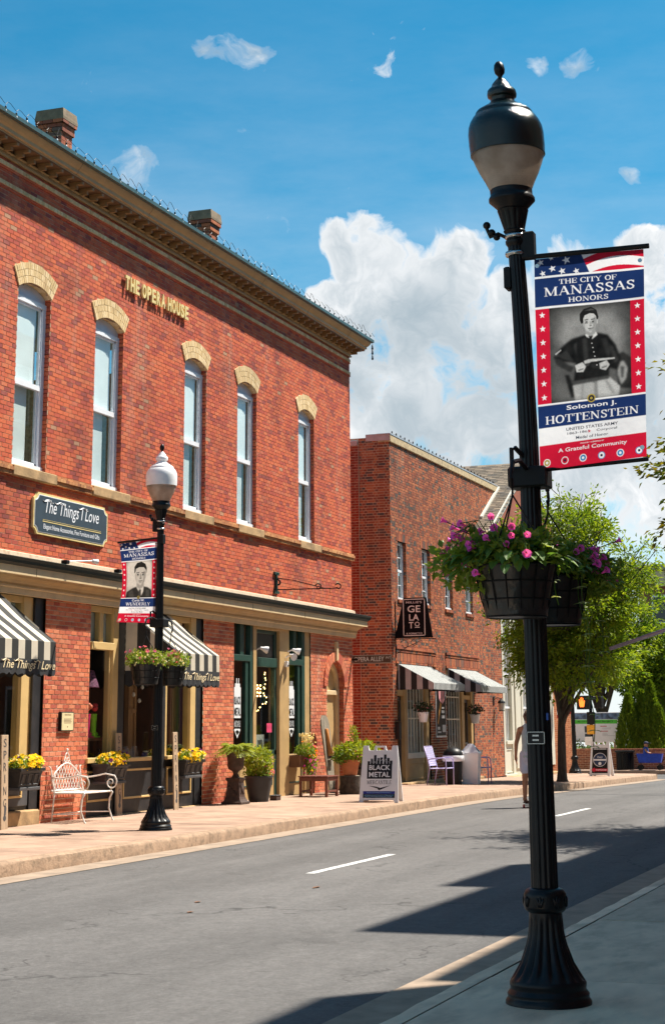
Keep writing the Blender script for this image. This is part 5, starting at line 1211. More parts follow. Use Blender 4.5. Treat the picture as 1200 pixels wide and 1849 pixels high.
# shop fronts
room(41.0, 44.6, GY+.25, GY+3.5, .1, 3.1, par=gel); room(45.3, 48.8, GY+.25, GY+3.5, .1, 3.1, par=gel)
fr1 = bars('shop_front', [(41.98,42.20,GY+.03,GY+.18,.08,3.05), (43.78,44.10,GY+.03,GY+.18,.08,3.05), (41.28,42.0,GY+.05,GY+.18,2.28,2.42), (41.28,44.1,GY+.05,GY+.18,2.92,3.05), (42.2,43.78,GY+.07,GY+.16,.08,.72), (41.28,41.36,GY+.04,GY+.18,.08,2.3)], M_TRIM, gel)
fr2 = bars('shop_front', [(47.25,47.50,GY+.03,GY+.18,.05,3.03), (48.20,48.42,GY+.03,GY+.18,.05,3.03), (45.62,45.70,GY+.04,GY+.18,.05,3.03), (45.62,48.4,GY+.05,GY+.18,2.92,3.03), (45.70,47.25,GY+.07,GY+.16,.05,.72), (47.5,48.2,GY+.05,GY+.18,2.25,2.36)], M_TRIM, gel)
M_SASHW = mat('ivory_sash', (.74,.70,.60), .5, var=.06)
def shop_grid(par, a, b, z0, z1, y, cols, zr):
    it = [(a, a+.05, y, y+.05, z0, z1), (b-.05, b, y, y+.05, z0, z1), (a, b, y, y+.05, z1-.05, z1), (a, b, y-.03, y+.05, z0, z0+.14)]
    for c_ in range(1, cols): x = a+(b-a)*c_/cols; it.append((x-.014, x+.014, y+.006, y+.044, z0+.14, z1-.05))
    for z in zr: it.append((a+.05, b-.05, y+.007, y+.043, z-.018, z+.018))
    w = bars('shop_window', it, M_SASHW, par)
    MB().add([(a+.05,y+.02,z0+.14),(b-.05,y+.02,z0+.14),(b-.05,y+.02,z1-.05),(a+.05,y+.02,z1-.05)],[(0,1,2,3)]).build('pane', M_SHOPGLASS, w); return w
shop_grid(fr1, 42.2, 43.78, .72, 2.92, GY+.09, 6, (1.72, 2.62)); shop_grid(fr2, 45.70, 47.25, .72, 2.92, GY+.09, 6, (1.70, 2.30))
MB().box(42.25, 43.6, GY+.24, GY+.245, .85, 1.95).build('cafe_curtain', mat('lace', (.55,.58,.62), .8, var=.3, scale=3), fr1)
trim_rect(42.3, 43.7, .20, .62, GY+.07, M_TRIM, fr1); trim_rect(45.8, 47.15, .20, .62, GY+.07, M_TRIM, fr2)
for (x0, x1, par) in ((41.36, 41.98, fr1), (47.52, 48.18, fr2)):
    d_ = bars('shop_door', [(x0, x0+.07, GY+.13, GY+.17, .1, 2.26), (x1-.07, x1, GY+.13, GY+.17, .1, 2.26), (x0, x1, GY+.13, GY+.17, .1, .3), (x0, x1, GY+.13, GY+.17, 2.16, 2.26), (x0, x1, GY+.13, GY+.17, 1.0, 1.05)], M_GREYP, par)
    MB().add([(x0+.07,GY+.145,.3),(x1-.07,GY+.145,.3),(x1-.07,GY+.145,2.16),(x0+.07,GY+.145,2.16)],[(0,1,2,3)]).build('door_glass', M_SHOPGLASS, d_)
MB().bbox(41.2, 44.3, GY-.28, GY+.05, -.02, .16, .015).build('door_step', M_STONE, gel); MB().bbox(47.3, 48.6, GY-.2, GY+.05, -.05, .12, .015).build('door_step', M_STONE, gel)
# gelato awnings: thin grey stripes above, broad stripes at the sides
M_GAWN = stripe_mat('gelato_awning_top', 0, .042, (.46,.48,.47), (.10,.11,.11), transl=.1)
M_GAWV = stripe_mat('gelato_awning_front', 0, .055, (.62,.64,.64), (.02,.02,.02), transl=.1)
M_GAWS = stripe_mat('gelato_awning_side', 1, .15, (.42,.40,.40), (.012,.012,.012), off=.2, transl=.05)
def gelato_awning(x0, x1, label):
    t = wthing('shop_awning', label, 'awning', ((x0+x1)/2, GY-.5, 2.4)); d = .95; zt, zf, zb = 3.06, 2.58, 2.42
    vs = []; fs = []; n = 16
    for k in range(n+1): x = x0+(x1-x0)*k/n; vs += [(x, GY-.02, zt), (x, GY-.5, (zt+zf)/2-.012), (x, GY-d, zf)]
    for k in range(n):
        for j in range(2): fs.append((3*k+j, 3*k+j+1, 3*k+j+4, 3*k+j+3))
    MB().add(vs, fs).build('canopy', M_GAWN, t)
    MB().box(x0, x1, GY-d-.004, GY-d, zb, zf).build('valance', M_GAWV, t)
    for x in (x0, x1): MB().add([(x, GY-.02, zt), (x, GY-d, zf), (x, GY-d, zb), (x, GY-.02, zb)], [(0,1,2,3)]).build('side', M_GAWS, t)
    f_ = MB()
    for x in (x0+.02, x1-.02): f_.tube([(x, GY, zb+.02), (x, GY-d+.02, zb+.02)], .012, 6).tube([(x, GY-.02, zt-.03), (x, GY-d+.02, zf-.02)], .012, 6)
    f_.build('frame', M_IRON2, t)
gelato_awning(41.35, 44.15, 'fine-striped grey awning over the left gelato shop door and window')
gelato_awning(45.75, 48.62, 'fine-striped grey awning over the right gelato window and door')
# hanging trapezoid sign
gs = wthing('hanging_sign', "black trapezoid hanging sign lettered MILLIE'S GELATO & SORBETTO", 'sign', (41.2, 13.0, 3.62))
Mg = frame_matrix((41.18, 13.0, 0), (0, -1, 0), (0, 0, 1))
def yx(p): return (13.0-p[0], p[1])
out = [(-.50,3.68),(.50,3.68),(.34,4.68),(-.26,4.68)]
MB().prism([yx(p) for p in out], 'x', 41.182, 41.218).build('board', mat('sign_black', (.004,.004,.005), .6, spec=.1), gs)
tb = MB(); Mt = frame_matrix((41.178, 13.0, 0), (0, -1, 0), (0, 0, 1))
L0, L1, B0, B1 = -.27, .31, 3.73, 4.65
for (q0, q1, r0, r1) in ((L0,L1,B0,B0+.022),(L0,L1,B1-.022,B1),(L0,L0+.022,B0,B1),(L1-.022,L1,B0,B1)): poly2(tb, Mt, [(q0,r0),(q1,r0),(q1,r1),(q0,r1)])
for s_, z_, h_, w_2 in (("MILLIE'S", 4.565, .055, .42), ('GE', 4.40, .17, .34), ('LA', 4.19, .16, .26), ('T', 3.995, .16, .12), ('& SORBETTO', 3.79, .04, .42)):
    place_text(tb, text_geo(s_, .015 if h_ > .1 else .008), Mt, (.02 if s_ != 'T' else -.06), z_, h_, w_2)
place_text(tb, text_geo('O', .015), Mt, .10, 4.02, .115, .13); poly2(tb, Mt, [(.035,3.93),(.165,3.93),(.165,3.95),(.035,3.95)])
tb.build('lettering', mat('sign_cream', (.78,.74,.68), .5), gs)
MB().tube([(41.2, 13.48, 3.2), (41.2, 13.48, 4.6)], .014, 6).tube([(41.2, 13.5, 3.66), (41.2, 12.42, 3.655)], .012, 6).build('bracket', M_IRON2, gs)
X = 41.2
MB().tube(curl(13.25, 3.52, .12), .008, 5).tube(curl(13.0, 3.55, .09), .007, 5).tube([(X, 13.46, 3.3), (X, 13.2, 3.45), (X, 12.8, 3.62)], .008, 5).build('scroll', M_IRON2, gs)
# poster between the shop fronts
ps = wthing('wall_poster', 'tall dark gelato poster with a pink cone on the brick between the shop windows', 'poster', (45.0, GY, 1.2))
MB().bbox(44.55, 45.47, GY-.03, GY-.004, 1.22, 2.62, .005).build('frame', M_WHITEP, ps); MB().box(44.59, 45.43, GY-.034, GY-.025, 1.27, 2.58).build('sheet', M_BLACK, ps)
Mt = frame_matrix((0, GY-.037, 0), (1, 0, 0), (0, 0, 1)); mb = MB(); poly2(mb, Mt, [(44.8,2.25),(44.95,2.14),(45.15,2.10),(45.3,2.2),(45.36,2.5),(45.2,2.56),(44.85,2.54),(44.78,2.4)]); mb.build('scoop', mat('pink_gelato', (.70,.30,.32), .6), ps)
mb = MB(); poly2(mb, Mt, [(44.90,2.14),(45.06,2.09),(44.70,1.55),(44.64,1.60)]); mb.build('cone', mat('wafer', (.60,.28,.06), .6), ps)
mb = MB(); Mt = frame_matrix((0, GY-.0375, 0), (1, 0, 0), (0, 0, 1))
for (q0, r0, q1, r1) in ((45.02,1.86,45.30,1.93),(45.06,1.97,45.28,2.02),(45.02,1.72,45.34,1.80),(44.66,1.42,44.85,1.50),(44.66,1.34,44.95,1.38),(45.08,1.36,45.38,1.55)): poly2(mb, Mt, [(q0,r0),(q1,r0),(q1,r1),(q0,r1)])
mb.build('print', M_WHITEP, ps)
# black letter box on the corner pier, wall lantern
lb = wthing('letter_box', 'black letter box on the brick corner by the gelato shop door', 'letter box', (41.2, GY, 1.3)); MB().bbox(41.06,41.24,GY-.12,GY-.006,1.22,1.62,.01).build('body', M_BLACK, lb); MB().add([(41.04,GY-.14,1.62),(41.26,GY-.14,1.62),(41.26,GY-.006,1.68),(41.04,GY-.006,1.68)],[(0,1,2,3)]).build('lid', mat('rust_lid', (.12,.03,.02), .5), lb)
ln = wthing('wall_lantern', 'dark carriage lantern on the brick wall right of the gelato awnings', 'lantern', (50.75, GY, 2.1))
MB().tube([(50.6,GY,2.25),(50.6,GY-.12,2.33),(50.75,GY-.2,2.30)], .012, 6).bbox(50.5,50.66,GY-.02,GY-.005,2.1,2.36,.006).build('arm', M_IRON2, ln)
MB().lathe([(.13,2.16),(.10,2.22),(.03,2.28),(.01,2.32)], 8, (50.78, GY-.2)).lathe([(.10,1.93),(.10,1.95)], 8, (50.78, GY-.2)).build('hood', M_IRON2, ln); MB().lathe([(.08,1.95),(.10,2.16)], 8, (50.78, GY-.2)).build('glass', mat('lantern_glass', (.45,.44,.40), .25), ln)
def wall_pot(x, z, label):
    t = wthing('hanging_pot', label, 'flower pot', (x, GY-.45, z))
    MB().lathe([(.08,z),(.10,z+.02),(.14,z+.22),(.15,z+.23),(.15,z+.25)], 18, (x, GY-.45)).build('pot', M_WHITEP, t, 'auto')
    MB().tube([(x,GY-.45,z+.2),(x,GY-.45,2.5)], .005, 4).build('hanger', M_IRON2, t)
    leaves_ball((x, GY-.45, z+.36), (.26,.24,.15), 260, .075, MATS['dark_leaf'], t, 'foliage')
    flowers_ball((x, GY-.45, z+.40), (.25,.24,.14), 16, .055, MATS['dusty_pink'], t)
# ---------------- foliage helpers
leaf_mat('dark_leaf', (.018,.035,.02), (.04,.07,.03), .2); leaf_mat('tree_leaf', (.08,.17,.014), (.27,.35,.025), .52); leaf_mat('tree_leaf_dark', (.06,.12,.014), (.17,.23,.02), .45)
leaf_mat('fern_leaf', (.16,.24,.015), (.34,.38,.04), .45); leaf_mat('pansy_leaf', (.13,.22,.02), (.28,.36,.05), .4); leaf_mat('petunia_leaf', (.06,.14,.025), (.15,.27,.05), .4); leaf_mat('maple_leaf', (.05,.09,.012), (.20,.17,.015), .45)
leaf_mat('hedge_leaf', (.07,.14,.012), (.17,.25,.015), .3); leaf_mat('wine_leaf', (.035,.008,.02), (.06,.015,.035), .2); leaf_mat('variegated_leaf', (.14,.24,.06), (.42,.46,.26), .4)
for n_, c_ in (('dusty_pink', (.55,.20,.26)), ('petunia', (.78,.09,.55)), ('pink', (.70,.15,.32)), ('yellow', (.85,.58,.03)), ('violet', (.10,.015,.25)), ('orange', (.85,.25,.02)), ('cream_petal', (.70,.62,.40)), ('magenta', (.6,.06,.45))):
    leaf_mat(n_, c_, tuple(min(1, v*1.3+.03) for v in c_), .35)
def leaf_cloud(pts, size, aspect=.5, up=.3, dirs=None, fold=.25):
    """leaf blades (two triangles folded along the rib) at pts (n,3)"""
    n = len(pts); d = rng.normal(size=(n, 3)) if dirs is None else dirs+rng.normal(scale=.35, size=(n, 3))
    d[:, 2] -= up*0 ; d /= np.linalg.norm(d, axis=1, keepdims=True)+1e-9
    r = rng.normal(size=(n, 3)); s = np.cross(d, r); s /= np.linalg.norm(s, axis=1, keepdims=True)+1e-9
    nn = np.cross(s, d); L_ = size*rng.uniform(.6, 1.3, (n, 1)); W = L_*aspect/2
    base = pts; tip = pts+d*L_-nn*L_*.12; m = pts+d*L_*.45
    V = np.stack([base, m+s*W+nn*W*fold, tip, m-s*W+nn*W*fold], 1).reshape(-1, 3)
    i = np.arange(n)[:, None]*4; T = np.stack([np.concatenate([i, i+1, i+2], 1), np.concatenate([i, i+2, i+3], 1)], 1).reshape(-1, 3)
    return V, T
def ell(c, r, n, shell=.35):
    v = rng.normal(size=(n, 3)); v /= np.linalg.norm(v, axis=1, keepdims=True); q = rng.uniform(shell, 1, (n, 1))**.5
    return np.array(c)+v*q*np.array(r)
def leaves_ball(c, r, n, size, m, par, name='foliage', aspect=.5, dirs=None):
    V, T = leaf_cloud(ell(c, r, n), size, aspect); return np_mesh(name, V, T, m, par, 'stuff')
def flowers_ball(c, r, n, size, m, par, name='blossoms', pts=None):
    """five-petalled open blossoms"""
    P_ = ell(c, r, n, .75) if pts is None else np.array(pts); mb = MB()
    for p in P_:
        v = Vector(p)-Vector(c); v = (v+Vector((random.uniform(-.1,.1), random.uniform(-.1,.1), .08))); v = v.normalized() if v.length > 1e-6 else Vector((0,0,1))
        a = v.orthogonal().normalized(); b = v.cross(a); s = size*random.uniform(.7, 1.2); o = len(mb.v); vs = [Vector(p)-v*s*.35]
        k0 = random.random()*6
        for k in range(10):
            t = k0+2*pi*k/10; q = s*(.5 if k % 2 else .36); vs.append(Vector(p)+a*q*math.cos(t)+b*q*math.sin(t)+v*random.uniform(-.1,.1)*s)
        mb.add(vs, [(0, 1+k, 1+(k+1) % 10) for k in range(10)])
    return mb.build(name, m, par, kind='stuff')
wall_pot(42.0, 1.62, 'white hanging pot of pink flowers at the left gelato window')
wall_pot(46.9, 1.58, 'white hanging pot of pink flowers by the right gelato door')

# ------------------------------------------------------------------ gabled building beyond
gb = wthing('gabled_building', 'brick building with shingled gable roof and tall white shop windows behind the street tree', 'building', (56, 13.5, -.1))
def roof_z(x): return 7.64+.54*(x-49.68)
RX, RZ = 53.85, roof_z(53.85); EX = 48.65
rf = MB().add([(EX,13.0,roof_z(EX)-.02),(RX,13.0,RZ-.02),(RX,26,RZ-.02),(EX,26,roof_z(EX)-.02),(59.2,13.0,roof_z(EX)-.02),(59.2,26,roof_z(EX)-.02)],[(0,1,2,3),(1,4,5,2)]).build('roof', M_DARK, gb)
# shingle courses as real overlapping strips of tabs
mb = MB(); sl_ = math.hypot(1, .54); nrow = int((RX-EX)*sl_/.15)
for r_ in range(nrow):
    xa = EX-.03+r_*.15/sl_; xb = xa+.21/sl_; y = 12.97-(r_ % 2)*.12
    while y < 19.5:
        L_ = random.uniform(.22, .34); e = random.uniform(0, .006)
        mb.add([(xa, y, roof_z(xa)+.018+e), (xa, y+L_-.008, roof_z(xa)+.018+e), (xb, y+L_-.008, roof_z(xb)+.004+e), (xb, y, roof_z(xb)+.004+e), (xa, y, roof_z(xa)+.004), (xa, y+L_-.008, roof_z(xa)+.004)], [(0,3,2,1),(4,0,1,5)]); y += L_
mb.build('shingles', brick_mat('shingle', [(0,(.19,.15,.11)),(.3,(.15,.12,.09)),(.6,(.23,.18,.13)),(.85,(.11,.095,.08))], soot=(.07,.06,.05)), rf, kind='stuff')
# rake boards, boxed eave
M_RAKE = mat('rake_white', (.62,.60,.52), .6, var=.1, dirt=(.3,.3,.25), dscale=6)
def slant(x0, x1, y0, y1, dz0, dz1, nm, m):
    MB().add([(x, y, roof_z(x)+dz) for x in (x0, x1) for y in (y0, y1) for dz in (dz0, dz1)], [(0,1,3,2),(4,6,7,5),(0,4,5,1),(2,3,7,6),(0,2,6,4),(1,5,7,3)]).build(nm, m, rf)
slant(EX-.05, RX, 12.93, 12.975, -.16, .05, 'rake_board', M_RAKE)
slant(49.6, 51.78, 13.40, 13.485, .02, .085, 'flashing', M_RAKE)
MB().bbox(47.95, 48.75, 13.0, 13.26, 6.90, 7.13, .012).build('eave_box', M_CREAM, rf)
MB().add([(EX,13.02,roof_z(EX)-.03),(RX,13.02,RZ-.03),(59.2,13.02,roof_z(EX)-.03),(59.2,13.02,6.6),(51.76,13.02,6.6),(51.76,13.02,7.1),(EX,13.02,7.1)],[(0,6,5,4,3,2,1)]).build('gable_wall', M_BRICK_W, rf)
h_b = [rect_hole(51.4, 58.0, -.3, 6.2)]
lay_b = brick_layout(51.76, 61.2, -.3, -.3+GCH*102, GCH, GBL, .011, h_b)
mortar_mesh('wall', 51.76, 61.2, -.3, -.3+GCH*102, GCH, h_b, (0, GY, 0), (1, 0, 0), (0, -1, 0), M_MORTAR_G, gb)
bricks_mesh('brickwork', lay_b, (0, GY, 0), (1, 0, 0), (0, -1, 0), .008, brick_mat('orange_brick', [(0,(.42,.15,.06)),(.4,(.36,.12,.05)),(.75,(.48,.19,.08))]), gb)
MB().box(61.2, 61.22, GY, 26, -.4, 7).box(51.5, 61.2, GY+.55, GY+.6, -.4, 6.5).build('side_wall', M_MORTAR_G, gb)
M_SHOPW = mat('cream_pilaster', (.62,.60,.50), .55, var=.06, dirt=(.4,.36,.28), dscale=6, damt=.3)
for k, x in enumerate((51.70, 54.0, 56.3)):
    f_ = bars('tall_window', [(x, x+.20, GY-.02, GY+.2, -.1, 6.1), (x+1.06, x+1.26, GY-.02, GY+.2, -.1, 6.1), (x+.2, x+1.06, GY+.02, GY+.2, -.1, .95), (x+.2, x+1.06, GY-.06, GY+.2, .95, 1.05), (x+.2, x+1.06, GY+.02, GY+.2, 5.9, 6.1)], M_SHOPW, gb)
    mb = MB()
    for z in (2.05, 3.05, 4.05, 5.05): mb.box(x+.2, x+1.06, GY+.05, GY+.12, z-.03, z+.03)
    for q in (.41, .63, .85): mb.box(x+q-.012, x+q+.012, GY+.06, GY+.11, 1.05, 5.9)
    mb.build('muntin', M_WHITE, f_); MB().add([(x+.2,GY+.08,1.05),(x+1.06,GY+.08,1.05),(x+1.06,GY+.08,5.9),(x+.2,GY+.08,5.9)],[(0,1,2,3)]).build('pane', M_SHOPGLASS, f_)
    trim_rect(x+.28, x+.98, .1, .8, GY+.02, M_SHOPW, f_)
    bars('pilaster', [(x+1.27, x+2.28, GY-.0, GY+.2, -.1, 6.1), (x+1.45, x+2.1, GY-.04, GY-.0, .2, 5.6), (x-.03, x+1.3, GY-.06, GY+.0, -.12, .06)], M_SHOPW, gb)
MB().bbox(51.6, 58.2, GY-.15, GY+.3, 6.1, 6.35, .02).build('shop_cornice', M_SHOPW, gb)
MB().bbox(51.7, 58.0, GY-.3, GY+.1, -.25, .0, .02).build('door_step', M_STONE, gb)
# barber-striped flag on the corner
fl = wthing('striped_flag', 'small red white and blue flag hanging at the brick corner behind the tree trunk', 'flag', (58.4, 13.2, 1.6))
mb1, mb2, mb3 = MB(), MB(), MB()
for k in range(8):
    z0 = 1.72+k*.115; p = [(58.38, 13.35, z0), (58.38, 12.85, z0+.16), (58.38, 12.85, z0+.275), (58.38, 13.35, z0+.115)]
    (mb1 if k % 3 == 0 else mb2 if k % 3 == 1 else mb3).add(p, [(0,1,2,3)])
mb1.build('red_stripe', mat('flag_red', (.5,.03,.04), .7), fl); mb2.build('white_stripe', M_WHITEP, fl); mb3.build('blue_stripe', mat('flag_blue', (.03,.05,.25), .7), fl)
MB().tube([(58.38,13.5,2.75),(58.38,12.75,2.78)], .015, 6).build('pole', M_IRON2, fl)

# ------------------------------------------------------------------ buildings on the near side of the street (behind the camera's right shoulder; they shade the road)
def near_building(x0, x1, h, label, m):
    t = wthing('brick_building', label, 'building', ((x0+x1)/2, -6, .1), 'buildings on the near side')
    MB().box(x0, x1, -14, -1.32, 0, h).build('wall', m, t); MB().bbox(x0+.02, x1-.02, -1.55, -1.30, h-.5, h-.2, .02).build('cornice', M_TRIM, t)
    mb = MB(); nfl = int(h//3.4)
    for f in range(nfl):
        n = max(1, int((x1-x0)//2))
        for k in range(n):
            xc_ = x0+(x1-x0)*(k+.5)/n; w = bars('window', [(xc_-.5, xc_+.5, -1.33, -1.28, .9+f*3.4, 1.0+f*3.4), (xc_-.5, xc_-.42, -1.33, -1.29, 1.0+f*3.4, 2.7+f*3.4), (xc_+.42, xc_+.5, -1.33, -1.29, 1.0+f*3.4, 2.7+f*3.4), (xc_-.5, xc_+.5, -1.33, -1.29, 2.7+f*3.4, 2.8+f*3.4)], M_WHITE, t)
            MB().box(xc_-.42, xc_+.42, -1.326, -1.318, 1.0+f*3.4, 2.7+f*3.4).build('pane', mat('dark_pane', (.02,.025,.03), .1), w)
# shadow edge on the road at y=Ys for x in (a,b)  ->  parapet height and position
SXY, SZY = SUN_TRAVEL.x/SUN_TRAVEL.y, -SUN_TRAVEL.z/SUN_TRAVEL.y
for i, (xa, xb, Ys) in enumerate(((-6.0, 8.28, 2.3), (8.3, 10.15, 3.85), (10.95, 13.3, 3.42), (13.34, 17.15, 4.74), (17.19, 19.9, 5.2), (19.94, 30.0, 4.70), (30.04, 44.0, 4.3), (62.0, 88.0, 2.6), (88.2, 118.0, 2.2))):
    dy = Ys+1.32
    near_building(xa-SXY*dy, xb-SXY*dy, SZY*dy, ['low brick building nearest the camera on the near side', 'tall slim brick building on the near side beside the camera', 'narrow lower brick building on the near side', 'brick building with stepped parapet on the near side', 'tallest narrow brick building on the near side', 'long brick building on the near side', 'last brick building on the near side before the crossing', 'first brick building on the near side past the crossing', 'second brick building on the near side past the crossing'][i], M_BRICK_W)

# ------------------------------------------------------------------ street lamps with banners and baskets
M_LENS = None
def lens_mat():
    m, nt, N, L, B = _new('prismatic_lens'); tc = N.new('ShaderNodeTexCoord')
    w = N.new('ShaderNodeTexWave'); w.wave_type = 'BANDS'; w.bands_direction = 'Z'; w.inputs['Scale'].default_value = 28; w.inputs['Distortion'].default_value = .5; L.new(tc.outputs['Object'], w.inputs['Vector'])
    n = N.new('ShaderNodeTexNoise'); n.inputs['Scale'].default_value = 7; n.inputs['Detail'].default_value = 5; L.new(tc.outputs['Object'], n.inputs['Vector'])
    cr = N.new('ShaderNodeValToRGB'); cr.color_ramp.elements[0].color = (.60,.48,.38,1); cr.color_ramp.elements[1].color = (.95,.86,.76,1); cr.color_ramp.elements[0].position = .3; cr.color_ramp.elements[1].position = .75; L.new(n.outputs[0], cr.inputs[0])
    L.new(cr.outputs[0], B.inputs['Base Color']); B.inputs['Roughness'].default_value = .12; B.inputs['IOR'].default_value = 1.45
    out = [x for x in N if x.type == 'OUTPUT_MATERIAL'][0]; t = N.new('ShaderNodeBsdfTranslucent'); L.new(cr.outputs[0], t.inputs[0]); ms = N.new('ShaderNodeMixShader'); ms.inputs[0].default_value = .6; L.new(B.outputs[0], ms.inputs[1]); L.new(t.outputs[0], ms.inputs[2])
    tp = N.new('ShaderNodeBsdfTransparent'); tp.inputs[0].default_value = (1,.82,.66,1); m2 = N.new('ShaderNodeMixShader'); m2.inputs[0].default_value = .12; L.new(ms.outputs[0], m2.inputs[1]); L.new(tp.outputs[0], m2.inputs[2]); L.new(m2.outputs[0], out.inputs[0])
    bp = N.new('ShaderNodeBump'); bp.inputs['Strength'].default_value = .5; bp.inputs['Distance'].default_value = .004; L.new(w.outputs[0], bp.inputs['Height']); L.new(bp.outputs[0], B.inputs['Normal']); return m
M_LENS = lens_mat()
M_DOME_D = mat('dark_dome', (.004,.010,.010), .13, var=.5, scale=70, bump=.35, bscale=150, spec=.6)
M_DOME_W = mat('white_dome', (.90,.90,.90), .35, var=.05, scale=6)
PR_PLINTH = [(.2331,0),(.2331,.018),(.222,.034),(.219,.040),(.222,.055),(.2176,.062),(.205,.078),(.205,.090),(.2077,.098),(.208,.112),(.200,.125)]
PR_BELL = [(.200,.125),(.1658,.180),(.145,.215),(.1287,.259),(.1130,.300),(.1029,.339),(.0965,.375),(.0931,.416),(.0899,.468)]
PR_COLLAR = [(.0899,.468),(.100,.472),(.1143,.488),(.116,.50),(.116,.55),(.1151,.566),(.108,.578),(.1006,.589),(.0762,.598)]
PR_CAP = [(.0485,4.266),(.0598,4.284),(.0602,4.30),(.052,4.31),(.052,4.345),(.060,4.35),(.067,4.364),(.062,4.37),(.0738,4.416),(.085,4.46),(.0941,4.494),(.088,4.50),(.1008,4.515),(.12,4.535),(.1397,4.555),(.1397,4.57),(.128,4.592),(.128,4.624)]
PR_LENS = [(.122,4.615),(.150,4.68),(.182,4.745),(.204,4.80),(.2203,4.849)]
PR_DOME = [(.2203,4.849),(.228,4.852),(.228,4.868),(.2308,4.913),(.2312,4.989),(.226,5.03),(.214,5.064),(.195,5.095),(.1773,5.111),(.176,5.125),(.168,5.137),(.135,5.158),(.10,5.18),(.0718,5.206),(.075,5.225),(.088,5.235),(.0913,5.25),(.088,5.275),(.079,5.286),(.062,5.301),(.055,5.32),(.035,5.345),(.0172,5.363)]
PR_FIN = [(.012,5.36),(.014,5.375),(.030,5.395),(.0343,5.42),(.030,5.45),(.018,5.468),(.004,5.476)]
def dense(pr, k=4):
    o = []
    for (a, b), (c, d) in zip(pr[:-1], pr[1:]):
        for i in range(k): o.append((a+(c-a)*i/k, b+(d-b)*i/k))
    return o+[pr[-1]]
def lamp_post(loc, label, dome, bend, scale=1.0, rot=0.0):
    t = thing('street_lamp', label, 'street lamp', loc, 0, 'fluted street lamps')
    off = (lambda z: (bend[0]*max(z-3.0, 0)**1.6/3.4, bend[1]*max(z-3.0, 0)**1.6/3.4)) if bend else None
    MB().lathe(PR_PLINTH, 48).build('plinth', M_IRON, t, 'auto')
    MB().lathe(dense(PR_BELL, 3), 128, flute=lambda z: (.10*min(1, (z-.125)/.03+.0)*min(1, max(0, (.455-z)/.03)) if z < .45 else .0, 16)).build('bell_base', M_IRON, t, 'auto')
    co = MB().lathe(PR_COLLAR, 40).build('collar', M_IRON, t, 'auto')
    for k in range(8):      # cast leaves round the collar
        mb = MB(); a = 2*pi*k/8; ca, sa = math.cos(a), math.sin(a)
        for s in (-1, 0, 1):
            pts = [((.115+.004*q)*math.cos(a+s*.16*q), (.115+.004*q)*math.sin(a+s*.16*q), .500+.05*q*(1 if s else 1.15)) for q in (.05, .4, .8, 1.0)]
            mb.tube(pts, [.010,.010,.008,.003], 5)
        mb.build('leaf_casting', M_IRON, co, True)
    zs = [.598+(4.268-.598)*k/28 for k in range(29)]
    MB().lathe([(.0762+(.0485-.0762)*(z-.598)/3.67, z) for z in zs], 120, flute=lambda z: (.085, 14), off=off).build('shaft', M_IRON, t, 'auto')
    MB().lathe(dense(PR_CAP, 2), 112, off=off, flute=lambda z: (.07, 14) if 4.38 < z < 4.485 else (0, 1)).build('capital', M_IRON, t, 'auto')
    g = MB().lathe(dense(PR_LENS, 3), 48, off=off).build('lens', M_LENS, t, True)
    MB().lathe(PR_DOME, 48, off=off).build('dome', dome, t, 'auto')
    MB().lathe(PR_FIN, 20, off=off).build('finial', M_IRON, t, 'auto')
    dx, dy = off(4.4) if off else (0, 0)
    MB().tube([(dx+.0, dy+.05, 4.33), (dx, dy+.10, 4.36), (dx, dy+.15, 4.345), (dx, dy+.17, 4.40)], .012, 6).ball((dx, dy+.14, 4.37), .024).ball((dx, dy+.17, 4.42), .024).ball((dx,dy+.11,4.34), .022).build('photocell_arm', M_IRON, t, 'auto')
    return t, off
NL = (9.572, 2.294, .12); FL = (22.364, 10.905, .17); ML = (58.4, 12.8, -.12)
near_lamp, noff = lamp_post(NL, 'tall black fluted lamp post with dark dome in the right foreground', M_DOME_D, (0.004, .085))
far_lamp, foff = lamp_post(FL, 'black fluted lamp post with white dome on the far pavement by the opera house', M_DOME_W, None)
mid_lamp, _ = lamp_post(ML, 'black lamp post rising into the street tree beyond the gelato shop', M_DOME_W, None)
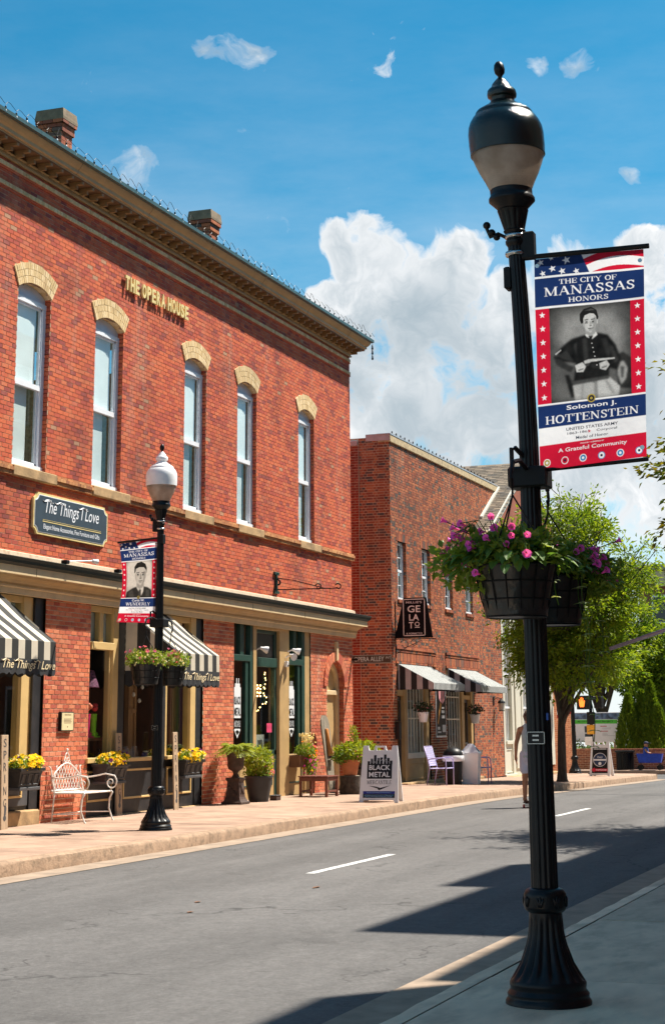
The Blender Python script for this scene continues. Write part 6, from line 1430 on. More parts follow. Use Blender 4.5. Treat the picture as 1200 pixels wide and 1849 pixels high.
# fittings of the near post
def fit(t, arms_z, bz, off, dirY):
    ox, oy = off(4.3) if off else (0, 0)
    for z in (4.33, 4.22): MB().lathe([(.062,z-.012),(.064,z),(.062,z+.012)], 20, (ox, oy)).build('steel_strap', M_CHROME, t, True)
    MB().bbox(ox-.03, ox+.03, min(oy, oy+dirY*.12), max(oy, oy+dirY*.12), 4.18, 4.35, .008).build('banner_bracket', M_IRON2, t)
    MB().bbox(ox-.04, ox+.04, oy-.06 if dirY > 0 else oy+.03, oy-.03 if dirY > 0 else oy+.07, 4.0, 4.14, .01).build('junction_box', M_IRON2, t)
    MB().bbox(-.09, .09, -.11, .11, 2.80, 2.92, .01).build('basket_clamp', M_IRON2, t)
    MB().tube([(0, .0, 2.95), (-.10, .06, 3.03), (-.14, .07, 3.02), (-.14, .07, 2.9)], .014, 6).build('clamp_lever', M_IRON2, t)
    for sx in (-1, 1):
        MB().tube([(sx*.05, 0, 2.90), (sx*.25, 0, 2.93), (sx*.40, 0, 2.90), (sx*.44, 0, 2.84)], .014, 6).tube([(sx*.44, 0, 2.86), (sx*.46, 0, 2.80), (sx*.44, 0, 2.75), (sx*.42, 0, 2.78)], .009, 6).build('basket_arm', M_IRON2, t)
    MB().bbox(-.086, -.078, -.052, .052, 1.36, 1.43, .003).build('number_plate', M_BLACK, t)
    tb = MB(); Mt = frame_matrix((-.0875, 0, 1.395), (0, -1, 0), (0, 0, 1)); [poly2(tb, Mt, [(x, z), (x+.0075, z), (x+.0075, z+.009), (x, z+.009)]) for z in (.008, -.016) for x in (-.018, -.009, 0, .009)]
    for (q0,q1,r0,r1) in ((-.05,.05,.030,.033),(-.05,.05,-.033,-.030),(-.05,-.047,-.033,.033),(.047,.05,-.033,.033)): poly2(tb, Mt, [(q0,r0),(q1,r0),(q1,r1),(q0,r1)])
    tb.build('plate_print', M_CHROME, t)
fit(near_lamp, 0, 0, noff, -1); fit(far_lamp, 0, 0, foff, 1)
MB().bbox(-.05,-.03,-.066,-.056,1.49,1.53,.002).build('sticker', mat('blue_sticker', (.02,.10,.45), .5), near_lamp)

# ---- banners: one sheet of printed cloth each; the print is drawn cell by cell into the sheet's own colour
C_NAVY, C_RED, C_WH, C_LEAD, C_BLUE, C_GOLD = (.012,.034,.135), (.62,.010,.040), (.88,.89,.92), (.012,.016,.04), (.04,.22,.48), (.45,.34,.06)
M_BN = {'red': mat('print_red', C_RED, .55), 'navy': mat('print_navy', C_NAVY, .55)}
def print_mat():
    m, nt, N, L, B = _new('printed_cloth'); out = [x for x in N if x.type == 'OUTPUT_MATERIAL'][0]
    at = N.new('ShaderNodeAttribute'); at.attribute_name = 'print'; L.new(at.outputs['Color'], B.inputs['Base Color']); B.inputs['Roughness'].default_value = .6; B.inputs['Specular IOR Level'].default_value = .3
    t = N.new('ShaderNodeBsdfTranslucent'); L.new(at.outputs['Color'], t.inputs[0]); ms = N.new('ShaderNodeMixShader'); ms.inputs[0].default_value = .62; L.new(B.outputs[0], ms.inputs[1]); L.new(t.outputs[0], ms.inputs[2]); L.new(ms.outputs[0], out.inputs[0])
    tc = N.new('ShaderNodeTexCoord'); n = N.new('ShaderNodeTexNoise'); n.inputs['Scale'].default_value = 5; n.inputs['Detail'].default_value = 3; L.new(tc.outputs['Object'], n.inputs['Vector']); bp = N.new('ShaderNodeBump'); bp.inputs['Strength'].default_value = .25; bp.inputs['Distance'].default_value = .03; L.new(n.outputs[0], bp.inputs['Height']); L.new(bp.outputs[0], B.inputs['Normal']); L.new(bp.outputs[0], t.inputs['Normal'])
    return m
M_PRINT = print_mat()
def gblur(A, s):
    k = np.arange(-int(3*s), int(3*s)+1); g = np.exp(-k*k/(2*s*s)); g /= g.sum()
    for ax in (0, 1): A = np.apply_along_axis(lambda v: np.convolve(np.pad(v, len(k)//2, mode='edge'), g, 'valid'), ax, A)
    return A
class Banner:
    CW, CHh, SS = 250, 500, 2
    def __init__(s, corner, inset=0.0):
        s.c = corner; s.n = Vector((-1, 0, 0)); s.inset = inset; s.A = np.empty((s.CHh*s.SS, s.CW*s.SS, 3)); s.A[:] = C_WH
    def W(s, x, y, z):
        """x 0..1 from the left, y 0..1 from the top"""
        tl, tr, br, bl = s.c; e = s.inset*math.sin(pi*min(max(y, 0), 1))
        a = tl+(bl-tl)*y; b = tr+(br-tr)*y; a = a+(b-a)*e
        return a+(b-a)*x+s.n*(z+.010*math.sin(x*5+y*3)*math.sin(y*4.5)+.006*math.sin(y*11+x*4))
    def fill(s, col, pts):
        H, W_ = s.A.shape[:2]; P = np.array([(p[0]*W_, p[1]*H) for p in pts]); x0, y0 = np.floor(P.min(0)).astype(int); x1, y1 = np.ceil(P.max(0)).astype(int)
        x0, y0, x1, y1 = max(x0, 0), max(y0, 0), min(x1, W_), min(y1, H)
        if x1 <= x0 or y1 <= y0: return
        X, Y = np.meshgrid(np.arange(x0, x1)+.5, np.arange(y0, y1)+.5); ins = np.zeros(X.shape, bool); n = len(P)
        for i in range(n):
            (ax, ay), (bx, by) = P[i], P[(i+1) % n]
            if ay == by: continue
            c = ((ay > Y) != (by > Y)) & (X < (bx-ax)*(Y-ay)/(by-ay)+ax); ins ^= c
        s.A[y0:y1, x0:x1][ins] = col
    def rect(s, col, x0, x1, y0, y1): s.fill(col, [(x0, y0), (x1, y0), (x1, y1), (x0, y1)])
    def text(s, col, geo, cx, cy, h, w):
        V, Fc = geo; xs = [p[0] for p in V]; ys = [p[1] for p in V]; x0, x1, y0, y1 = min(xs), max(xs), min(ys), max(ys)
        Q = [(cx+((p[0]-x0)/(x1-x0)-.5)*w, cy-((p[1]-y0)/(y1-y0)-.5)*h) for p in V]
        for f in Fc: s.fill(col, [Q[i] for i in f])
    def star(s, col, cx, cy, r, asp, rot=0):
        s.fill(col, [(cx+(r if k % 2 == 0 else r*.4)*math.cos(pi/2+rot+k*pi/5), cy-(r if k % 2 == 0 else r*.4)*math.sin(pi/2+rot+k*pi/5)*asp) for k in range(10)])
    def disc(s, col, cx, cy, r, asp, n=24): s.fill(col, [(cx+r*math.cos(2*pi*k/n), cy+r*asp*math.sin(2*pi*k/n)) for k in range(n)])
    def cloth(s, root):
        A = s.A.reshape(s.CHh, s.SS, s.CW, s.SS, 3).mean((1, 3)); H, W_ = s.CHh, s.CW
        V = np.array([s.W((i+.5)/W_, (j+.5)/H, 0) for j in range(H) for i in range(W_)]); idx = np.arange(H*W_).reshape(H, W_)
        Q = np.stack([idx[:-1, :-1], idx[1:, :-1], idx[1:, 1:], idx[:-1, 1:]], -1).reshape(-1, 4)
        o = np_mesh('cloth', V, Q, M_PRINT, root, smooth=True); at = o.data.color_attributes.new('print', 'FLOAT_COLOR', 'POINT')
        at.data.foreach_set('color', np.concatenate([A.reshape(-1, 3), np.ones((H*W_, 1))], 1).astype(np.float32).ravel()); return o
def make_banner(name, label, corner, first, last, l1, l2, portrait, inset=0.0, asp=.52):
    loc = (corner[0]+corner[2])/2
    root = wthing(name, label, 'banner', tuple(loc), 'banners on the lamp posts'); b = Banner(corner, inset)
    # flag strip
    for k in range(5):
        vs = []; ya = -.065+.040*k*1.0
        if k % 2 == 1:
            up_ = [(.40+.60*q, ya+.040-.034*math.sin(q*3.0)-.028*q+.02) for q in np.linspace(0, 1, 14)]; b.fill(C_RED, up_+[(x, y+.036) for x, y in up_[::-1]])
    b.fill(C_NAVY, [(0, 0), (.44, 0), (.51, .092), (0, .092)])
    for (x, y, r) in ((.06,.02,.034),(.17,.055,.036),(.30,.02,.042),(.08,.075,.032),(.26,.072,.036),(.39,.078,.032),(.16,.002,.026)): b.star(C_WH, x, y, r, asp, .3)
    b.rect(C_WH, 0, 1, .088, .098); b.rect(C_NAVY, 0, 1, .098, .235)
    b.text(C_WH, serif_geo('THE CITY OF'), .49, .122, .024, .52); b.text(C_WH, serif_geo('MANASSAS'), .50, .166, .044, .82); b.text(C_WH, serif_geo('HONORS'), .49, .212, .024, .36)
    b.rect(C_WH, 0, 1, .235, .245); b.rect(C_RED, 0, .13, .245, .695); b.rect(C_RED, .87, 1, .245, .695)
    for k in range(7):
        for x in (.065, .935): b.star(C_WH, x, .275+.065*k, .030, asp)
    portrait(b)
    b.rect(C_WH, 0, 1, .695, .703); b.rect(C_NAVY, 0, 1, .703, .805)
    b.text(C_WH, text_geo(first, .012), .5, .727, .027, .46 if len(first) > 9 else .34); b.text(C_WH, serif_geo(last), .5, .772, .038, .86 if len(last) > 9 else .68)
    b.text(C_LEAD, text_geo('UNITED STATES ARMY', .014), .5, .824, .014, .48); b.text(C_LEAD, text_geo(l1, .012), .5, .846, .014, .46 if len(l1) < 24 else .62); b.text(C_LEAD, text_geo(l2, .012), .5, .868, .014, .30)
    b.star(C_RED, .475 if len(l1) < 24 else .36, .846, .016, asp)
    b.rect(C_RED, 0, 1, .885, 1.0)
    b.text(C_WH, text_geo('PROUDLY HONORED BY', .004), .5, .897, .006, .22); b.text(C_WH, text_geo('A Grateful Community', .010), .5, .920, .024, .64)
    for k, c in enumerate((C_GOLD, C_RED, C_BLUE, C_WH, C_BLUE, C_WH)):
        b.disc(C_WH if c != C_WH else C_BLUE, .07+.172*k, .966, .034, asp); b.disc(c, .07+.172*k, .966, .027, asp); b.disc(C_LEAD if k % 2 else C_WH, .07+.172*k, .966, .012, asp)
    b.disc(C_GOLD, .5, .692, .038, asp); b.disc(C_LEAD, .5, .692, .028, asp); b.disc(C_GOLD, .5, .692, .012, asp)
    b.cloth(root)
    for (x, y) in ((.03,.035),(.965,.055),(.96,.955),(.04,.985)):
        p = b.W(x, y, .002); MB().lathe([(.011,-.002),(.013,.004)], 12).xf(Matrix.Translation(p) @ Matrix.Rotation(-pi/2, 4, 'Y')).build('grommet', M_CHROME, root)
    return root, b
def studio(b, draw, tone, sep, blur=1.6):
    """a soft grey studio photograph drawn shape by shape, then blurred and grained"""
    keep = b.A; H, W_ = keep.shape[:2]; y0, y1, x0, x1 = int(.245*H), int(.695*H), int(.13*W_), int(.87*W_); b.A = keep.copy(); b.A[y0:y1, x0:x1] = tone
    def P(v, pts): b.fill((v, v, v), [(.13+.74*x/600, .245+.45*y/720) for x, y in pts])
    draw(P, lambda s_: b.A[y0:y1, x0:x1].__setitem__(slice(None), np.stack([gblur(b.A[y0:y1, x0:x1, 0], s_)]*3, -1)))
    R_ = gblur(b.A[y0:y1, x0:x1, 0], blur); g = np.random.default_rng(5).normal(0, 1, R_.shape); yy, xx = np.mgrid[-1:1:R_.shape[0]*1j, -1:1:R_.shape[1]*1j]
    R_ = np.clip(R_*(1+.10*gblur(g, 1.2)*2.2)+.02*gblur(g, 9)*6, .004, .9)
    edge = np.clip(1.25-.55*(np.abs(xx)**6+np.abs(yy)**8), .25, 1)          # the dark burnt edge of the old print
    R_ = np.clip(R_*edge, 0, 1)**1.25; keep[y0:y1, x0:x1] = R_[..., None]*np.array(sep); b.A = keep
def soldier(b):
    def draw(P, soften):      # generic seated soldier, picture of 600 x 720
        for k, v in enumerate((.30, .36, .42, .36)): P(v, [(90+30*k,60+30*k),(470-30*k,40+30*k),(560-30*k,220),(520-30*k,480-30*k),(130+30*k,440-30*k),(50+30*k,240)])
        P(.20, [(0,560),(0,720),(600,720),(600,540),(480,600),(160,600)]); soften(14)
        P(.06, [(480,420),(540,390),(600,440),(600,680),(500,660)]); P(.42, [(505,470),(545,462),(575,520),(560,600),(525,640),(500,560)]); P(.12, [(520,500),(550,505),(540,590),(525,590)])
        P(.03, [(105,520),(140,520),(185,690),(150,700)]); P(.10, [(150,560),(165,560),(205,700),(190,705)])
        P(.030, [(225,235),(300,222),(360,222),(430,245),(490,330),(530,450),(500,525),(440,505),(430,600),(170,580),(190,440),(150,430),(60,410),(20,380),(90,300),(160,250)])
        for (v, q) in ((.075, [(60,370),(120,330),(175,420),(150,425)]), (.065, [(30,385),(60,395),(180,470),(150,505),(45,440)]), (.080, [(240,260),(275,255),(285,420),(255,430)]), (.060, [(380,270),(420,275),(455,380),(430,420)]), (.085, [(175,300),(200,280),(195,380)]), (.07, [(440,320),(470,350),(505,450),(480,470)]), (.10, [(35,360),(60,345),(70,360),(45,378)]), (.05, [(300,450),(420,500),(420,520),(300,480)])): P(v, q)
        soften(2.4)
        P(.52, [(165,610),(215,575),(300,575),(345,640),(330,718),(180,718)]); P(.60, [(335,580),(440,572),(515,650),(505,718),(350,718),(345,640)]); P(.34, [(322,585),(348,590),(352,718),(322,718)]); P(.40, [(400,590),(420,590),(480,700),(455,700)]); P(.42, [(230,590),(250,590),(240,715),(220,715)])
        P(.12, [(160,575),(430,560),(440,585),(170,605)]); soften(3)
        P(.66, [(185,455),(240,438),(268,468),(245,512),(195,508)]); P(.60, [(365,460),(420,443),(442,478),(412,518),(370,502)]); P(.28, [(205,490),(250,482),(245,495),(210,502)]); P(.25, [(380,490),(425,480),(420,492),(385,502)])
        P(.62, [(250,430),(290,420),(480,428),(480,438),(300,442),(278,462),(256,452)]); P(.10, [(252,452),(300,446),(285,470),(262,470)])
        P(.80, [(262,228),(300,205),(345,215),(355,238),(315,268),(275,248)]); P(.03, [(288,240),(322,240),(312,270),(298,270)])
        P(.46, [(262,180),(340,180),(338,225),(305,245),(268,222)])
        P(.66, [(245,85),(275,55),(330,55),(352,95),(350,150),(335,195),(305,217),(272,200),(250,155)]); P(.44, [(328,100),(352,100),(350,150),(334,196),(312,214),(322,170)]); P(.50, [(247,120),(258,120),(264,180),(254,160)]); soften(1.6)
        P(.035, [(225,112),(226,65),(255,30),(310,16),(350,45),(364,100),(354,134),(345,92),(330,72),(300,66),(262,80),(252,102),(250,138),(236,142)]); P(.12, [(262,44),(310,30),(335,44),(300,46)])
        for x in (274, 322): P(.12, [(x-15,112),(x+15,109),(x+13,116),(x-13,120)]); P(.10, [(x-9,127),(x+9,125),(x+8,135),(x-8,137)]); P(.36, [(x-13,138),(x+13,136),(x+10,145),(x-10,147)])
        P(.48, [(298,128),(306,128),(312,160),(297,163)]); P(.28, [(294,161),(314,159),(310,167),(298,168)]); P(.22, [(282,180),(328,178),(318,187),(292,189)]); P(.45, [(290,192),(318,190),(312,200),(296,201)]); P(.62, [(350,118),(360,118),(358,150),(350,150)])
        for k in range(6): x, y = 312+7*k, 300+34*k; P(.70, [(x-6,y),(x,y-6),(x+6,y),(x,y+6)])
        P(.55, [(35,352),(80,322),(84,330),(42,362)])
    studio(b, draw, .16, (.98, 1.0, .99), .8)
def officer(b):
    def draw(P, soften):
        P(.70, [(0,0),(600,0),(600,720),(0,720)]); P(.55, [(0,500),(0,720),(600,720),(600,560)]); soften(14)
        P(.06, [(0,720),(20,600),(150,530),(250,500),(400,500),(500,520),(590,570),(600,720)]); P(.10, [(60,620),(150,560),(200,720),(90,720)]); P(.11, [(460,560),(540,580),(560,720),(470,720)])
        P(.70, [(230,500),(300,600),(340,720),(400,600),(410,490),(320,470)]); P(.10, [(300,560),(350,560),(360,720),(300,720)]); P(.40, [(240,400),(410,400),(410,500),(320,560),(240,510)]); soften(3)
        P(.60, [(190,200),(220,120),(330,90),(430,130),(455,220),(450,330),(420,420),(330,480),(240,430),(200,330)]); P(.40, [(400,200),(455,220),(450,330),(420,420),(345,478),(390,380)]); P(.46, [(195,260),(220,260),(245,420),(210,350)]); soften(4)
        P(.04, [(180,240),(186,110),(250,36),(350,16),(440,66),(474,150),(466,250),(446,175),(400,130),(300,122),(222,150),(204,220)])
        for x in (265, 385): P(.10, [(x-38,225),(x+38,221),(x+32,236),(x-32,241)]); P(.08, [(x-24,255),(x+24,252),(x+20,276),(x-20,279)]); P(.34, [(x-32,284),(x+32,280),(x+24,296),(x-24,300)])
        P(.38, [(318,250),(338,250),(352,340),(305,343)]); P(.20, [(300,338),(356,336),(348,352),(308,354)]); P(.20, [(275,387),(385,384),(360,403),(300,406)]); P(.36, [(295,414),(365,412),(350,432),(310,434)])
    studio(b, draw, .55, (1.04, .97, .86), 1.0)
V3 = Vector
nb_c = [V3((9.55, 2.216, 4.29)), V3((9.55, 1.561, 4.288)), V3((9.55, 1.606, 3.064)), V3((9.55, 2.23, 3.014))]
near_banner, nbn = make_banner('lamp_banner', 'patriotic city banner with a seated soldier portrait on the near lamp post', nb_c, 'Solomon J.', 'HOTTENSTEIN', '1863-1865    Corporal', 'Medal of Honor', soldier)
fb_c = [V3((22.34, 11.564, 4.20)), V3((22.34, 10.95, 4.245)), V3((22.34, 10.955, 3.03)), V3((22.34, 11.585, 3.06))]
far_banner, fbn = make_banner('lamp_banner', 'patriotic city banner with a dark-haired officer portrait on the far lamp post', fb_c, 'Curtis W.', 'WUNDERLY', '1967-1971    Vietnam War    Captain', 'Bronze Star Medal', officer, inset=.12)
MB().tube([(9.56, 2.30, 4.31), (9.56, 1.53, 4.305)], .016, 8).build('arm', M_IRON2, near_banner); MB().tube([(9.56, 2.27, 3.02), (9.56, 1.60, 3.05)], .012, 8).build('arm', M_IRON2, near_banner)
MB().tube([(22.36, 10.90, 4.26), (22.36, 11.60, 4.22)], .016, 8).build('arm', M_IRON2, far_banner); MB().tube([(22.36, 10.90, 3.02), (22.36, 11.2, 3.03)], .012, 8).build('arm', M_IRON2, far_banner)

# ---- hanging baskets
M_LINER = mat('basket_liner', (.012,.011,.010), .32, var=.6, scale=14, bump=1.0, bscale=16, spec=.6)
def basket(loc, label, style, group, seed):
    global rng
    x, y, z = loc; t = wthing('hanging_basket', label, 'hanging basket', loc, group)
    MB().lathe([(.155,z-.27),(.17,z-.265),(.18,z-.20),(.20,z-.10),(.222,z)], 40, (x, y)).build('liner', M_LINER, t, 'auto')
    mb = MB()
    for (r, zz) in ((.163,z-.27),(.187,z-.18),(.208,z-.085),(.228,z+.004)):
        mb.tube([(x+r*math.cos(2*pi*k/36), y+r*math.sin(2*pi*k/36), zz) for k in range(37)], .005, 5)
    for k in range(16):
        a = 2*pi*k/16; ca, sa = math.cos(a), math.sin(a); mb.tube([(x+.160*ca, y+.160*sa, z-.27), (x+.189*ca, y+.189*sa, z-.18), (x+.230*ca, y+.230*sa, z+.004)], .004, 4)
    mb.build('wire_frame', M_IRON2, t)
    mb = MB(); top = (x, y, z+.42)
    for k in range(3): a = 2*pi*k/3+.7; mb.tube([(x+.228*math.cos(a), y+.228*math.sin(a), z), (x, y, z+.40)], .005, 5)
    mb.tube([(x, y, z+.40), (x, y, z+.46), (x+.015, y, z+.48), (x, y, z+.50)], .006, 5).build('hanger', M_IRON2, t)
    MB().lathe([(.20,z-.03),(.215,z-.015),(.05,z+.02)], 24, (x, y)).build('soil', mat('soil', (.02,.014,.009), .95), t)
    return t
H0 = 2.43
nb1 = basket((NL[0]-.43, 2.294, H0), 'black wire basket of magenta petunias hanging on the near lamp post, camera side', 'p', 'baskets on the near lamp post', 1)
nb2 = basket((NL[0]+.43, 2.294, H0), 'black wire basket with trailing petunias on the near lamp post, farther side', 'p', 'baskets on the near lamp post', 2)
fb1 = basket((FL[0]-.40, 10.905, H0), 'dark wicker basket of pink flowers on the far lamp post, left side', 'v', 'baskets on the far lamp post', 3)
fb2 = basket((FL[0]+.40, 10.905, H0), 'dark wicker basket of pink flowers on the far lamp post, right side', 'v', 'baskets on the far lamp post', 4)
def broad_leaf(mb, p, d, L_, w, droop=.3, n=5):
    """one larger leaf with a rib and curl"""
    p = V3(p); d = V3(d).normalized(); s = d.cross(V3((0, 0, 1))); s = s.normalized() if s.length > 1e-4 else V3((1, 0, 0)); u = s.cross(d); vs = []
    for k in range(n+1):
        q = k/n; c = p+d*L_*q-V3((0, 0, 1))*droop*L_*q*q; ww = w*math.sin(pi*min(q*.9+.08, 1))**.8
        vs += [c-s*ww+u*ww*.35, c, c+s*ww+u*ww*.35]
    mb.add(vs, [(3*k+a, 3*k+a+1, 3*k+a+4, 3*k+a+3) for k in range(n) for a in (0, 1)])
def petunia_plant(t, x, y, z, side):
    mb = MB()
    for k in range(330):
        a = random.uniform(0, 2*pi); r = random.uniform(.02, .27); e = random.uniform(.0, 1)
        p = (x+r*math.cos(a), y+r*math.sin(a), z+.01+random.uniform(0, .20)*(1-r/.34)); broad_leaf(mb, p, (math.cos(a), math.sin(a), random.uniform(-.5, .9)), random.uniform(.05, .10), random.uniform(.017, .030), random.uniform(.2, .6))
    for k in range(130):      # spilling over the far rim side
        a = side+random.gauss(0, .6); r = random.uniform(.20, .36); p = (x+r*math.cos(a), y+r*math.sin(a), z+.10-1.0*max(r-.20, 0)**1.2*random.uniform(.4, 1.3)); broad_leaf(mb, p, (math.cos(a), math.sin(a), random.uniform(-.6, .6)), random.uniform(.05, .10), random.uniform(.015, .028), .4)
    mb.build('foliage', MATS['petunia_leaf'], t, kind='stuff')
    leaves_ball((x, y, z+.08), (.29, .29, .13), 1100, .055, MATS['pansy_leaf'], t, 'fresh_leaves', .55); leaves_ball((x+.24*math.cos(side), y+.24*math.sin(side), z+.03), (.22, .22, .16), 600, .05, MATS['pansy_leaf'], t, 'fresh_leaves', .55)
    st = MB(); tips = []
    for k in range(40):
        a = side+random.gauss(0, .85); L_ = random.uniform(.12, .33); zz = z+.06
        pts = [(x+.1*math.cos(a), y+.1*math.sin(a), zz), (x+(.1+L_*.5)*math.cos(a), y+(.1+L_*.5)*math.sin(a), zz+random.uniform(.04, .20)), (x+(.1+L_)*math.cos(a), y+(.1+L_)*math.sin(a), zz+random.uniform(-.22, .22)*(L_/.4)+.05)]
        st.tube(pts, .003, 4); tips.append(pts[-1])
    st.build('stems', MATS['petunia_leaf'], t, kind='stuff')
    mb = MB()
    for p in tips:      # trumpet blossoms
        v = V3((p[0]-x, p[1]-y, .05+random.uniform(-.1, .15))).normalized(); v = (v+V3((-.6, .1, -.1))*random.uniform(0, .9)).normalized(); a = v.orthogonal().normalized(); b = v.cross(a); P0 = V3(p); vs = []; n = 12; s = random.uniform(.018, .026)
        for (q, r) in ((-.045, .004), (-.015, .008), (.0, s*.75), (.004, s)):
            for k in range(n): w = r*(1+.10*math.cos(5*2*pi*k/n)) if r > .012 else r; vs.append(P0+v*q+a*w*math.cos(2*pi*k/n)+b*w*math.sin(2*pi*k/n))
        mb.add(vs, [(i*n+k, i*n+(k+1) % n, (i+1)*n+(k+1) % n, (i+1)*n+k) for i in range(3) for k in range(n)])
    mb.build('blossoms', MATS['petunia'], t, kind='stuff')
random.seed(11)
petunia_plant(nb1, NL[0]-.43, 2.294, H0, 1.9); petunia_plant(nb2, NL[0]+.43, 2.294, H0, -1.0)
mb = MB()
for (bx, a, e, L_) in ((-.43, 1.2, .9, .17), (-.36, -1.1, .35, .22), (.43, -.6, .6, .16), (.30,-2.2,.7,.15)):
    broad_leaf(mb, (NL[0]+bx, 2.294, H0+.13), (math.cos(a), math.sin(a), e), L_, .035, .25, 7)
mb.build('wine_leaves', MATS['wine_leaf'], nb1, kind='stuff')
mb = MB()
broad_leaf(mb, (NL[0]-.40, 2.20, H0+.10), (-.3, -1, .30), .22, .05, .25, 8); broad_leaf(mb, (NL[0]-.30, 2.12, H0+.06), (-.2, -1, .1), .18, .04, .35, 8)
mb.build('large_leaves', MATS['variegated_leaf'], nb1, kind='stuff')
vn = MB(); vl = MB()
for (bx, by, L_) in ((.20, -.24, .75), (.52, -.25, .50), (-.30, -.20, .30), (.30, -.20, 1.05), (-.22,-.16,.18)):   # trailing vines
    px_, py_ = NL[0]+bx, 2.294+by; pts = []
    for k in range(int(L_/.045)):
        q = k*.045; pts.append((px_+.012*math.sin(q*9+bx*7), py_-.05*q+.015*math.sin(q*13), H0+.02-q))
    vn.tube(pts, .0028, 4)
    for k, p in enumerate(pts):
        if k % 2 == 0:
            for s in (-1, 1): broad_leaf(vl, p, (-.35, s*.8, .1), random.uniform(.028, .045), random.uniform(.010, .017), .3, 4)
vn.build('vine_stems', MATS['petunia_leaf'], nb2, kind='stuff'); vl.build('vine_leaves', MATS['variegated_leaf'], nb2, kind='stuff')
for t, x in ((fb1, FL[0]-.40), (fb2, FL[0]+.40)):
    leaves_ball((x, 10.905, H0+.08), (.30, .30, .14), 900, .055, MATS['pansy_leaf'], t); flowers_ball((x, 10.905, H0+.07), (.31, .31, .14), 70, .035, MATS['cream_petal'], t)
    flowers_ball((x-.03, 10.95, H0+.13), (.26, .26, .14), 20, .06, MATS['pink'], t)

# ------------------------------------------------------------------ white iron bench
bn = wthing('garden_bench', 'white wrought-iron garden bench with lattice back against the brick pier', 'bench', (23.75, 12.85, .18))
bx0, bx1, yb, yf, z0 = 23.35, 24.25, 13.10, 12.60, .185
def bz(z): return z0+z
for x in (bx0, bx1):
    s = -1 if x == bx0 else 1
    MB().tube([(x, yb+.02, bz(0)), (x, yb, bz(.25)), (x, yb-.02, bz(.44)), (x, yb+.03, bz(.62)), (x, yb+.05, bz(.76)), (x+s*.01, yb+.06, bz(.80)), (x+s*.05, yb+.06, bz(.815))], [.012,.012,.013,.014,.012,.010,.007], 8).build('back_post', M_METALW, bn, True)
    MB().tube([(x, yf-.03, bz(.015)), (x, yf-.055, bz(.0)), (x, yf-.03, bz(.03)), (x, yf+.03, bz(.18)), (x, yf+.02, bz(.33)), (x, yf-.03, bz(.42)), (x, yf, bz(.44))], .012, 8).build('leg', M_METALW, bn, True)
    sp = [(x, yb+.03, bz(.66)), (x, yb-.1, bz(.64)), (x, yb-.25, bz(.66)), (x, yb-.40, bz(.69)), (x, yf-.06, bz(.66))]
    cy_, cz_ = yf-.0, bz(.56)
    sp += [(x, cy_-.09*math.cos(t)*(1-t/9.5)-.0, cz_+.09*math.sin(t)*(1-t/9.5)) for t in np.linspace(.6, -6.6, 26)] if False else [(x, cy_+.105*(1-k/34)*math.cos(pi*.75+k*.29), cz_+.105*(1-k/34)*math.sin(pi*.75+k*.29)) for k in range(28)]
    MB().tube(sp, [.011]*5+[.011-.00015*k for k in range(28)], 8).build('arm', M_METALW, bn, True)
# arched lattice panel
mb = MB(); pw0, pw1, pz0, pzs, pzt = bx0+.06, bx1-.06, bz(.46), bz(.70), bz(.86); yl = yb+.035
def arch_z(x): q = (x-(pw0+pw1)/2)/((pw1-pw0)/2); return pzs+(pzt-pzs)*max(0, 1-abs(q)**1.7)
rim = [(x, yl, arch_z(x)) for x in np.linspace(pw0, pw1, 25)]
mb.tube([(pw0, yl, pz0)]+rim+[(pw1, yl, pz0)], .012, 7); mb.tube([(bx0, yl, pz0), (bx1, yl, pz0)], .016, 7); mb.build('back_rim', M_METALW, bn, True)
mb = MB()
for k in range(-6, 13):
    for s in (1, -1):
        x0_ = pw0+(pw1-pw0)*k/9.0; seg = []
        for q in np.linspace(0, .42, 22):
            x = x0_+s*q*.62+(0 if s > 0 else .0); z = pz0+q
            if pw0 <= x <= pw1 and z <= arch_z(x): seg.append((x, yl, z))
        if len(seg) > 1: mb.tube([seg[0], seg[-1]], .0055, 5)
mb.build('lattice', M_METALW, bn)
mb = MB(); cx_ = (pw0+pw1)/2
mb.tube([(cx_-.13, yl, bz(.85)), (cx_-.08, yl, bz(.90)), (cx_-.05, yl, bz(.98)), (cx_, yl, bz(1.03)), (cx_+.05, yl, bz(.98)), (cx_+.08, yl, bz(.90)), (cx_+.13, yl, bz(.85))], .010, 7)
for s in (-1, 1):
    mb.tube([(cx_+s*(.04+.03*math.cos(t)), yl, bz(.91)+.03*math.sin(t)) for t in np.linspace(0, 6, 14)], .006, 5)
    mb.tube([(cx_+s*(.30+.035*math.cos(t)*(1-t/9)), yl, bz(.79)+.04*math.sin(t)*(1-t/9)) for t in np.linspace(0, 7, 18)], .006, 5)
mb.ball((cx_, yl, bz(1.055)), .022); mb.build('crest', M_METALW, bn, True)
for k in range(9):
    y = yf+(yb-yf)*k/8*.95; MB().bbox(bx0+.0, bx1-.0, y, y+.034, bz(.435)-.02*math.sin(pi*k/8), bz(.445)-.02*math.sin(pi*k/8), .003).build('seat_slat', M_METALW, bn)
MB().tube([(bx0, yf, bz(.43)), (bx1, yf, bz(.43))], .012, 7).tube([(bx0, yb, bz(.43)), (bx1, yb, bz(.43))], .012, 7).tube([(bx0, yf, bz(.43)), (bx0, yb, bz(.43))], .012, 7).tube([(bx1, yf, bz(.43)), (bx1, yb, bz(.43))], .012, 7).build('seat_frame', M_METALW, bn)
MB().tube([(bx0, yb, bz(.12)), (bx1, yb, bz(.12))], .009, 6).tube([(bx0, yf+.02, bz(.13)), (bx0, yb, bz(.12))], .009, 6).tube([(bx1, yf+.02, bz(.13)), (bx1, yb, bz(.12))], .009, 6).build('stretcher', M_METALW, bn)

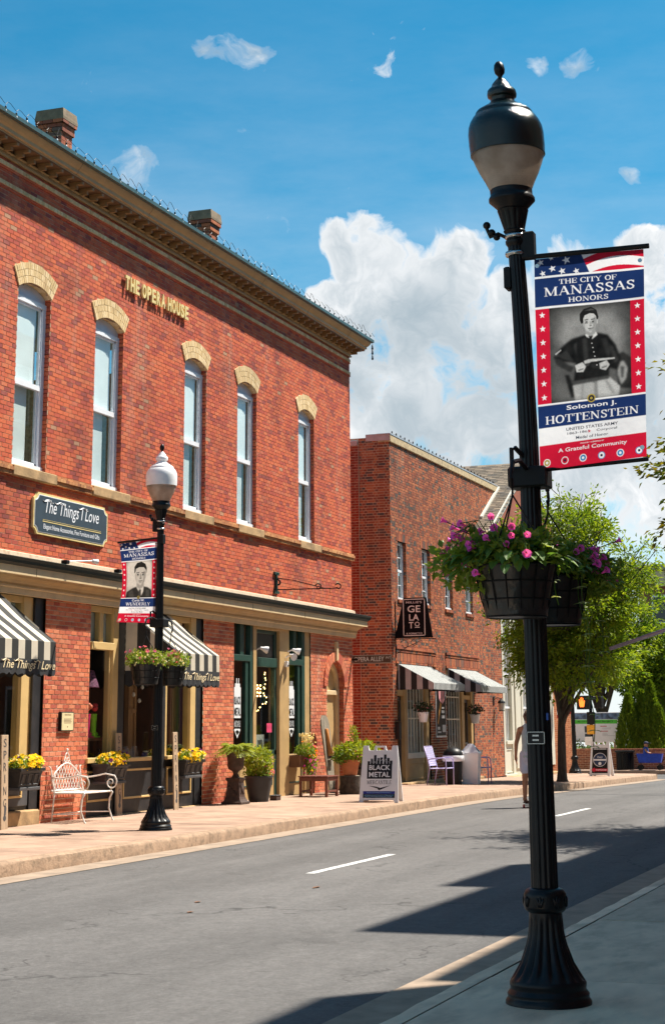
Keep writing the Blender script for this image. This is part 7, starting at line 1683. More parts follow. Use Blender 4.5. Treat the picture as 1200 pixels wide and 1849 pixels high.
# ------------------------------------------------------------------ window boxes with pansies, SPRING boards
def window_box(x0, x1, label, z0=.72, yo=12.90):
    t = wthing('window_box', label, 'planter', ((x0+x1)/2, 13.0, z0), 'black window boxes'); z1 = z0+.29; a = .05
    v = [(x0+a, yo+.06, z0), (x1-a, yo+.06, z0), (x1-a, 13.16, z0), (x0+a, 13.16, z0), (x0-.0, yo, z1-.05), (x1, yo, z1-.05), (x1, 13.16, z1-.05), (x0, 13.16, z1-.05)]
    MB().add(v, [(3,2,1,0)]+[(i,(i+1)%4,4+(i+1)%4,4+i) for i in range(4)]).build('box', M_BLACKSHOP, t)
    MB().bbox(x0-.03, x1+.03, yo-.03, 13.17, z1-.05, z1, .008).build('rim', M_BLACKSHOP, t); MB().bbox(x0+.03, x1-.03, yo+.02, 13.165, z0-.025, z0+.02, .006).build('foot', M_GREYP, t)
    n = 3; st = (x1-x0-.12)/n
    for k in range(n):
        xa = x0+.06+k*st+.02; xb = xa+st-.04
        M_ = frame_matrix((0, 0, 0), (1, 0, 0), (0, 0, 1))
        f = lambda x, z, e=0: (x, yo+.06*(1-(z-z0)/(z1-.05-z0))-.006-e, z)
        za, zb = z0+.06, z1-.09
        mb = MB()
        for (p, q) in (((xa,za),(xb,za)),((xa,zb),(xb,zb)),((xa,za),(xa,zb)),((xb,za),(xb,zb))): mb.tube([f(*p), f(*q)], .008, 4)
        mb.build('panel_bead', M_GREYP, t)
    xm = (x0+x1)/2; hw = (x1-x0)/2
    V, T = leaf_cloud(np.concatenate([ell((xm+s*hw*.5, 13.0, z1+.05), (hw*.62, .16, .10), 350, .2) for s in (-1, 0, 1)]), .06, .5); np_mesh('foliage', V, T, MATS['pansy_leaf'], t, 'stuff')
    for c_, n_ in (('yellow', 70), ('cream_petal', 40), ('violet', 9)):
        P_ = np.concatenate([ell((xm+s*hw*.5, 12.98, z1+.07), (hw*.62, .18, .12), n_//2, .7) for s in (-1, 0, 1)]); flowers_ball((xm, 13.0, z1-.1), None, 0, .085 if c_ != 'cream_petal' else .05, MATS[c_], t, pts=P_)
window_box(22.02, 22.66, 'black panelled window box of yellow pansies left of the white bench')
window_box(24.68, 25.42, 'black panelled window box of yellow pansies right of the white bench')
window_box(27.60, 28.34, 'black panelled window box of yellow pansies right of the far lamp post')
M_BOARD = mat('pale_board', (.44,.32,.21), .75, var=.2, scale=5, stretch=(4,4,.4), bump=.2)
def spring_board(x, y, w, label, lean=.035, h=1.30):
    t = wthing('welcome_board', label, 'board', (x, y, .18), 'SPRING boards')
    M_ = Matrix.Translation((x, y, .18)) @ Matrix.Rotation(-lean, 4, 'X')
    MB().bbox(-w/2, w/2, -.012, .012, 0, h, .004, M=M_).build('plank', M_BOARD, t)
    tb = MB(); Mt = M_ @ frame_matrix((0, -.0145, 0), (1, 0, 0), (0, 0, 1))
    for k, c in enumerate('SPRING'): place_text(tb, text_geo(c), Mt, 0, h-.11-k*.165, .115, w*.42 if c != 'I' else .02)
    disc2(tb, Mt, 0, .16, w*.22); poly2(tb, Mt, [(-.02,.20),(.03,.20),(.05,.30),(.0,.34)])
    tb.build('lettering', M_GREYP, t)
spring_board(21.70, 12.95, .18, 'tall wooden board lettered SPRING at the left edge of the pavement')
spring_board(25.55, 13.12, .19, 'tall wooden board lettered SPRING behind the pansy box beside the bench')
spring_board(27.34, 12.95, .17, 'tall wooden board lettered SPRING just right of the far lamp post')

# ------------------------------------------------------------------ planters and furniture in front of the mercantile
random.seed(21)
M_URN = mat('rusty_iron', (.060,.032,.024), .7, var=.45, scale=14, bump=.5, bscale=40)
ur = wthing('cast_iron_urn', 'rusty cast-iron urn on a pedestal with a bright green fern', 'urn', (29.5, 12.78, .18)); ux, uy, uz = 29.5, 12.78, .185
MB().bbox(ux-.20, ux+.20, uy-.20, uy+.20, uz, uz+.05, .01).build('plinth', M_URN, ur)
v = []
for (h, w) in ((.05,.175),(.09,.15),(.13,.135),(.40,.115),(.44,.14),(.47,.14)): v += [(ux-w,uy-w,uz+h),(ux+w,uy-w,uz+h),(ux+w,uy+w,uz+h),(ux-w,uy+w,uz+h)]
MB().add(v, [(4*l+i,4*l+(i+1)%4,4*l+4+(i+1)%4,4*l+4+i) for l in range(5) for i in range(4)]+[(20,21,22,23)]).build('pedestal', M_URN, ur)
mb = MB()
for s in (-1, 1):
    mb.tube([(ux-.06*s, uy-.137, uz+.18), (ux, uy-.14, uz+.26), (ux+.07*s, uy-.125, uz+.36)], .008, 5)
    for k in range(4): mb.ball((ux-.125, uy-.08+.05*k, uz+.18+.05*k), .018, 6, 4)
mb.build('relief', M_URN, ur, True)
MB().lathe([(.09,uz+.47),(.06,uz+.50),(.045,uz+.54),(.06,uz+.58),(.13,uz+.62),(.155,uz+.68),(.150,uz+.74),(.16,uz+.82),(.185,uz+.90),(.215,uz+.94),(.215,uz+.96),(.17,uz+.95)], 24, (ux, uy)).build('bowl', M_URN, ur, 'auto')
def fern(c, n, L_, par, m='fern_leaf', name='fern', up=(.25, 1.2)):
    mb = MB()
    for k in range(n):
        a = random.uniform(0, 2*pi); e = random.uniform(*up); d = V3((math.cos(a), math.sin(a), e)).normalized(); l = L_*random.uniform(.7, 1.15); p = V3(c); pts = []
        for i in range(9): q = i/8; pts.append(p+d*l*q+V3((0, 0, -1))*l*.62*q*q)
        for i in range(1, 9):
            t = (pts[i]-pts[i-1]).normalized(); s = t.cross(V3((0, 0, 1))); s = s.normalized() if s.length > 1e-3 else V3((1, 0, 0)); w = .085*math.sin(pi*min(1, .12+i/8*.88))**.7*L_/.5
            for sd in (-1, 1):
                for f_ in (.0, .5):
                    b0 = pts[i-1]+(pts[i]-pts[i-1])*f_; tip = b0+s*sd*w+t*w*.35-V3((0, 0, .25*w)); mid = b0+(tip-b0)*.5+t*.016
                    mb.add([b0, mid, tip, b0+(tip-b0)*.5-t*.016], [(0,1,2,3)])
    return mb.build(name, MATS[m], par, kind='stuff')
fern((ux, uy, uz+.95), 62, .58, ur)
pt = wthing('black_planter', 'round charcoal planter pot overflowing with green foliage and pink flowers', 'planter', (30.55, 12.78, .18)); px_, py_ = 30.55, 12.76
MB().lathe([(.17,.185),(.185,.19),(.265,.62),(.275,.625),(.275,.655),(.25,.655)], 32, (px_, py_)).build('pot', mat('charcoal_pot', (.03,.03,.032), .6, var=.2), pt, 'auto')
leaves_ball((px_-.03, py_, .92), (.30,.28,.28), 1500, .075, MATS['fern_leaf'], pt, aspect=.4); leaves_ball((px_, py_, .70), (.30,.28,.10), 500, .06, MATS['pansy_leaf'], pt)
flowers_ball((px_+.06, py_-.08, .74), (.26,.22,.14), 40, .05, MATS['pink'], pt); flowers_ball((px_+.12, py_-.06, .85), (.20,.2,.26), 30, .05, MATS['cream_petal'], pt); flowers_ball((px_+.2, py_-.1, .72), (.12,.14,.10), 10, .05, MATS['orange'], pt)
bxo = wthing('small_box', 'small dark box on the pavement beside the charcoal planter', 'box', (31.1, 12.66, .18)); MB().bbox(31.0,31.22,12.58,12.72,.185,.27,.008).build('body', M_URN, bxo); MB().bbox(30.99,31.23,12.57,12.73,.271,.285,.004).build('lid', M_GREYP, bxo)
wb = wthing('wall_planter', 'brown planter box spilling bright mixed flowers under the mercantile window', 'planter', (33.55, 13.05, .8))
MB().bbox(33.25,33.85,12.98,13.23,.74,.98,.012).build('box', M_WOOD, wb)
leaves_ball((33.6,13.0,1.08),(.36,.18,.14),800,.06,MATS['pansy_leaf'],wb); leaves_ball((33.75,12.92,.78),(.22,.10,.28),700,.05,MATS['pansy_leaf'],wb)
for c_, n_, zc in (('pink',40,1.02),('orange',30,1.08),('yellow',35,.85),('magenta',40,.80),('cream_petal',40,1.12)): flowers_ball((33.7,12.95,zc),(.30,.16,.26),n_,.05,MATS[c_],wb)
mb = MB()
for k in range(26):
    x = 33.4+random.uniform(0,.6); y = 13.0+random.uniform(-.1,.1); h = random.uniform(.2,.36); dx = random.uniform(-.08,.08); mb.tube([(x,y,1.05),(x+dx*.5,y,1.05+h*.6),(x+dx,y,1.05+h)], .003, 4); mb.ball((x+dx,y,1.05+h), .018, 6, 4, (1,1,2.2))
mb.build('seed_heads', MATS['cream_petal'], wb, kind='stuff')
# leaning weathered board with an orange trough
M_GREYWOOD = mat('weathered_wood', (.24,.20,.15), .85, var=.35, scale=6, stretch=(7,7,.6), bump=.4, bscale=30)
cb_ = wthing('weathered_board', 'tall grey weathered board with rounded top leaning by the arched door, orange trough on it', 'board', (34.9, 12.95, .18))
Mb_ = Matrix.Translation((34.75, 12.82, .185)) @ Matrix.Rotation(-.13, 4, 'X') @ Matrix.Rotation(.02, 4, 'Y')
ol = [(-.17,0),(.17,0),(.245,1.30),(.23,1.46)]+[(.23*math.cos(t), 1.46+.15*math.sin(t)) for t in np.linspace(.3, pi-.3, 8)]+[(-.23,1.46),(-.245,1.30)]
for k in range(3):     # three planks side by side
    a, b = -1+2*k/3, -1+2*(k+1)/3; pts = []
    def half(z): return .17+(.245-.17)*min(z/1.3, 1) if z < 1.46 else .23*math.sqrt(max(0, 1-((z-1.46)/.16)**2))
    zs = list(np.linspace(0, 1.60, 18))
    Lp = [(a*half(z)+.004, z) for z in zs]; Rp = [(b*half(z)-.004, z) for z in zs[::-1]]
    MB().prism(Lp+Rp, 'y', -.016, .016).xf(Mb_).build('plank', M_GREYWOOD, cb_)
M_ORW = mat('orange_wood', (.55,.21,.05), .55, var=.25, scale=8, stretch=(6,6,.6))
MB().bbox(-.07,.07,-.05,-.018,.75,1.32,.008,M=Mb_).build('trough_back', M_ORW, cb_); MB().bbox(-.09,.12,-.16,-.05,.70,.745,.008,M=Mb_).build('trough_shelf', M_URN, cb_); MB().add([Mb_ @ V3(p) for p in ((-.07,-.05,.75),(-.07,-.05,1.32),(-.07,-.14,.75))],[(0,1,2)]).build('trough_side', M_ORW, cb_)
# low red-brown table
tbx = wthing('low_table', 'low red-brown wooden table on the pavement in front of the mercantile', 'table', (33.1, 12.45, .18)); M_REDW = mat('redbrown_wood', (.14,.035,.02), .5, var=.25, scale=5, stretch=(1,5,5))
tx0, tx1, ty0, ty1 = 32.62, 33.30, 12.14, 12.78
for k in range(5): y = ty0+(ty1-ty0)*k/5; MB().bbox(tx0,tx1,y+.004,y+(ty1-ty0)/5-.004,.565,.59,.005).build('top_slat', M_REDW, tbx)
for x in (tx0+.02, tx1-.07):
    for y in (ty0+.02, ty1-.07): MB().bbox(x,x+.05,y,y+.05,.18,.563,.005).build('leg', M_REDW, tbx)
for y in (ty0+.03, ty1-.06): MB().bbox(tx0+.072,tx1-.072,y,y+.03,.49,.56,.004).build('apron', M_REDW, tbx); MB().bbox(tx0+.072,tx1-.072,y,y+.03,.27,.31,.004).build('stretcher', M_REDW, tbx)
for x in (tx0+.03, tx1-.06): MB().bbox(x,x+.03,ty0+.072,ty1-.072,.49,.56,.004).build('apron', M_REDW, tbx)
# terracotta pot on a cut log, barrel behind
lg = wthing('cut_log', 'short cut log used as a stand under the terracotta pot', 'log', (34.25, 12.25, .18))
MB().lathe([(.22,.18),(.235,.25),(.215,.40),(.225,.545)], 26, (34.25,12.25), flute=lambda z: (.07, 9)).build('bark', mat('bark', (.055,.04,.03), .95, var=.5, scale=14, bump=.8, bscale=22), lg, 'auto'); MB().lathe([(.205,.546),(.2,.553)], 20, (34.25,12.25)).build('cut_face', M_GREYWOOD, lg)
tp = wthing('terracotta_pot', 'terracotta pot with a leafy yellow-green shrub standing on a log', 'flower pot', (34.25, 12.25, .555))
MB().lathe([(.13,.556),(.14,.56),(.195,.80),(.215,.805),(.22,.87),(.20,.87),(.19,.85)], 28, (34.25,12.25)).build('pot', mat('terracotta', (.46,.15,.06), .8, var=.15, scale=6), tp, 'auto')
leaves_ball((34.25,12.25,1.02),(.36,.32,.20),1100,.08,MATS['fern_leaf'],tp); leaves_ball((34.0,12.35,.93),(.22,.2,.14),400,.06,MATS['hedge_leaf'],tp); leaves_ball((34.35,12.2,1.30),(.10,.10,.30),300,.06,MATS['fern_leaf'],tp); flowers_ball((34.2,12.2,.98),(.30,.28,.12),22,.05,MATS['pink'],tp)
ba = wthing('half_barrel', 'dark weathered barrel planter with a yellow-green shrub by the sandwich board', 'barrel', (35.3, 12.3, .18)); M_STAVE = mat('barrel_stave', (.07,.05,.035), .8, var=.4, scale=8, stretch=(6,6,.6))
for k in range(18):
    a0 = 2*pi*k/18+.01; a1 = 2*pi*(k+1)/18-.01; vs = []
    for (r, z) in ((.21,.18),(.235,.36),(.245,.50),(.235,.66),(.215,.78)): vs += [(35.3+r*math.cos(a0), 12.3+r*math.sin(a0), z), (35.3+r*math.cos(a1), 12.3+r*math.sin(a1), z)]
    MB().add(vs, [(2*i,2*i+1,2*i+3,2*i+2) for i in range(4)]).build('stave', M_STAVE, ba)
for z, r in ((.28,.232),(.68,.238)): MB().lathe([(r,z-.02),(r+.004,z),(r,z+.02)], 30, (35.3,12.3)).build('hoop', M_IRON2, ba, True)
leaves_ball((35.3,12.3,1.0),(.38,.34,.24),1100,.085,MATS['fern_leaf'],ba)

# ------------------------------------------------------------------ sandwich boards
def a_board(loc, rotz, label, art, w=.74, h=1.06, spread=.30, frame=None):
    t = thing('sandwich_board', label, 'sandwich board', loc, rotz); frame = frame or M_WHITEP; tilt = math.atan2(spread, h)
    for s, nm in ((1, 'front_panel'), (-1, 'rear_panel')):
        M_ = Matrix.Translation((0, -s*spread, 0)) @ Matrix.Rotation(-s*tilt, 4, 'X')
        hh = math.hypot(h, spread); mb = MB()
        o = [(-w/2,.0),(-w/2+.07,.0),(-w/2+.09,.05),(w/2-.09,.05),(w/2-.07,0),(w/2,0),(w/2-.045,hh),(w/2-.15,hh),(w/2-.17,hh-.08),(.11,hh-.08),(.10,hh-.0),(.08,hh+.015),(-.08,hh+.015),(-.10,hh),(-.11,hh-.08),(-w/2+.17,hh-.08),(-w/2+.15,hh),(-w/2+.045,hh)]
        # panel with the handle slot cut out
        mb.prism([(-w/2,0),(-w/2+.07,0),(-w/2+.09,.05),(w/2-.09,.05),(w/2-.07,0),(w/2,0),(w/2-.04,hh-.09),(-w/2+.04,hh-.09)], 'y', -.02, .02)
        mb.prism([(-w/2+.04,hh-.092),(-w/2+.16,hh-.092),(-w/2+.14,hh),(-w/2+.045,hh)], 'y', -.02, .02); mb.prism([(w/2-.16,hh-.092),(w/2-.04,hh-.092),(w/2-.045,hh),(w/2-.14,hh)], 'y', -.02, .02)
        mb.prism([(-.12,hh-.092),(-.075,hh-.092),(-.065,hh-.02),(-.10,hh)], 'y', -.02, .02); mb.prism([(.075,hh-.092),(.12,hh-.092),(.10,hh),(.065,hh-.02)], 'y', -.02, .02); mb.prism([(-.10,hh),(-.065,hh-.022),(.065,hh-.022),(.10,hh)], 'y', -.02, .02)
        o_ = mb.xf(M_).build(nm, frame, t)
        if s == 1:
            Mp = M_ @ frame_matrix((0, -.0215, 0), (1, 0, 0), (0, 0, 1)); art(t, o_, Mp, w, hh)
    MB().tube([(-w/2+.05,-spread*.4,h*.6),(-w/2+.05,spread*.4,h*.6)], .006, 5).build('hinge_bar', M_IRON2, t)
    return t
def art_mercantile(t, pn, Mp, w, hh):
    blk = MB(); poly2(blk, Mp, [(-.235,.44),(.235,.44),(.235,.72),(-.235,.72)], .0)
    for k, (x, h_) in enumerate(((-.21,.05),(-.15,.10),(-.09,.165),(-.03,.11),(.03,.12),(.10,.175),(.16,.11),(.215,.06))): poly2(blk, Mp, [(x-.024,.71),(x+.024,.71),(x+.024,.72+h_),(x-.024,.72+h_)], .0)
    blk.build('emblem', M_BLACK, pn)
    tb = MB(); place_text(tb, text_geo('BLACK', .02), Mp @ Matrix.Translation((0,0,.002)), 0, .65, .095, .40); place_text(tb, text_geo('METAL', .02), Mp @ Matrix.Translation((0,0,.002)), 0, .52, .095, .40)
    for k in range(22): x = random.uniform(-.2,.2); z = random.uniform(.745,.82); disc2(tb, Mp, x, z, .006, .002, 6)
    tb.build('lettering', M_WHITEP, pn)
    tb = MB(); place_text(tb, serif_geo('MERCANTILE'), Mp, 0, .375, .075, .46); poly2(tb, Mp, [(-.20,.31),(0,.25),(.01,.275),(-.07,.295)]); poly2(tb, Mp, [(.22,.32),(.0,.225),(-.03,.255),(.06,.28)]); tb.build('lettering', M_IRON2, pn)
    b2 = MB(); poly2(b2, Mp, [(-.30,.16),(.30,.16),(.30,.21),(-.30,.21)], .0); b2.build('blue_band', mat('royal_blue', (.02,.02,.22), .5), pn)
    b2 = MB(); poly2(b2, Mp, [(-.30,.085),(.30,.085),(.30,.159),(-.30,.159)], .0); b2.build('black_band', M_BLACK, pn)
    tb = MB()
    for z, L_ in ((.185,.46),(.135,.54),(.105,.52)):
        x = -L_/2
        while x < L_/2: l = random.uniform(.015,.05); poly2(tb, Mp, [(x,z-.006),(min(x+l,L_/2),z-.006),(min(x+l,L_/2),z+.006),(x,z+.006)], .002); x += l+.012
    tb.build('small_print', M_CHROME, pn)
a_board((31.25, 10.56, side_z(31)), -pi/2+.16, 'white sandwich board with black skyline emblem reading BLACK METAL MERCANTILE near the kerb', art_mercantile, h=1.02)
def art_tap(t, pn, Mp, w, hh):
    b2 = MB(); poly2(b2, Mp, [(-w*.38,.10),(w*.38,.10),(w*.36,hh-.20),(-w*.36,hh-.20)], .001); b2.build('dark_sheet', M_BLACK, pn)
    tb = MB(); n = 28
    for k in range(n): a0, a1 = 2*pi*k/n, 2*pi*(k+1)/n; poly2(tb, Mp, [(r*math.cos(a), .52+r*math.sin(a)) for r, a in ((.20,a0),(.215,a0),(.215,a1),(.20,a1))], .003)
    poly2(tb, Mp, [(-.21,.49),(.21,.49),(.21,.54),(-.21,.54)], .0035); place_text(tb, text_geo("Doug's", .01, .2), Mp @ Matrix.Translation((0,0,.003)), 0, .60, .075, .17); [poly2(tb, Mp, [(x, hh-.248), (x+l, hh-.248), (x+l, hh-.222), (x, hh-.222)], .003) for x, l in ((-.2,.09),(-.1,.05),(-.04,.03),(.0,.2))]; disc2(tb, Mp, 0, .40, .05, .003)
    tb.build('lettering', M_WHITEP, pn)
    b2 = MB(); disc2(b2, Mp, 0, .52, .20, .002); b2.build('roundel', mat('navy_print', (.02,.04,.10), .5), pn)
    b2 = MB(); poly2(b2, Mp, [(-.27,.20),(-.17,.28),(-.17,.24),(.25,.24),(.25,.16),(-.17,.16),(-.17,.12)], .002); b2.build('arrow', M_BN['red'], pn)
    tb = MB(); place_text(tb, text_geo('TAPROOM', .01), Mp @ Matrix.Translation((0,0,.004)), .04, .20, .045, .34); tb.build('lettering', M_WHITEP, pn)
a_board((54.6, 11.12, side_z(54.6)), -pi/2-.02, 'white-framed black sandwich board with round emblem and red arrow at the far corner', art_tap, w=.66, h=1.05)

# ------------------------------------------------------------------ seats and bins by the gelato shop
M_LILAC = mat('lilac_metal', (.42,.38,.66), .4, var=.05); M_SLING = mat('lilac_sling', (.55,.52,.74), .7, var=.08, scale=30)
def patio_chair(loc, rotz, label):
    t = thing('patio_chair', label, 'chair', loc, rotz, 'lilac patio chairs')       # faces -y
    for s in (-1, 1):
        x = s*.27
        MB().tube([(x,-.24,0),(x,-.24,.40),(x,-.23,.60),(x,-.19,.645),(x,-.1,.65),(x,.15,.63),(x,.22,.60)], .014, 8).build('arm', M_LILAC, t, True)
        MB().tube([(x,.26,0),(x,.22,.25),(x,.19,.42),(x,.24,.62),(x,.33,.92)], .014, 8).build('back_leg', M_LILAC, t, True)
        MB().tube([(x,-.24,.40),(x,.19,.39)], .012, 6).build('seat_rail', M_LILAC, t, True)
    MB().tube([(-.27,-.24,.40),(.27,-.24,.40)], .012, 6).tube([(-.27,.33,.92),(.27,.33,.92)], .012, 6).build('cross_bar', M_LILAC, t, True)
    vs = []
    for k in range(9): q = k/8; vs += [(-.255,-.23+.42*q,.405-.02*math.sin(pi*q)),(.255,-.23+.42*q,.405-.02*math.sin(pi*q))]
    MB().add(vs, [(2*k,2*k+1,2*k+3,2*k+2) for k in range(8)]).build('seat', M_SLING, t, True)
    for k in range(9): z0 = .46+.05*k; y0 = .185+(z0-.42)*.29; MB().bbox(-.262,.262,y0-.006,y0+.006,z0,z0+.044,.003).build('back_slat', M_SLING, t)
patio_chair((41.35, 12.42, side_z(41.3)+.018), -.05, 'lilac metal patio chair by the left gelato window')
patio_chair((43.3, 11.95, side_z(43)+.012), .12, 'lilac metal patio chair behind the white square bin')
bi = thing('domed_bin', 'black litter bin with black and white domed lid between chair and white bin', 'bin', (42.05, 12.30, side_z(42)+.016))
MB().lathe([(.17,0),(.20,.02),(.235,.55),(.24,.58)], 28).build('body', M_BLACK, bi, 'auto'); MB().lathe([(.265,.56),(.28,.60),(.275,.68),(.26,.70)], 28).build('rim', M_WHITEP, bi, 'auto'); MB().lathe([(.255,.70),(.24,.77),(.19,.84),(.10,.885),(.02,.90)], 28).build('dome', M_BLACK, bi, 'auto'); MB().bbox(.02,.235,-.215,-.13,.70,.80,.02).build('flap', M_WHITEP, bi)
b2 = thing('white_bin', 'tall white square litter bin with pitched lid outside the gelato shop', 'bin', (42.55, 11.98, side_z(42)+.014), .1)
v = [(-.19,-.19,0),(.19,-.19,0),(.19,.19,0),(-.19,.19,0),(-.225,-.225,.72),(.225,-.225,.72),(.225,.225,.72),(-.225,.225,.72)]
MB().add(v, [(3,2,1,0),(4,5,6,7)]+[(i,(i+1)%4,4+(i+1)%4,4+i) for i in range(4)]).build('body', M_WHITEP, b2)
v = [(-.24,-.24,.72),(.24,-.24,.72),(.24,.24,.72),(-.24,.24,.72),(-.235,-.235,.76),(.235,-.235,.76),(.235,.235,.76),(-.235,.235,.76),(-.06,-.05,.98),(.06,-.05,.98),(.06,.05,.98),(-.06,.05,.98)]
ld = MB().add(v, [(3,2,1,0),(8,9,10,11)]+[(4*l+i,4*l+(i+1)%4,4*l+4+(i+1)%4,4*l+4+i) for l in range(2) for i in range(4)]).build('lid', M_WHITEP, b2); MB().add([(-.15,-.222,.775),(.15,-.222,.775),(.08,-.125,.90),(-.08,-.125,.90)],[(0,1,2,3)]).build('flap', M_GREYP, ld)

# ------------------------------------------------------------------ people
def skin_body(name, par, joints, bones, m, sub=2):
    """one continuous surface grown round a posed skeleton; joints: name -> (x,y,z,r or (rx,ry))"""
    idx = {k: i for i, k in enumerate(joints)}; me = bpy.data.meshes.new(name); me.from_pydata([joints[k][:3] for k in joints], [(idx[a], idx[b]) for a, b in bones], []); me.materials.append(m)
    o = bpy.data.objects.new(name, me); COL.objects.link(o); setpar(o, par)
    sk = o.modifiers.new('skin', 'SKIN'); sk.use_smooth_shade = True
    if not me.skin_vertices: me.attributes.new('skin', 'FLOAT', 'POINT') if False else None
    return o, idx
def body_mesh(name, par, chains, m, seg=14):
    """limbs as tapered tubes fused by a remesh into one surface"""
    mb = MB()
    for pts, rs in chains:
        n = 4*(len(pts)-1); P_ = []; R_ = []
        for i in range(len(pts)-1):
            for k in range(4): q = k/4; P_.append(V3(pts[i])*(1-q)+V3(pts[i+1])*q); R_.append(rs[i]*(1-q)+rs[i+1]*q)
        P_.append(V3(pts[-1])); R_.append(rs[-1]); mb.tube(P_, R_, seg); mb.ball(pts[0], rs[0], 12, 8); mb.ball(pts[-1], rs[-1], 12, 8)
    o = mb.build(name, m, par, True); rm = o.modifiers.new('fuse', 'REMESH'); rm.mode = 'VOXEL'; rm.voxel_size = .012; rm.use_smooth_shade = True
    sm_ = o.modifiers.new('soft', 'SMOOTH'); sm_.iterations = 4; sm_.factor = .5; return o
M_SKIN = mat('tanned_skin', (.40,.17,.085), .5, var=.08, scale=20); M_CLOTH = mat('pale_dress', (.36,.44,.48), .8, var=.12, scale=8); M_HAIR = mat('greying_hair', (.12,.07,.05), .7, var=.5, scale=40)
def skater(x, y, z):
    t = wthing('person', 'person in pale top and shorts on a skateboard, half hidden by the near lamp post', 'person', (x, y, z+.1)); b = z+.115
    X = lambda dx, dy, dz: (x+dx, y+dy, b+dz)      # rides towards +x, so the camera sees the back
    ch = [([X(0,0,.86),X(-.01,0,1.05),X(0,0,1.25),X(.02,0,1.36),X(.03,0,1.44),X(.05,0,1.49)],[.135,.115,.125,.10,.052,.05]),
          ([X(.06,0,1.49),X(.07,0,1.56),X(.07,0,1.62)],[.07,.088,.075]), ([X(.15,0,1.55),X(.165,0,1.54)],[.014,.012]),
          ([X(0,.07,1.36),X(0,.17,1.34)],[.07,.06]), ([X(0,-.07,1.36),X(0,-.17,1.34)],[.07,.06]),
          ([X(0,.17,1.34),X(-.06,.235,1.08),X(-.02,.26,.86)],[.052,.042,.030]), ([X(0,-.17,1.34),X(.06,-.235,1.08),X(.16,-.25,.90)],[.052,.042,.030]),
          ([X(0,.08,.88),X(.02,.10,.48),X(-.04,.10,.08)],[.095,.06,.04]), ([X(0,-.08,.88),X(.10,-.09,.48),X(.16,-.09,.08)],[.095,.06,.04]),
          ([X(-.06,.10,.04),X(.02,.11,.03),X(.12,.12,.025)],[.04,.042,.03]), ([X(.14,-.09,.04),X(.22,-.10,.03),X(.32,-.11,.025)],[.04,.042,.03])]
    for hx, hy, hz, s in ((-.02,.26,.86,1),(.16,-.25,.90,-1)):          # palms and five fingers each
        ch.append(([X(hx,hy,hz),X(hx+.005,hy,hz-.07)],[.030,.034]))
        for k in range(4): ch.append(([X(hx-.03+.02*k,hy,hz-.08),X(hx-.03+.022*k+.012,hy-.004*s,hz-.13-.008*(1.5-abs(k-1.5))),X(hx-.02+.022*k+.02,hy-.015*s,hz-.165-.008*(1.5-abs(k-1.5)))],[.011,.010,.008]))
        ch.append(([X(hx+.025,hy,hz-.03),X(hx+.05,hy-.01*s,hz-.06),X(hx+.055,hy-.015*s,hz-.10)],[.013,.011,.009]))
    bd = body_mesh('body', t, ch, M_SKIN)
    top = body_mesh('tank_top', t, [([X(0,0,.84),X(-.01,0,1.05),X(0,0,1.25),X(.01,0,1.35)],[.155,.132,.142,.118]), ([X(0,.10,1.37),X(0,.05,1.42)],[.05,.045]), ([X(0,-.10,1.37),X(0,-.05,1.42)],[.05,.045])], M_CLOTH)
    body_mesh('shorts', t, [([X(0,0,.90),X(0,0,.80)],[.155,.15]), ([X(0,.08,.86),X(.01,.10,.60)],[.115,.10]), ([X(0,-.08,.86),X(.06,-.10,.60)],[.115,.10])], mat('pale_shorts', (.50,.50,.62), .8))
    hr = MB()
    for k in range(240):
        v = V3((random.gauss(0,1), random.gauss(0,1), random.gauss(.4,1))).normalized()
        if v.x > .55 and v.z < .5: continue
        p = V3(X(.06,0,1.59)); hr.ball(p+V3((v.x*.085, v.y*.088, v.z*.10)), random.uniform(.014,.026), 6, 4)
    hr.build('hair', M_HAIR, t, True)
    for s in (-1, 1): MB().ball(X(.145,.032*s,1.565), .010, 8, 6).build('eye', M_BLACK, t, True)
    MB().tube([X(.148,-.02,1.515),X(.155,0,1.513),X(.148,.02,1.515)], .005, 5).build('mouth', mat('lip', (.35,.10,.08), .5), t)
    MB().bbox(x-.09,x+.36,y-.13,y+.16,b-.012,b-.002,.003).build('shoe_sole', M_WHITEP, t) if False else None
    sk = wthing('skateboard', 'red-wheeled skateboard under the rider on the road', 'skateboard', (x, y, z+.004))
    vs = []
    for k in range(13):
        q = -1+2*k/12; w = .10*(1-abs(q)**6)+.01; zz = b-.012+(.05*max(0, abs(q)-.75)/.25)
        vs += [(x+.06+q*.40, y-w, zz), (x+.06+q*.40, y+w, zz), (x+.06+q*.40, y-w, zz-.012), (x+.06+q*.40, y+w, zz-.012)]
    fs = []
    for k in range(12): o = 4*k; fs += [(o,o+4,o+5,o+1),(o+2,o+3,o+7,o+6),(o,o+2,o+6,o+4),(o+1,o+5,o+7,o+3)]
    MB().add(vs, fs+[(0,1,3,2),(48,50,51,49)]).build('deck', M_URN, sk)
    for dx in (-.2, .32):
        MB().bbox(x+dx-.03, x+dx+.03, y-.06, y+.06, z+.035, b-.025, .006).build('truck', M_CHROME, sk)
        for s in (-1, 1): MB().lathe([(.012,-.018),(.034,-.016),(.034,.016),(.012,.018)], 16).xf(Matrix.Translation((x+dx, y+s*.085, z+.036)) @ Matrix.Rotation(pi/2, 4, 'X')).build('wheel', mat('red_wheel', (.5,.06,.04), .4), sk, 'auto')
skater(33.15, 8.16, .0)

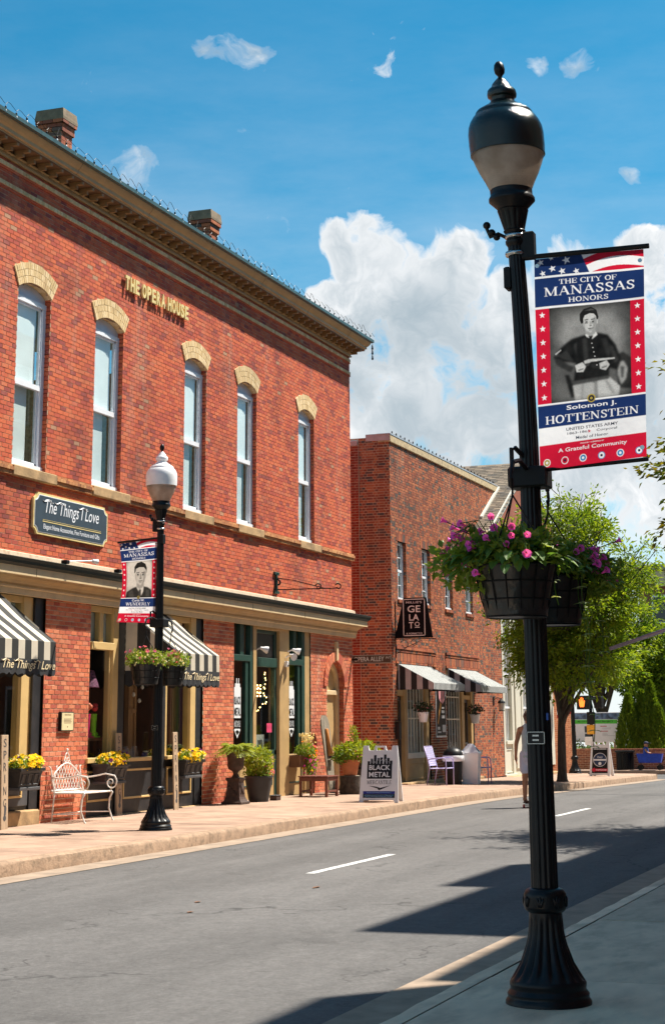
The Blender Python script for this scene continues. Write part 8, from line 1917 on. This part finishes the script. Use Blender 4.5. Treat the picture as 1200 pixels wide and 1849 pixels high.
# ------------------------------------------------------------------ beyond the crossing
GB = gz(69)+.1
lw = wthing('garden_wall', 'low orange brick garden wall along the far corner pavement', 'wall', (69.9, 20, GB)); WX = 69.6
def wy(x): return 0
lay_w = brick_layout(0, 24, 0, .07*11, .07, .21, .012, [])
MB().box(WX, WX+.35, 8.0, 32, GB-.1, GB+.77).build('core', M_MORTAR_G, lw)
bricks_mesh('brickwork', lay_w, (WX, 8.0, GB), (0, 1, 0), (-1, 0, 0), .008, M_BRICK_W, lw)
mb = MB()
for k in range(230): y = 8.0+.105*k; mb.box(WX-.03, WX+.38, y+.005, y+.1, GB+.772, GB+.85)
mb.build('coping', M_BRICK_W, lw, kind='stuff')
bb = wthing('project_board', 'large white notice board with green banner about a development project behind the low wall', 'notice board', (72.5, 14.9, GB)); BX = 72.0
by0, by1, bz0_, bz1_ = 13.72, 16.25, .78, 1.98
MB().bbox(BX, BX+.05, by0, by1, bz0_, bz1_, .006).build('panel', M_WHITEP, bb)
for y in (by0+.3, by1-.3): MB().box(BX+.06, BX+.16, y, y+.1, GB-.1, bz1_).build('post', M_BOARD, bb)
Mt = frame_matrix((BX-.003, (by0+by1)/2, 0), (0, -1, 0), (0, 0, 1)); w2 = (by1-by0)/2
def pr(c, rects, nm, z=0):
    mb = MB()
    for (a, b_, c_, d) in rects: poly2(mb, Mt, [(a, c_), (b_, c_), (b_, d), (a, d)], z)
    mb.build(nm, c, bb)
pr(mat('photo_strip', (.10,.16,.26), .6, var=.9, scale=5), [(-w2+.05, w2-.05, 1.70, 1.95)], 'photo_strip'); pr(mat('lime_band', (.08,.55,.04), .5), [(-w2+.15, w2-.2, 1.52, 1.68)], 'green_band', .002)
mb = MB(); place_text(mb, text_geo('DOWNTOWN RE DEVELOPMENT PROJECT'[9:], .01), Mt @ Matrix.Translation((0,0,.004)), .15, 1.60, .075, 1.5); mb.build('title', M_BLACK, bb)
pr(mat('notice_red', (.5,.08,.08), .6), [(.35,.62,1.40,1.43),(.35,.66,1.20,1.23),(-1.05,-.7,1.38,1.44)], 'headline', .002)
pr(mat('notice_grey', (.35,.35,.38), .6), [(.40,.80,1.34,1.35),(.40,.78,1.30,1.31),(.42,.60,1.13,1.14),(.42,.65,1.08,1.09),(.42,.95,1.03,1.04)], 'small_print', .002)
pr(M_NAVY, [(-.32,-.05,1.16,1.42),(-.32,-.05,.86,1.12)], 'dark_figure', .002); pr(mat('tan_figure', (.55,.33,.16), .6), [(-.9,-.7,.85,1.2)], 'tan_figure', .002)
tc_ = thing('litter_bin', 'black slatted litter bin against the low brick wall', 'bin', (69.0, 13.1, GB))
MB().lathe([(.30,.05),(.30,.68)], 20).build('liner', M_BLACK, tc_)
for k in range(22): a = 2*pi*k/22; MB().bbox(-.028,.028,-.012,.012,.03,.72,.004,M=Matrix.Rotation(a,4,'Z') @ Matrix.Translation((0,.33,0))).build('slat', M_IRON, tc_)
MB().lathe([(.38,.72),(.40,.74),(.40,.78),(.30,.80),(.29,.76)], 26).build('rim', M_IRON, tc_, 'auto')
# signal post with the raised-hand signal
sp_ = thing('pedestrian_signal', 'pedestrian signal post showing a lit orange hand at the crossing', 'signal', (57.3, 11.95, side_z(57.3)))
MB().lathe([(.17,0),(.17,.05),(.075,.12),(.055,.2),(.055,2.75),(.02,2.8)], 20).build('post', M_IRON, sp_, 'auto')
MB().bbox(-.30,-.10,-.02,.40,2.10,2.55,.015).build('hand_head', M_BLACK, sp_); MB().bbox(-.02,.38,-.38,-.12,2.14,2.52,.015).build('cross_head', M_BLACK, sp_)
Mh = frame_matrix((-.303, .22, 2.33), (0, -1, 0), (0, 0, 1)); mb = MB()
poly2(mb, Mh, [(-.07,-.15),(.06,-.15),(.09,-.02),(.10,.06),(.07,.06),(.05,.0),(.05,.14),(.025,.14),(.02,.02),(.012,.17),(-.015,.17),(-.018,.02),(-.03,.15),(-.055,.15),(-.053,.0),(-.075,.10),(-.10,.10),(-.09,-.06)])
mb.build('raised_hand', emit_mat('signal_orange', (1.0,.16,.02), 1.3), sp_)
MB().bbox(-.10,.10,-.12,.12,1.62,2.02,.01).build('control_box', M_IRON, sp_); MB().bbox(-.075,-.065,-.14,.14,1.30,1.60,.004).build('yellow_plate', mat('yellow_plate', (.75,.36,.02), .5), sp_)
MB().bbox(-.07,-.063,-.03,.22,.95,1.22,.003).build('white_plate', M_WHITEP, sp_)
# mast arm reaching in from the right
ms = wthing('mast_arm', 'grey traffic mast arm reaching in from the right edge', 'mast arm', (42.6, 2.4, gz(42.6)))
pA, pB = V3((42.6, 8.34, 3.36)), V3((42.6, 2.4, 5.17)); MB().tube([pA, pA+(pB-pA)*.5, pB], [.045,.06,.08], 14).build('arm', mat('galvanised', (.20,.22,.30), .4, metal=.5, var=.1), ms, True); MB().tube([(42.6,2.4,gz(42.6)-.1),(42.6,2.4,5.35)], [.13,.10], 16).build('upright', mat('galvanised', (.2,.22,.3), .4), ms, True)
# child in a blue wagon, someone pulling it
wg = thing('pull_wagon', 'small blue fabric pull wagon in front of the low brick wall', 'wagon', (68.7, 12.05, side_z(68.2)-.02), -pi/2+.05)
M_BLUEF = mat('blue_fabric', (.02,.06,.42), .7, var=.2, scale=8)
v = [(-.42,-.22,.28),(.42,-.22,.28),(.42,.22,.28),(-.42,.22,.28),(-.50,-.25,.62),(.50,-.25,.62),(.50,.25,.62),(-.50,.25,.62)]
MB().add(v, [(0,3,2,1)]+[(i,(i+1)%4,4+(i+1)%4,4+i) for i in range(4)]).build('tub', M_BLUEF, wg)
for x in (-.38,.38):
    for y in (-.24,.24): MB().lathe([(.02,-.02),(.10,-.018),(.10,.018),(.02,.02)], 16).xf(Matrix.Translation((x,y,.10)) @ Matrix.Rotation(pi/2,4,'X')).build('wheel', M_IRON2, wg, 'auto'); MB().tube([(x,y,.10),(x*.95,y*.9,.30)], .012, 6).build('strut', M_IRON2, wg)
MB().tube([(.45,0,.30),(.85,0,.75),(.95,0,.80)], .012, 6).build('handle', M_IRON2, wg)
kx, ky, kz = 68.7, 12.2, side_z(68.2)+.42
kid = wthing('person', 'small child in a dark cap and blue top sitting in the blue wagon', 'person', (kx, ky, kz))
Kp = lambda dx, dy, dz: (kx+dx, ky+dy, kz+dz)
body_mesh('body', kid, [([Kp(0,0,.08),Kp(0,0,.22),Kp(0,0,.36),Kp(0,-.01,.42)],[.10,.10,.085,.04]), ([Kp(0,-.02,.50),Kp(0,-.02,.56)],[.085,.08]), ([Kp(-.09,0,.34),Kp(-.13,-.08,.22),Kp(-.06,-.18,.20)],[.04,.033,.025]), ([Kp(.09,0,.34),Kp(.13,-.08,.22),Kp(.06,-.18,.20)],[.04,.033,.025]), ([Kp(-.05,-.05,.06),Kp(-.06,-.28,.10),Kp(-.06,-.40,.05)],[.06,.05,.04]), ([Kp(.05,-.05,.06),Kp(.06,-.28,.10),Kp(.06,-.40,.05)],[.06,.05,.04])], M_SKIN)
body_mesh('shirt', kid, [([Kp(0,0,.08),Kp(0,0,.22),Kp(0,0,.36)],[.115,.115,.10])], mat('kid_blue', (.04,.08,.30), .8)); MB().ball(Kp(0,-.02,.59), .092, 14, 8, (1,1.05,.7)).bbox(kx-.07,kx+.07,ky-.20,ky-.05,kz+.575,kz+.59,.004).build('cap', mat('navy_cap', (.02,.025,.06), .8), kid, 'auto')

# ------------------------------------------------------------------ trees
def tube_np(pts, r, seg=7): return pts, r
def tree(name, label, base, trunk_h, lean, crown_c, crown_r, n_limb, n_twig, n_leaf, leaf, leafm, seed, trunk_r=.11, group='street and garden trees', aspect=.42, gap=.5, barkc=(.07,.055,.04), low=None, lowest=-.55):
    global rng
    rs = np.random.default_rng(seed); random.seed(seed); keep = rng; rng = rs
    t = wthing(name, label, 'tree', base, group); mb = MB(); b = V3(base); top = b+V3((lean[0], lean[1], trunk_h))
    pts = [b+V3((0,0,-.1)), b+V3((lean[0]*.2, lean[1]*.2, trunk_h*.3)), b+V3((lean[0]*.5, lean[1]*.5, trunk_h*.65)), top]
    mb.lathe([(trunk_r*1.7, base[2]-.05), (trunk_r*1.25, base[2]+.06), (trunk_r*1.05, base[2]+.25)], 12, base[:2]) ; mb.tube(pts, [trunk_r*1.1, trunk_r, trunk_r*.9, trunk_r*.75], 10)
    C = V3(crown_c); Rr = V3(crown_r); clumps = []; 
    for k in range(n_limb):
        a = 2*pi*k/n_limb*1.618+random.uniform(-.3, .3); e = random.uniform(lowest, 1.0)
        rad = math.sqrt(max(.05, 1-e*e*.9)); tip = C+V3((Rr.x*rad*math.cos(a)*random.uniform(.55,.95), Rr.y*rad*math.sin(a)*random.uniform(.55,.95), Rr.z*e*random.uniform(.7,.95)))
        s0 = top if k % 3 else pts[2]+(top-pts[2])*random.random(); m1 = s0+(tip-s0)*.35+V3((0,0,.25*Rr.z*random.uniform(.2,.8))); m2 = s0+(tip-s0)*.7+V3((random.uniform(-.1,.1),random.uniform(-.1,.1),.12*Rr.z))
        mb.tube([s0, m1, m2, tip], [trunk_r*.5, trunk_r*.32, trunk_r*.18, trunk_r*.06], 6)
        for j in range(n_twig):
            q = random.uniform(.35, 1.0); p0 = m1+(m2-m1)*(q/.7) if q < .7 else m2+(tip-m2)*((q-.7)/.3); d = V3((random.gauss(0,1), random.gauss(0,1), random.gauss(.1,.7))).normalized()
            l = random.uniform(.18,.42)*max(Rr.x, Rr.y); p1 = p0+d*l; mb.tube([p0, p0+d*l*.5+V3((0,0,.05)), p1], [trunk_r*.12, trunk_r*.08, trunk_r*.03], 4); clumps.append((p0, p1))
    mb.build('trunk', mat('bark_%s' % name, barkc, .95, var=.4, scale=9, bump=.7, bscale=25, stretch=(2,2,.5)), t, 'auto')
    nc = len(clumps); per = max(1, n_leaf//nc); P_ = []; Dr = []
    for (p0, p1) in clumps:
        m = int(per*rs.uniform(1-gap, 1+gap)); q = rs.uniform(.15, 1.1, (m, 1)); base_p = np.array(p0)+(np.array(p1)-np.array(p0))*q; sp = .13*max(Rr.x, Rr.y)*(1-.35*q)
        off = rs.normal(size=(m, 3))*sp*.55; off[:, 2] *= .6; P_.append(base_p+off); dd = off+np.array(p1-p0)*.3; Dr.append(dd/(np.linalg.norm(dd, axis=1, keepdims=True)+1e-6)+np.array((0, 0, -.25)))
    P_ = np.concatenate(P_); Dr = np.concatenate(Dr)
    if low is not None: k_ = P_[:, 2] > low; P_ = P_[k_]; Dr = Dr[k_]
    V, T = leaf_cloud(P_, leaf, aspect, dirs=Dr); o = np_mesh('crown', V, T, MATS[leafm], t, 'stuff'); rng = keep; return t
TB = (46.4, 10.53, side_z(46.4))
tree('street_tree', 'slender leafy street tree on the far pavement beyond the gelato shop', TB, 2.0, (.05,-.05), (46.4, 9.65, 4.95), (2.5, 2.55, 3.45), 38, 14, 54000, .125, 'tree_leaf', 3, trunk_r=.12, lowest=-.82, gap=.85)
tree('near_street_tree', 'leafy street tree whose branch tips enter at the right edge', (27.5, 1.95, .1), 2.8, (0,.1), (27.5, 1.95, 5.6), (2.9, 2.75, 2.6), 24, 11, 26000, .13, 'maple_leaf', 9, trunk_r=.13)
# garden trees behind the low wall
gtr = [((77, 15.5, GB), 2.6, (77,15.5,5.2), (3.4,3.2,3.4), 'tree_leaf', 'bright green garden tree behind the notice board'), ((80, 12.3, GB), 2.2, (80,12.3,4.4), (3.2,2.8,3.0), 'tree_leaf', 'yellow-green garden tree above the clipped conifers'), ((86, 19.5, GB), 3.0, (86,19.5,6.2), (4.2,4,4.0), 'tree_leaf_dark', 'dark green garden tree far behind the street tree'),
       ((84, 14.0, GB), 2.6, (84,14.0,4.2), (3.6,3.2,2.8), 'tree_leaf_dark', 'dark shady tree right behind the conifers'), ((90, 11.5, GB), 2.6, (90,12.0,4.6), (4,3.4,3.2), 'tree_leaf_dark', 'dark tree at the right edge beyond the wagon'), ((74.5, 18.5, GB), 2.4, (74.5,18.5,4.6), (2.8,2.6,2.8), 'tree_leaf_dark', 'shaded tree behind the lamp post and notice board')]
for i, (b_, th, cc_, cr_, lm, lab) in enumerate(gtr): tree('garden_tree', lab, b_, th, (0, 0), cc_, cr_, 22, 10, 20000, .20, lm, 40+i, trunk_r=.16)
def conifer(x, y, z, h, r, seed, label):
    t = wthing('conifer', label, 'conifer', (x, y, z), 'clipped conifers by the low wall'); rs = np.random.default_rng(seed); n = 9000
    q = rs.uniform(0, 1, n)**.8; a = rs.uniform(0, 2*pi, n); prof = np.sin(np.clip((1-q)*1.25, 0, pi/2))**.8*(.55+.45*np.minimum(q*6, 1)); lump = 1+.12*np.sin(a*5+q*9)+.08*np.sin(a*11+q*23); rr = r*prof*lump*rs.uniform(.80, 1.04, n)
    P_ = np.stack([x+rr*np.cos(a), y+rr*np.sin(a), z+h*q], 1); D_ = np.stack([np.cos(a)*.5, np.sin(a)*.5, np.full(n, 1.0)], 1); V, T = leaf_cloud(P_, .16, .35, dirs=D_); np_mesh('foliage', V, T, MATS['hedge_leaf'], t, 'stuff')
    MB().tube([(x,y,z-.05),(x,y,z+h*.9)], [.06,.01], 8).build('trunk', mat('bark', (.055,.04,.03), .95), t)
for i, (dx, y, h, r) in enumerate(((0,13.35,2.95,.62),(.3,12.85,3.1,.55),(.1,12.45,3.45,.60),(-.2,12.1,2.5,.55))): conifer(71.6+dx, y, GB, h, r, 70+i, ['leftmost bright green conifer behind the low wall', 'second bright green conifer from the left behind the low wall', 'tallest bright green conifer behind the low wall', 'rightmost and lowest bright green conifer behind the low wall'][i])
V, T = leaf_cloud(np.concatenate([ell((71.5+random.uniform(0,1.5), y, GB+.75), (.6,.7,.45), 500, .2) for y in np.arange(8.5, 31, .9) if not (11.6 < y < 13.8)]), .12, .5); o = np_mesh('ground_shrubs', V, T, MATS['tree_leaf_dark'], None, 'stuff'); o['label'] = 'dark low shrubs growing behind the brick wall'; o['category'] = 'shrubs'
# distant brick block with pale cornice
dbx = 118
db = wthing('distant_building', 'distant red brick block with pale cornice above the trees at the right edge', 'building', (dbx, 17, -1))
yL, yR, zT = 20.9, -6.0, 10.6
MB().box(dbx, dbx+14, yR, yL, -1.5, zT).build('wall', mat('far_brick', (.27,.10,.07), .9, var=.2, scale=3), db); MB().bbox(dbx-.5, dbx+14.5, yR-.5, yL+.5, zT, zT+1.1, .1).build('cornice', M_CREAM, db); MB().bbox(dbx-.7, dbx+14.7, yR-.7, yL+.7, zT+1.1, zT+1.5, .08).build('roof', mat('far_roof', (.35,.33,.30), .7), db)
for fz in (1.6, 5.0, 8.2):
    for k in range(8):
        y = yL-1.6-k*3.2; w = bars('window', [(dbx-.06,dbx+.02,y-.75,y+.75,fz-.1,fz),(dbx-.06,dbx+.02,y-.75,y-.62,fz,fz+1.7),(dbx-.06,dbx+.02,y+.62,y+.75,fz,fz+1.7),(dbx-.06,dbx+.02,y-.75,y+.75,fz+1.7,fz+1.85)], M_WHITE, db); MB().box(dbx-.01,dbx+.01,y-.62,y+.62,fz,fz+1.7).build('pane', MATS['dark_pane'], w)
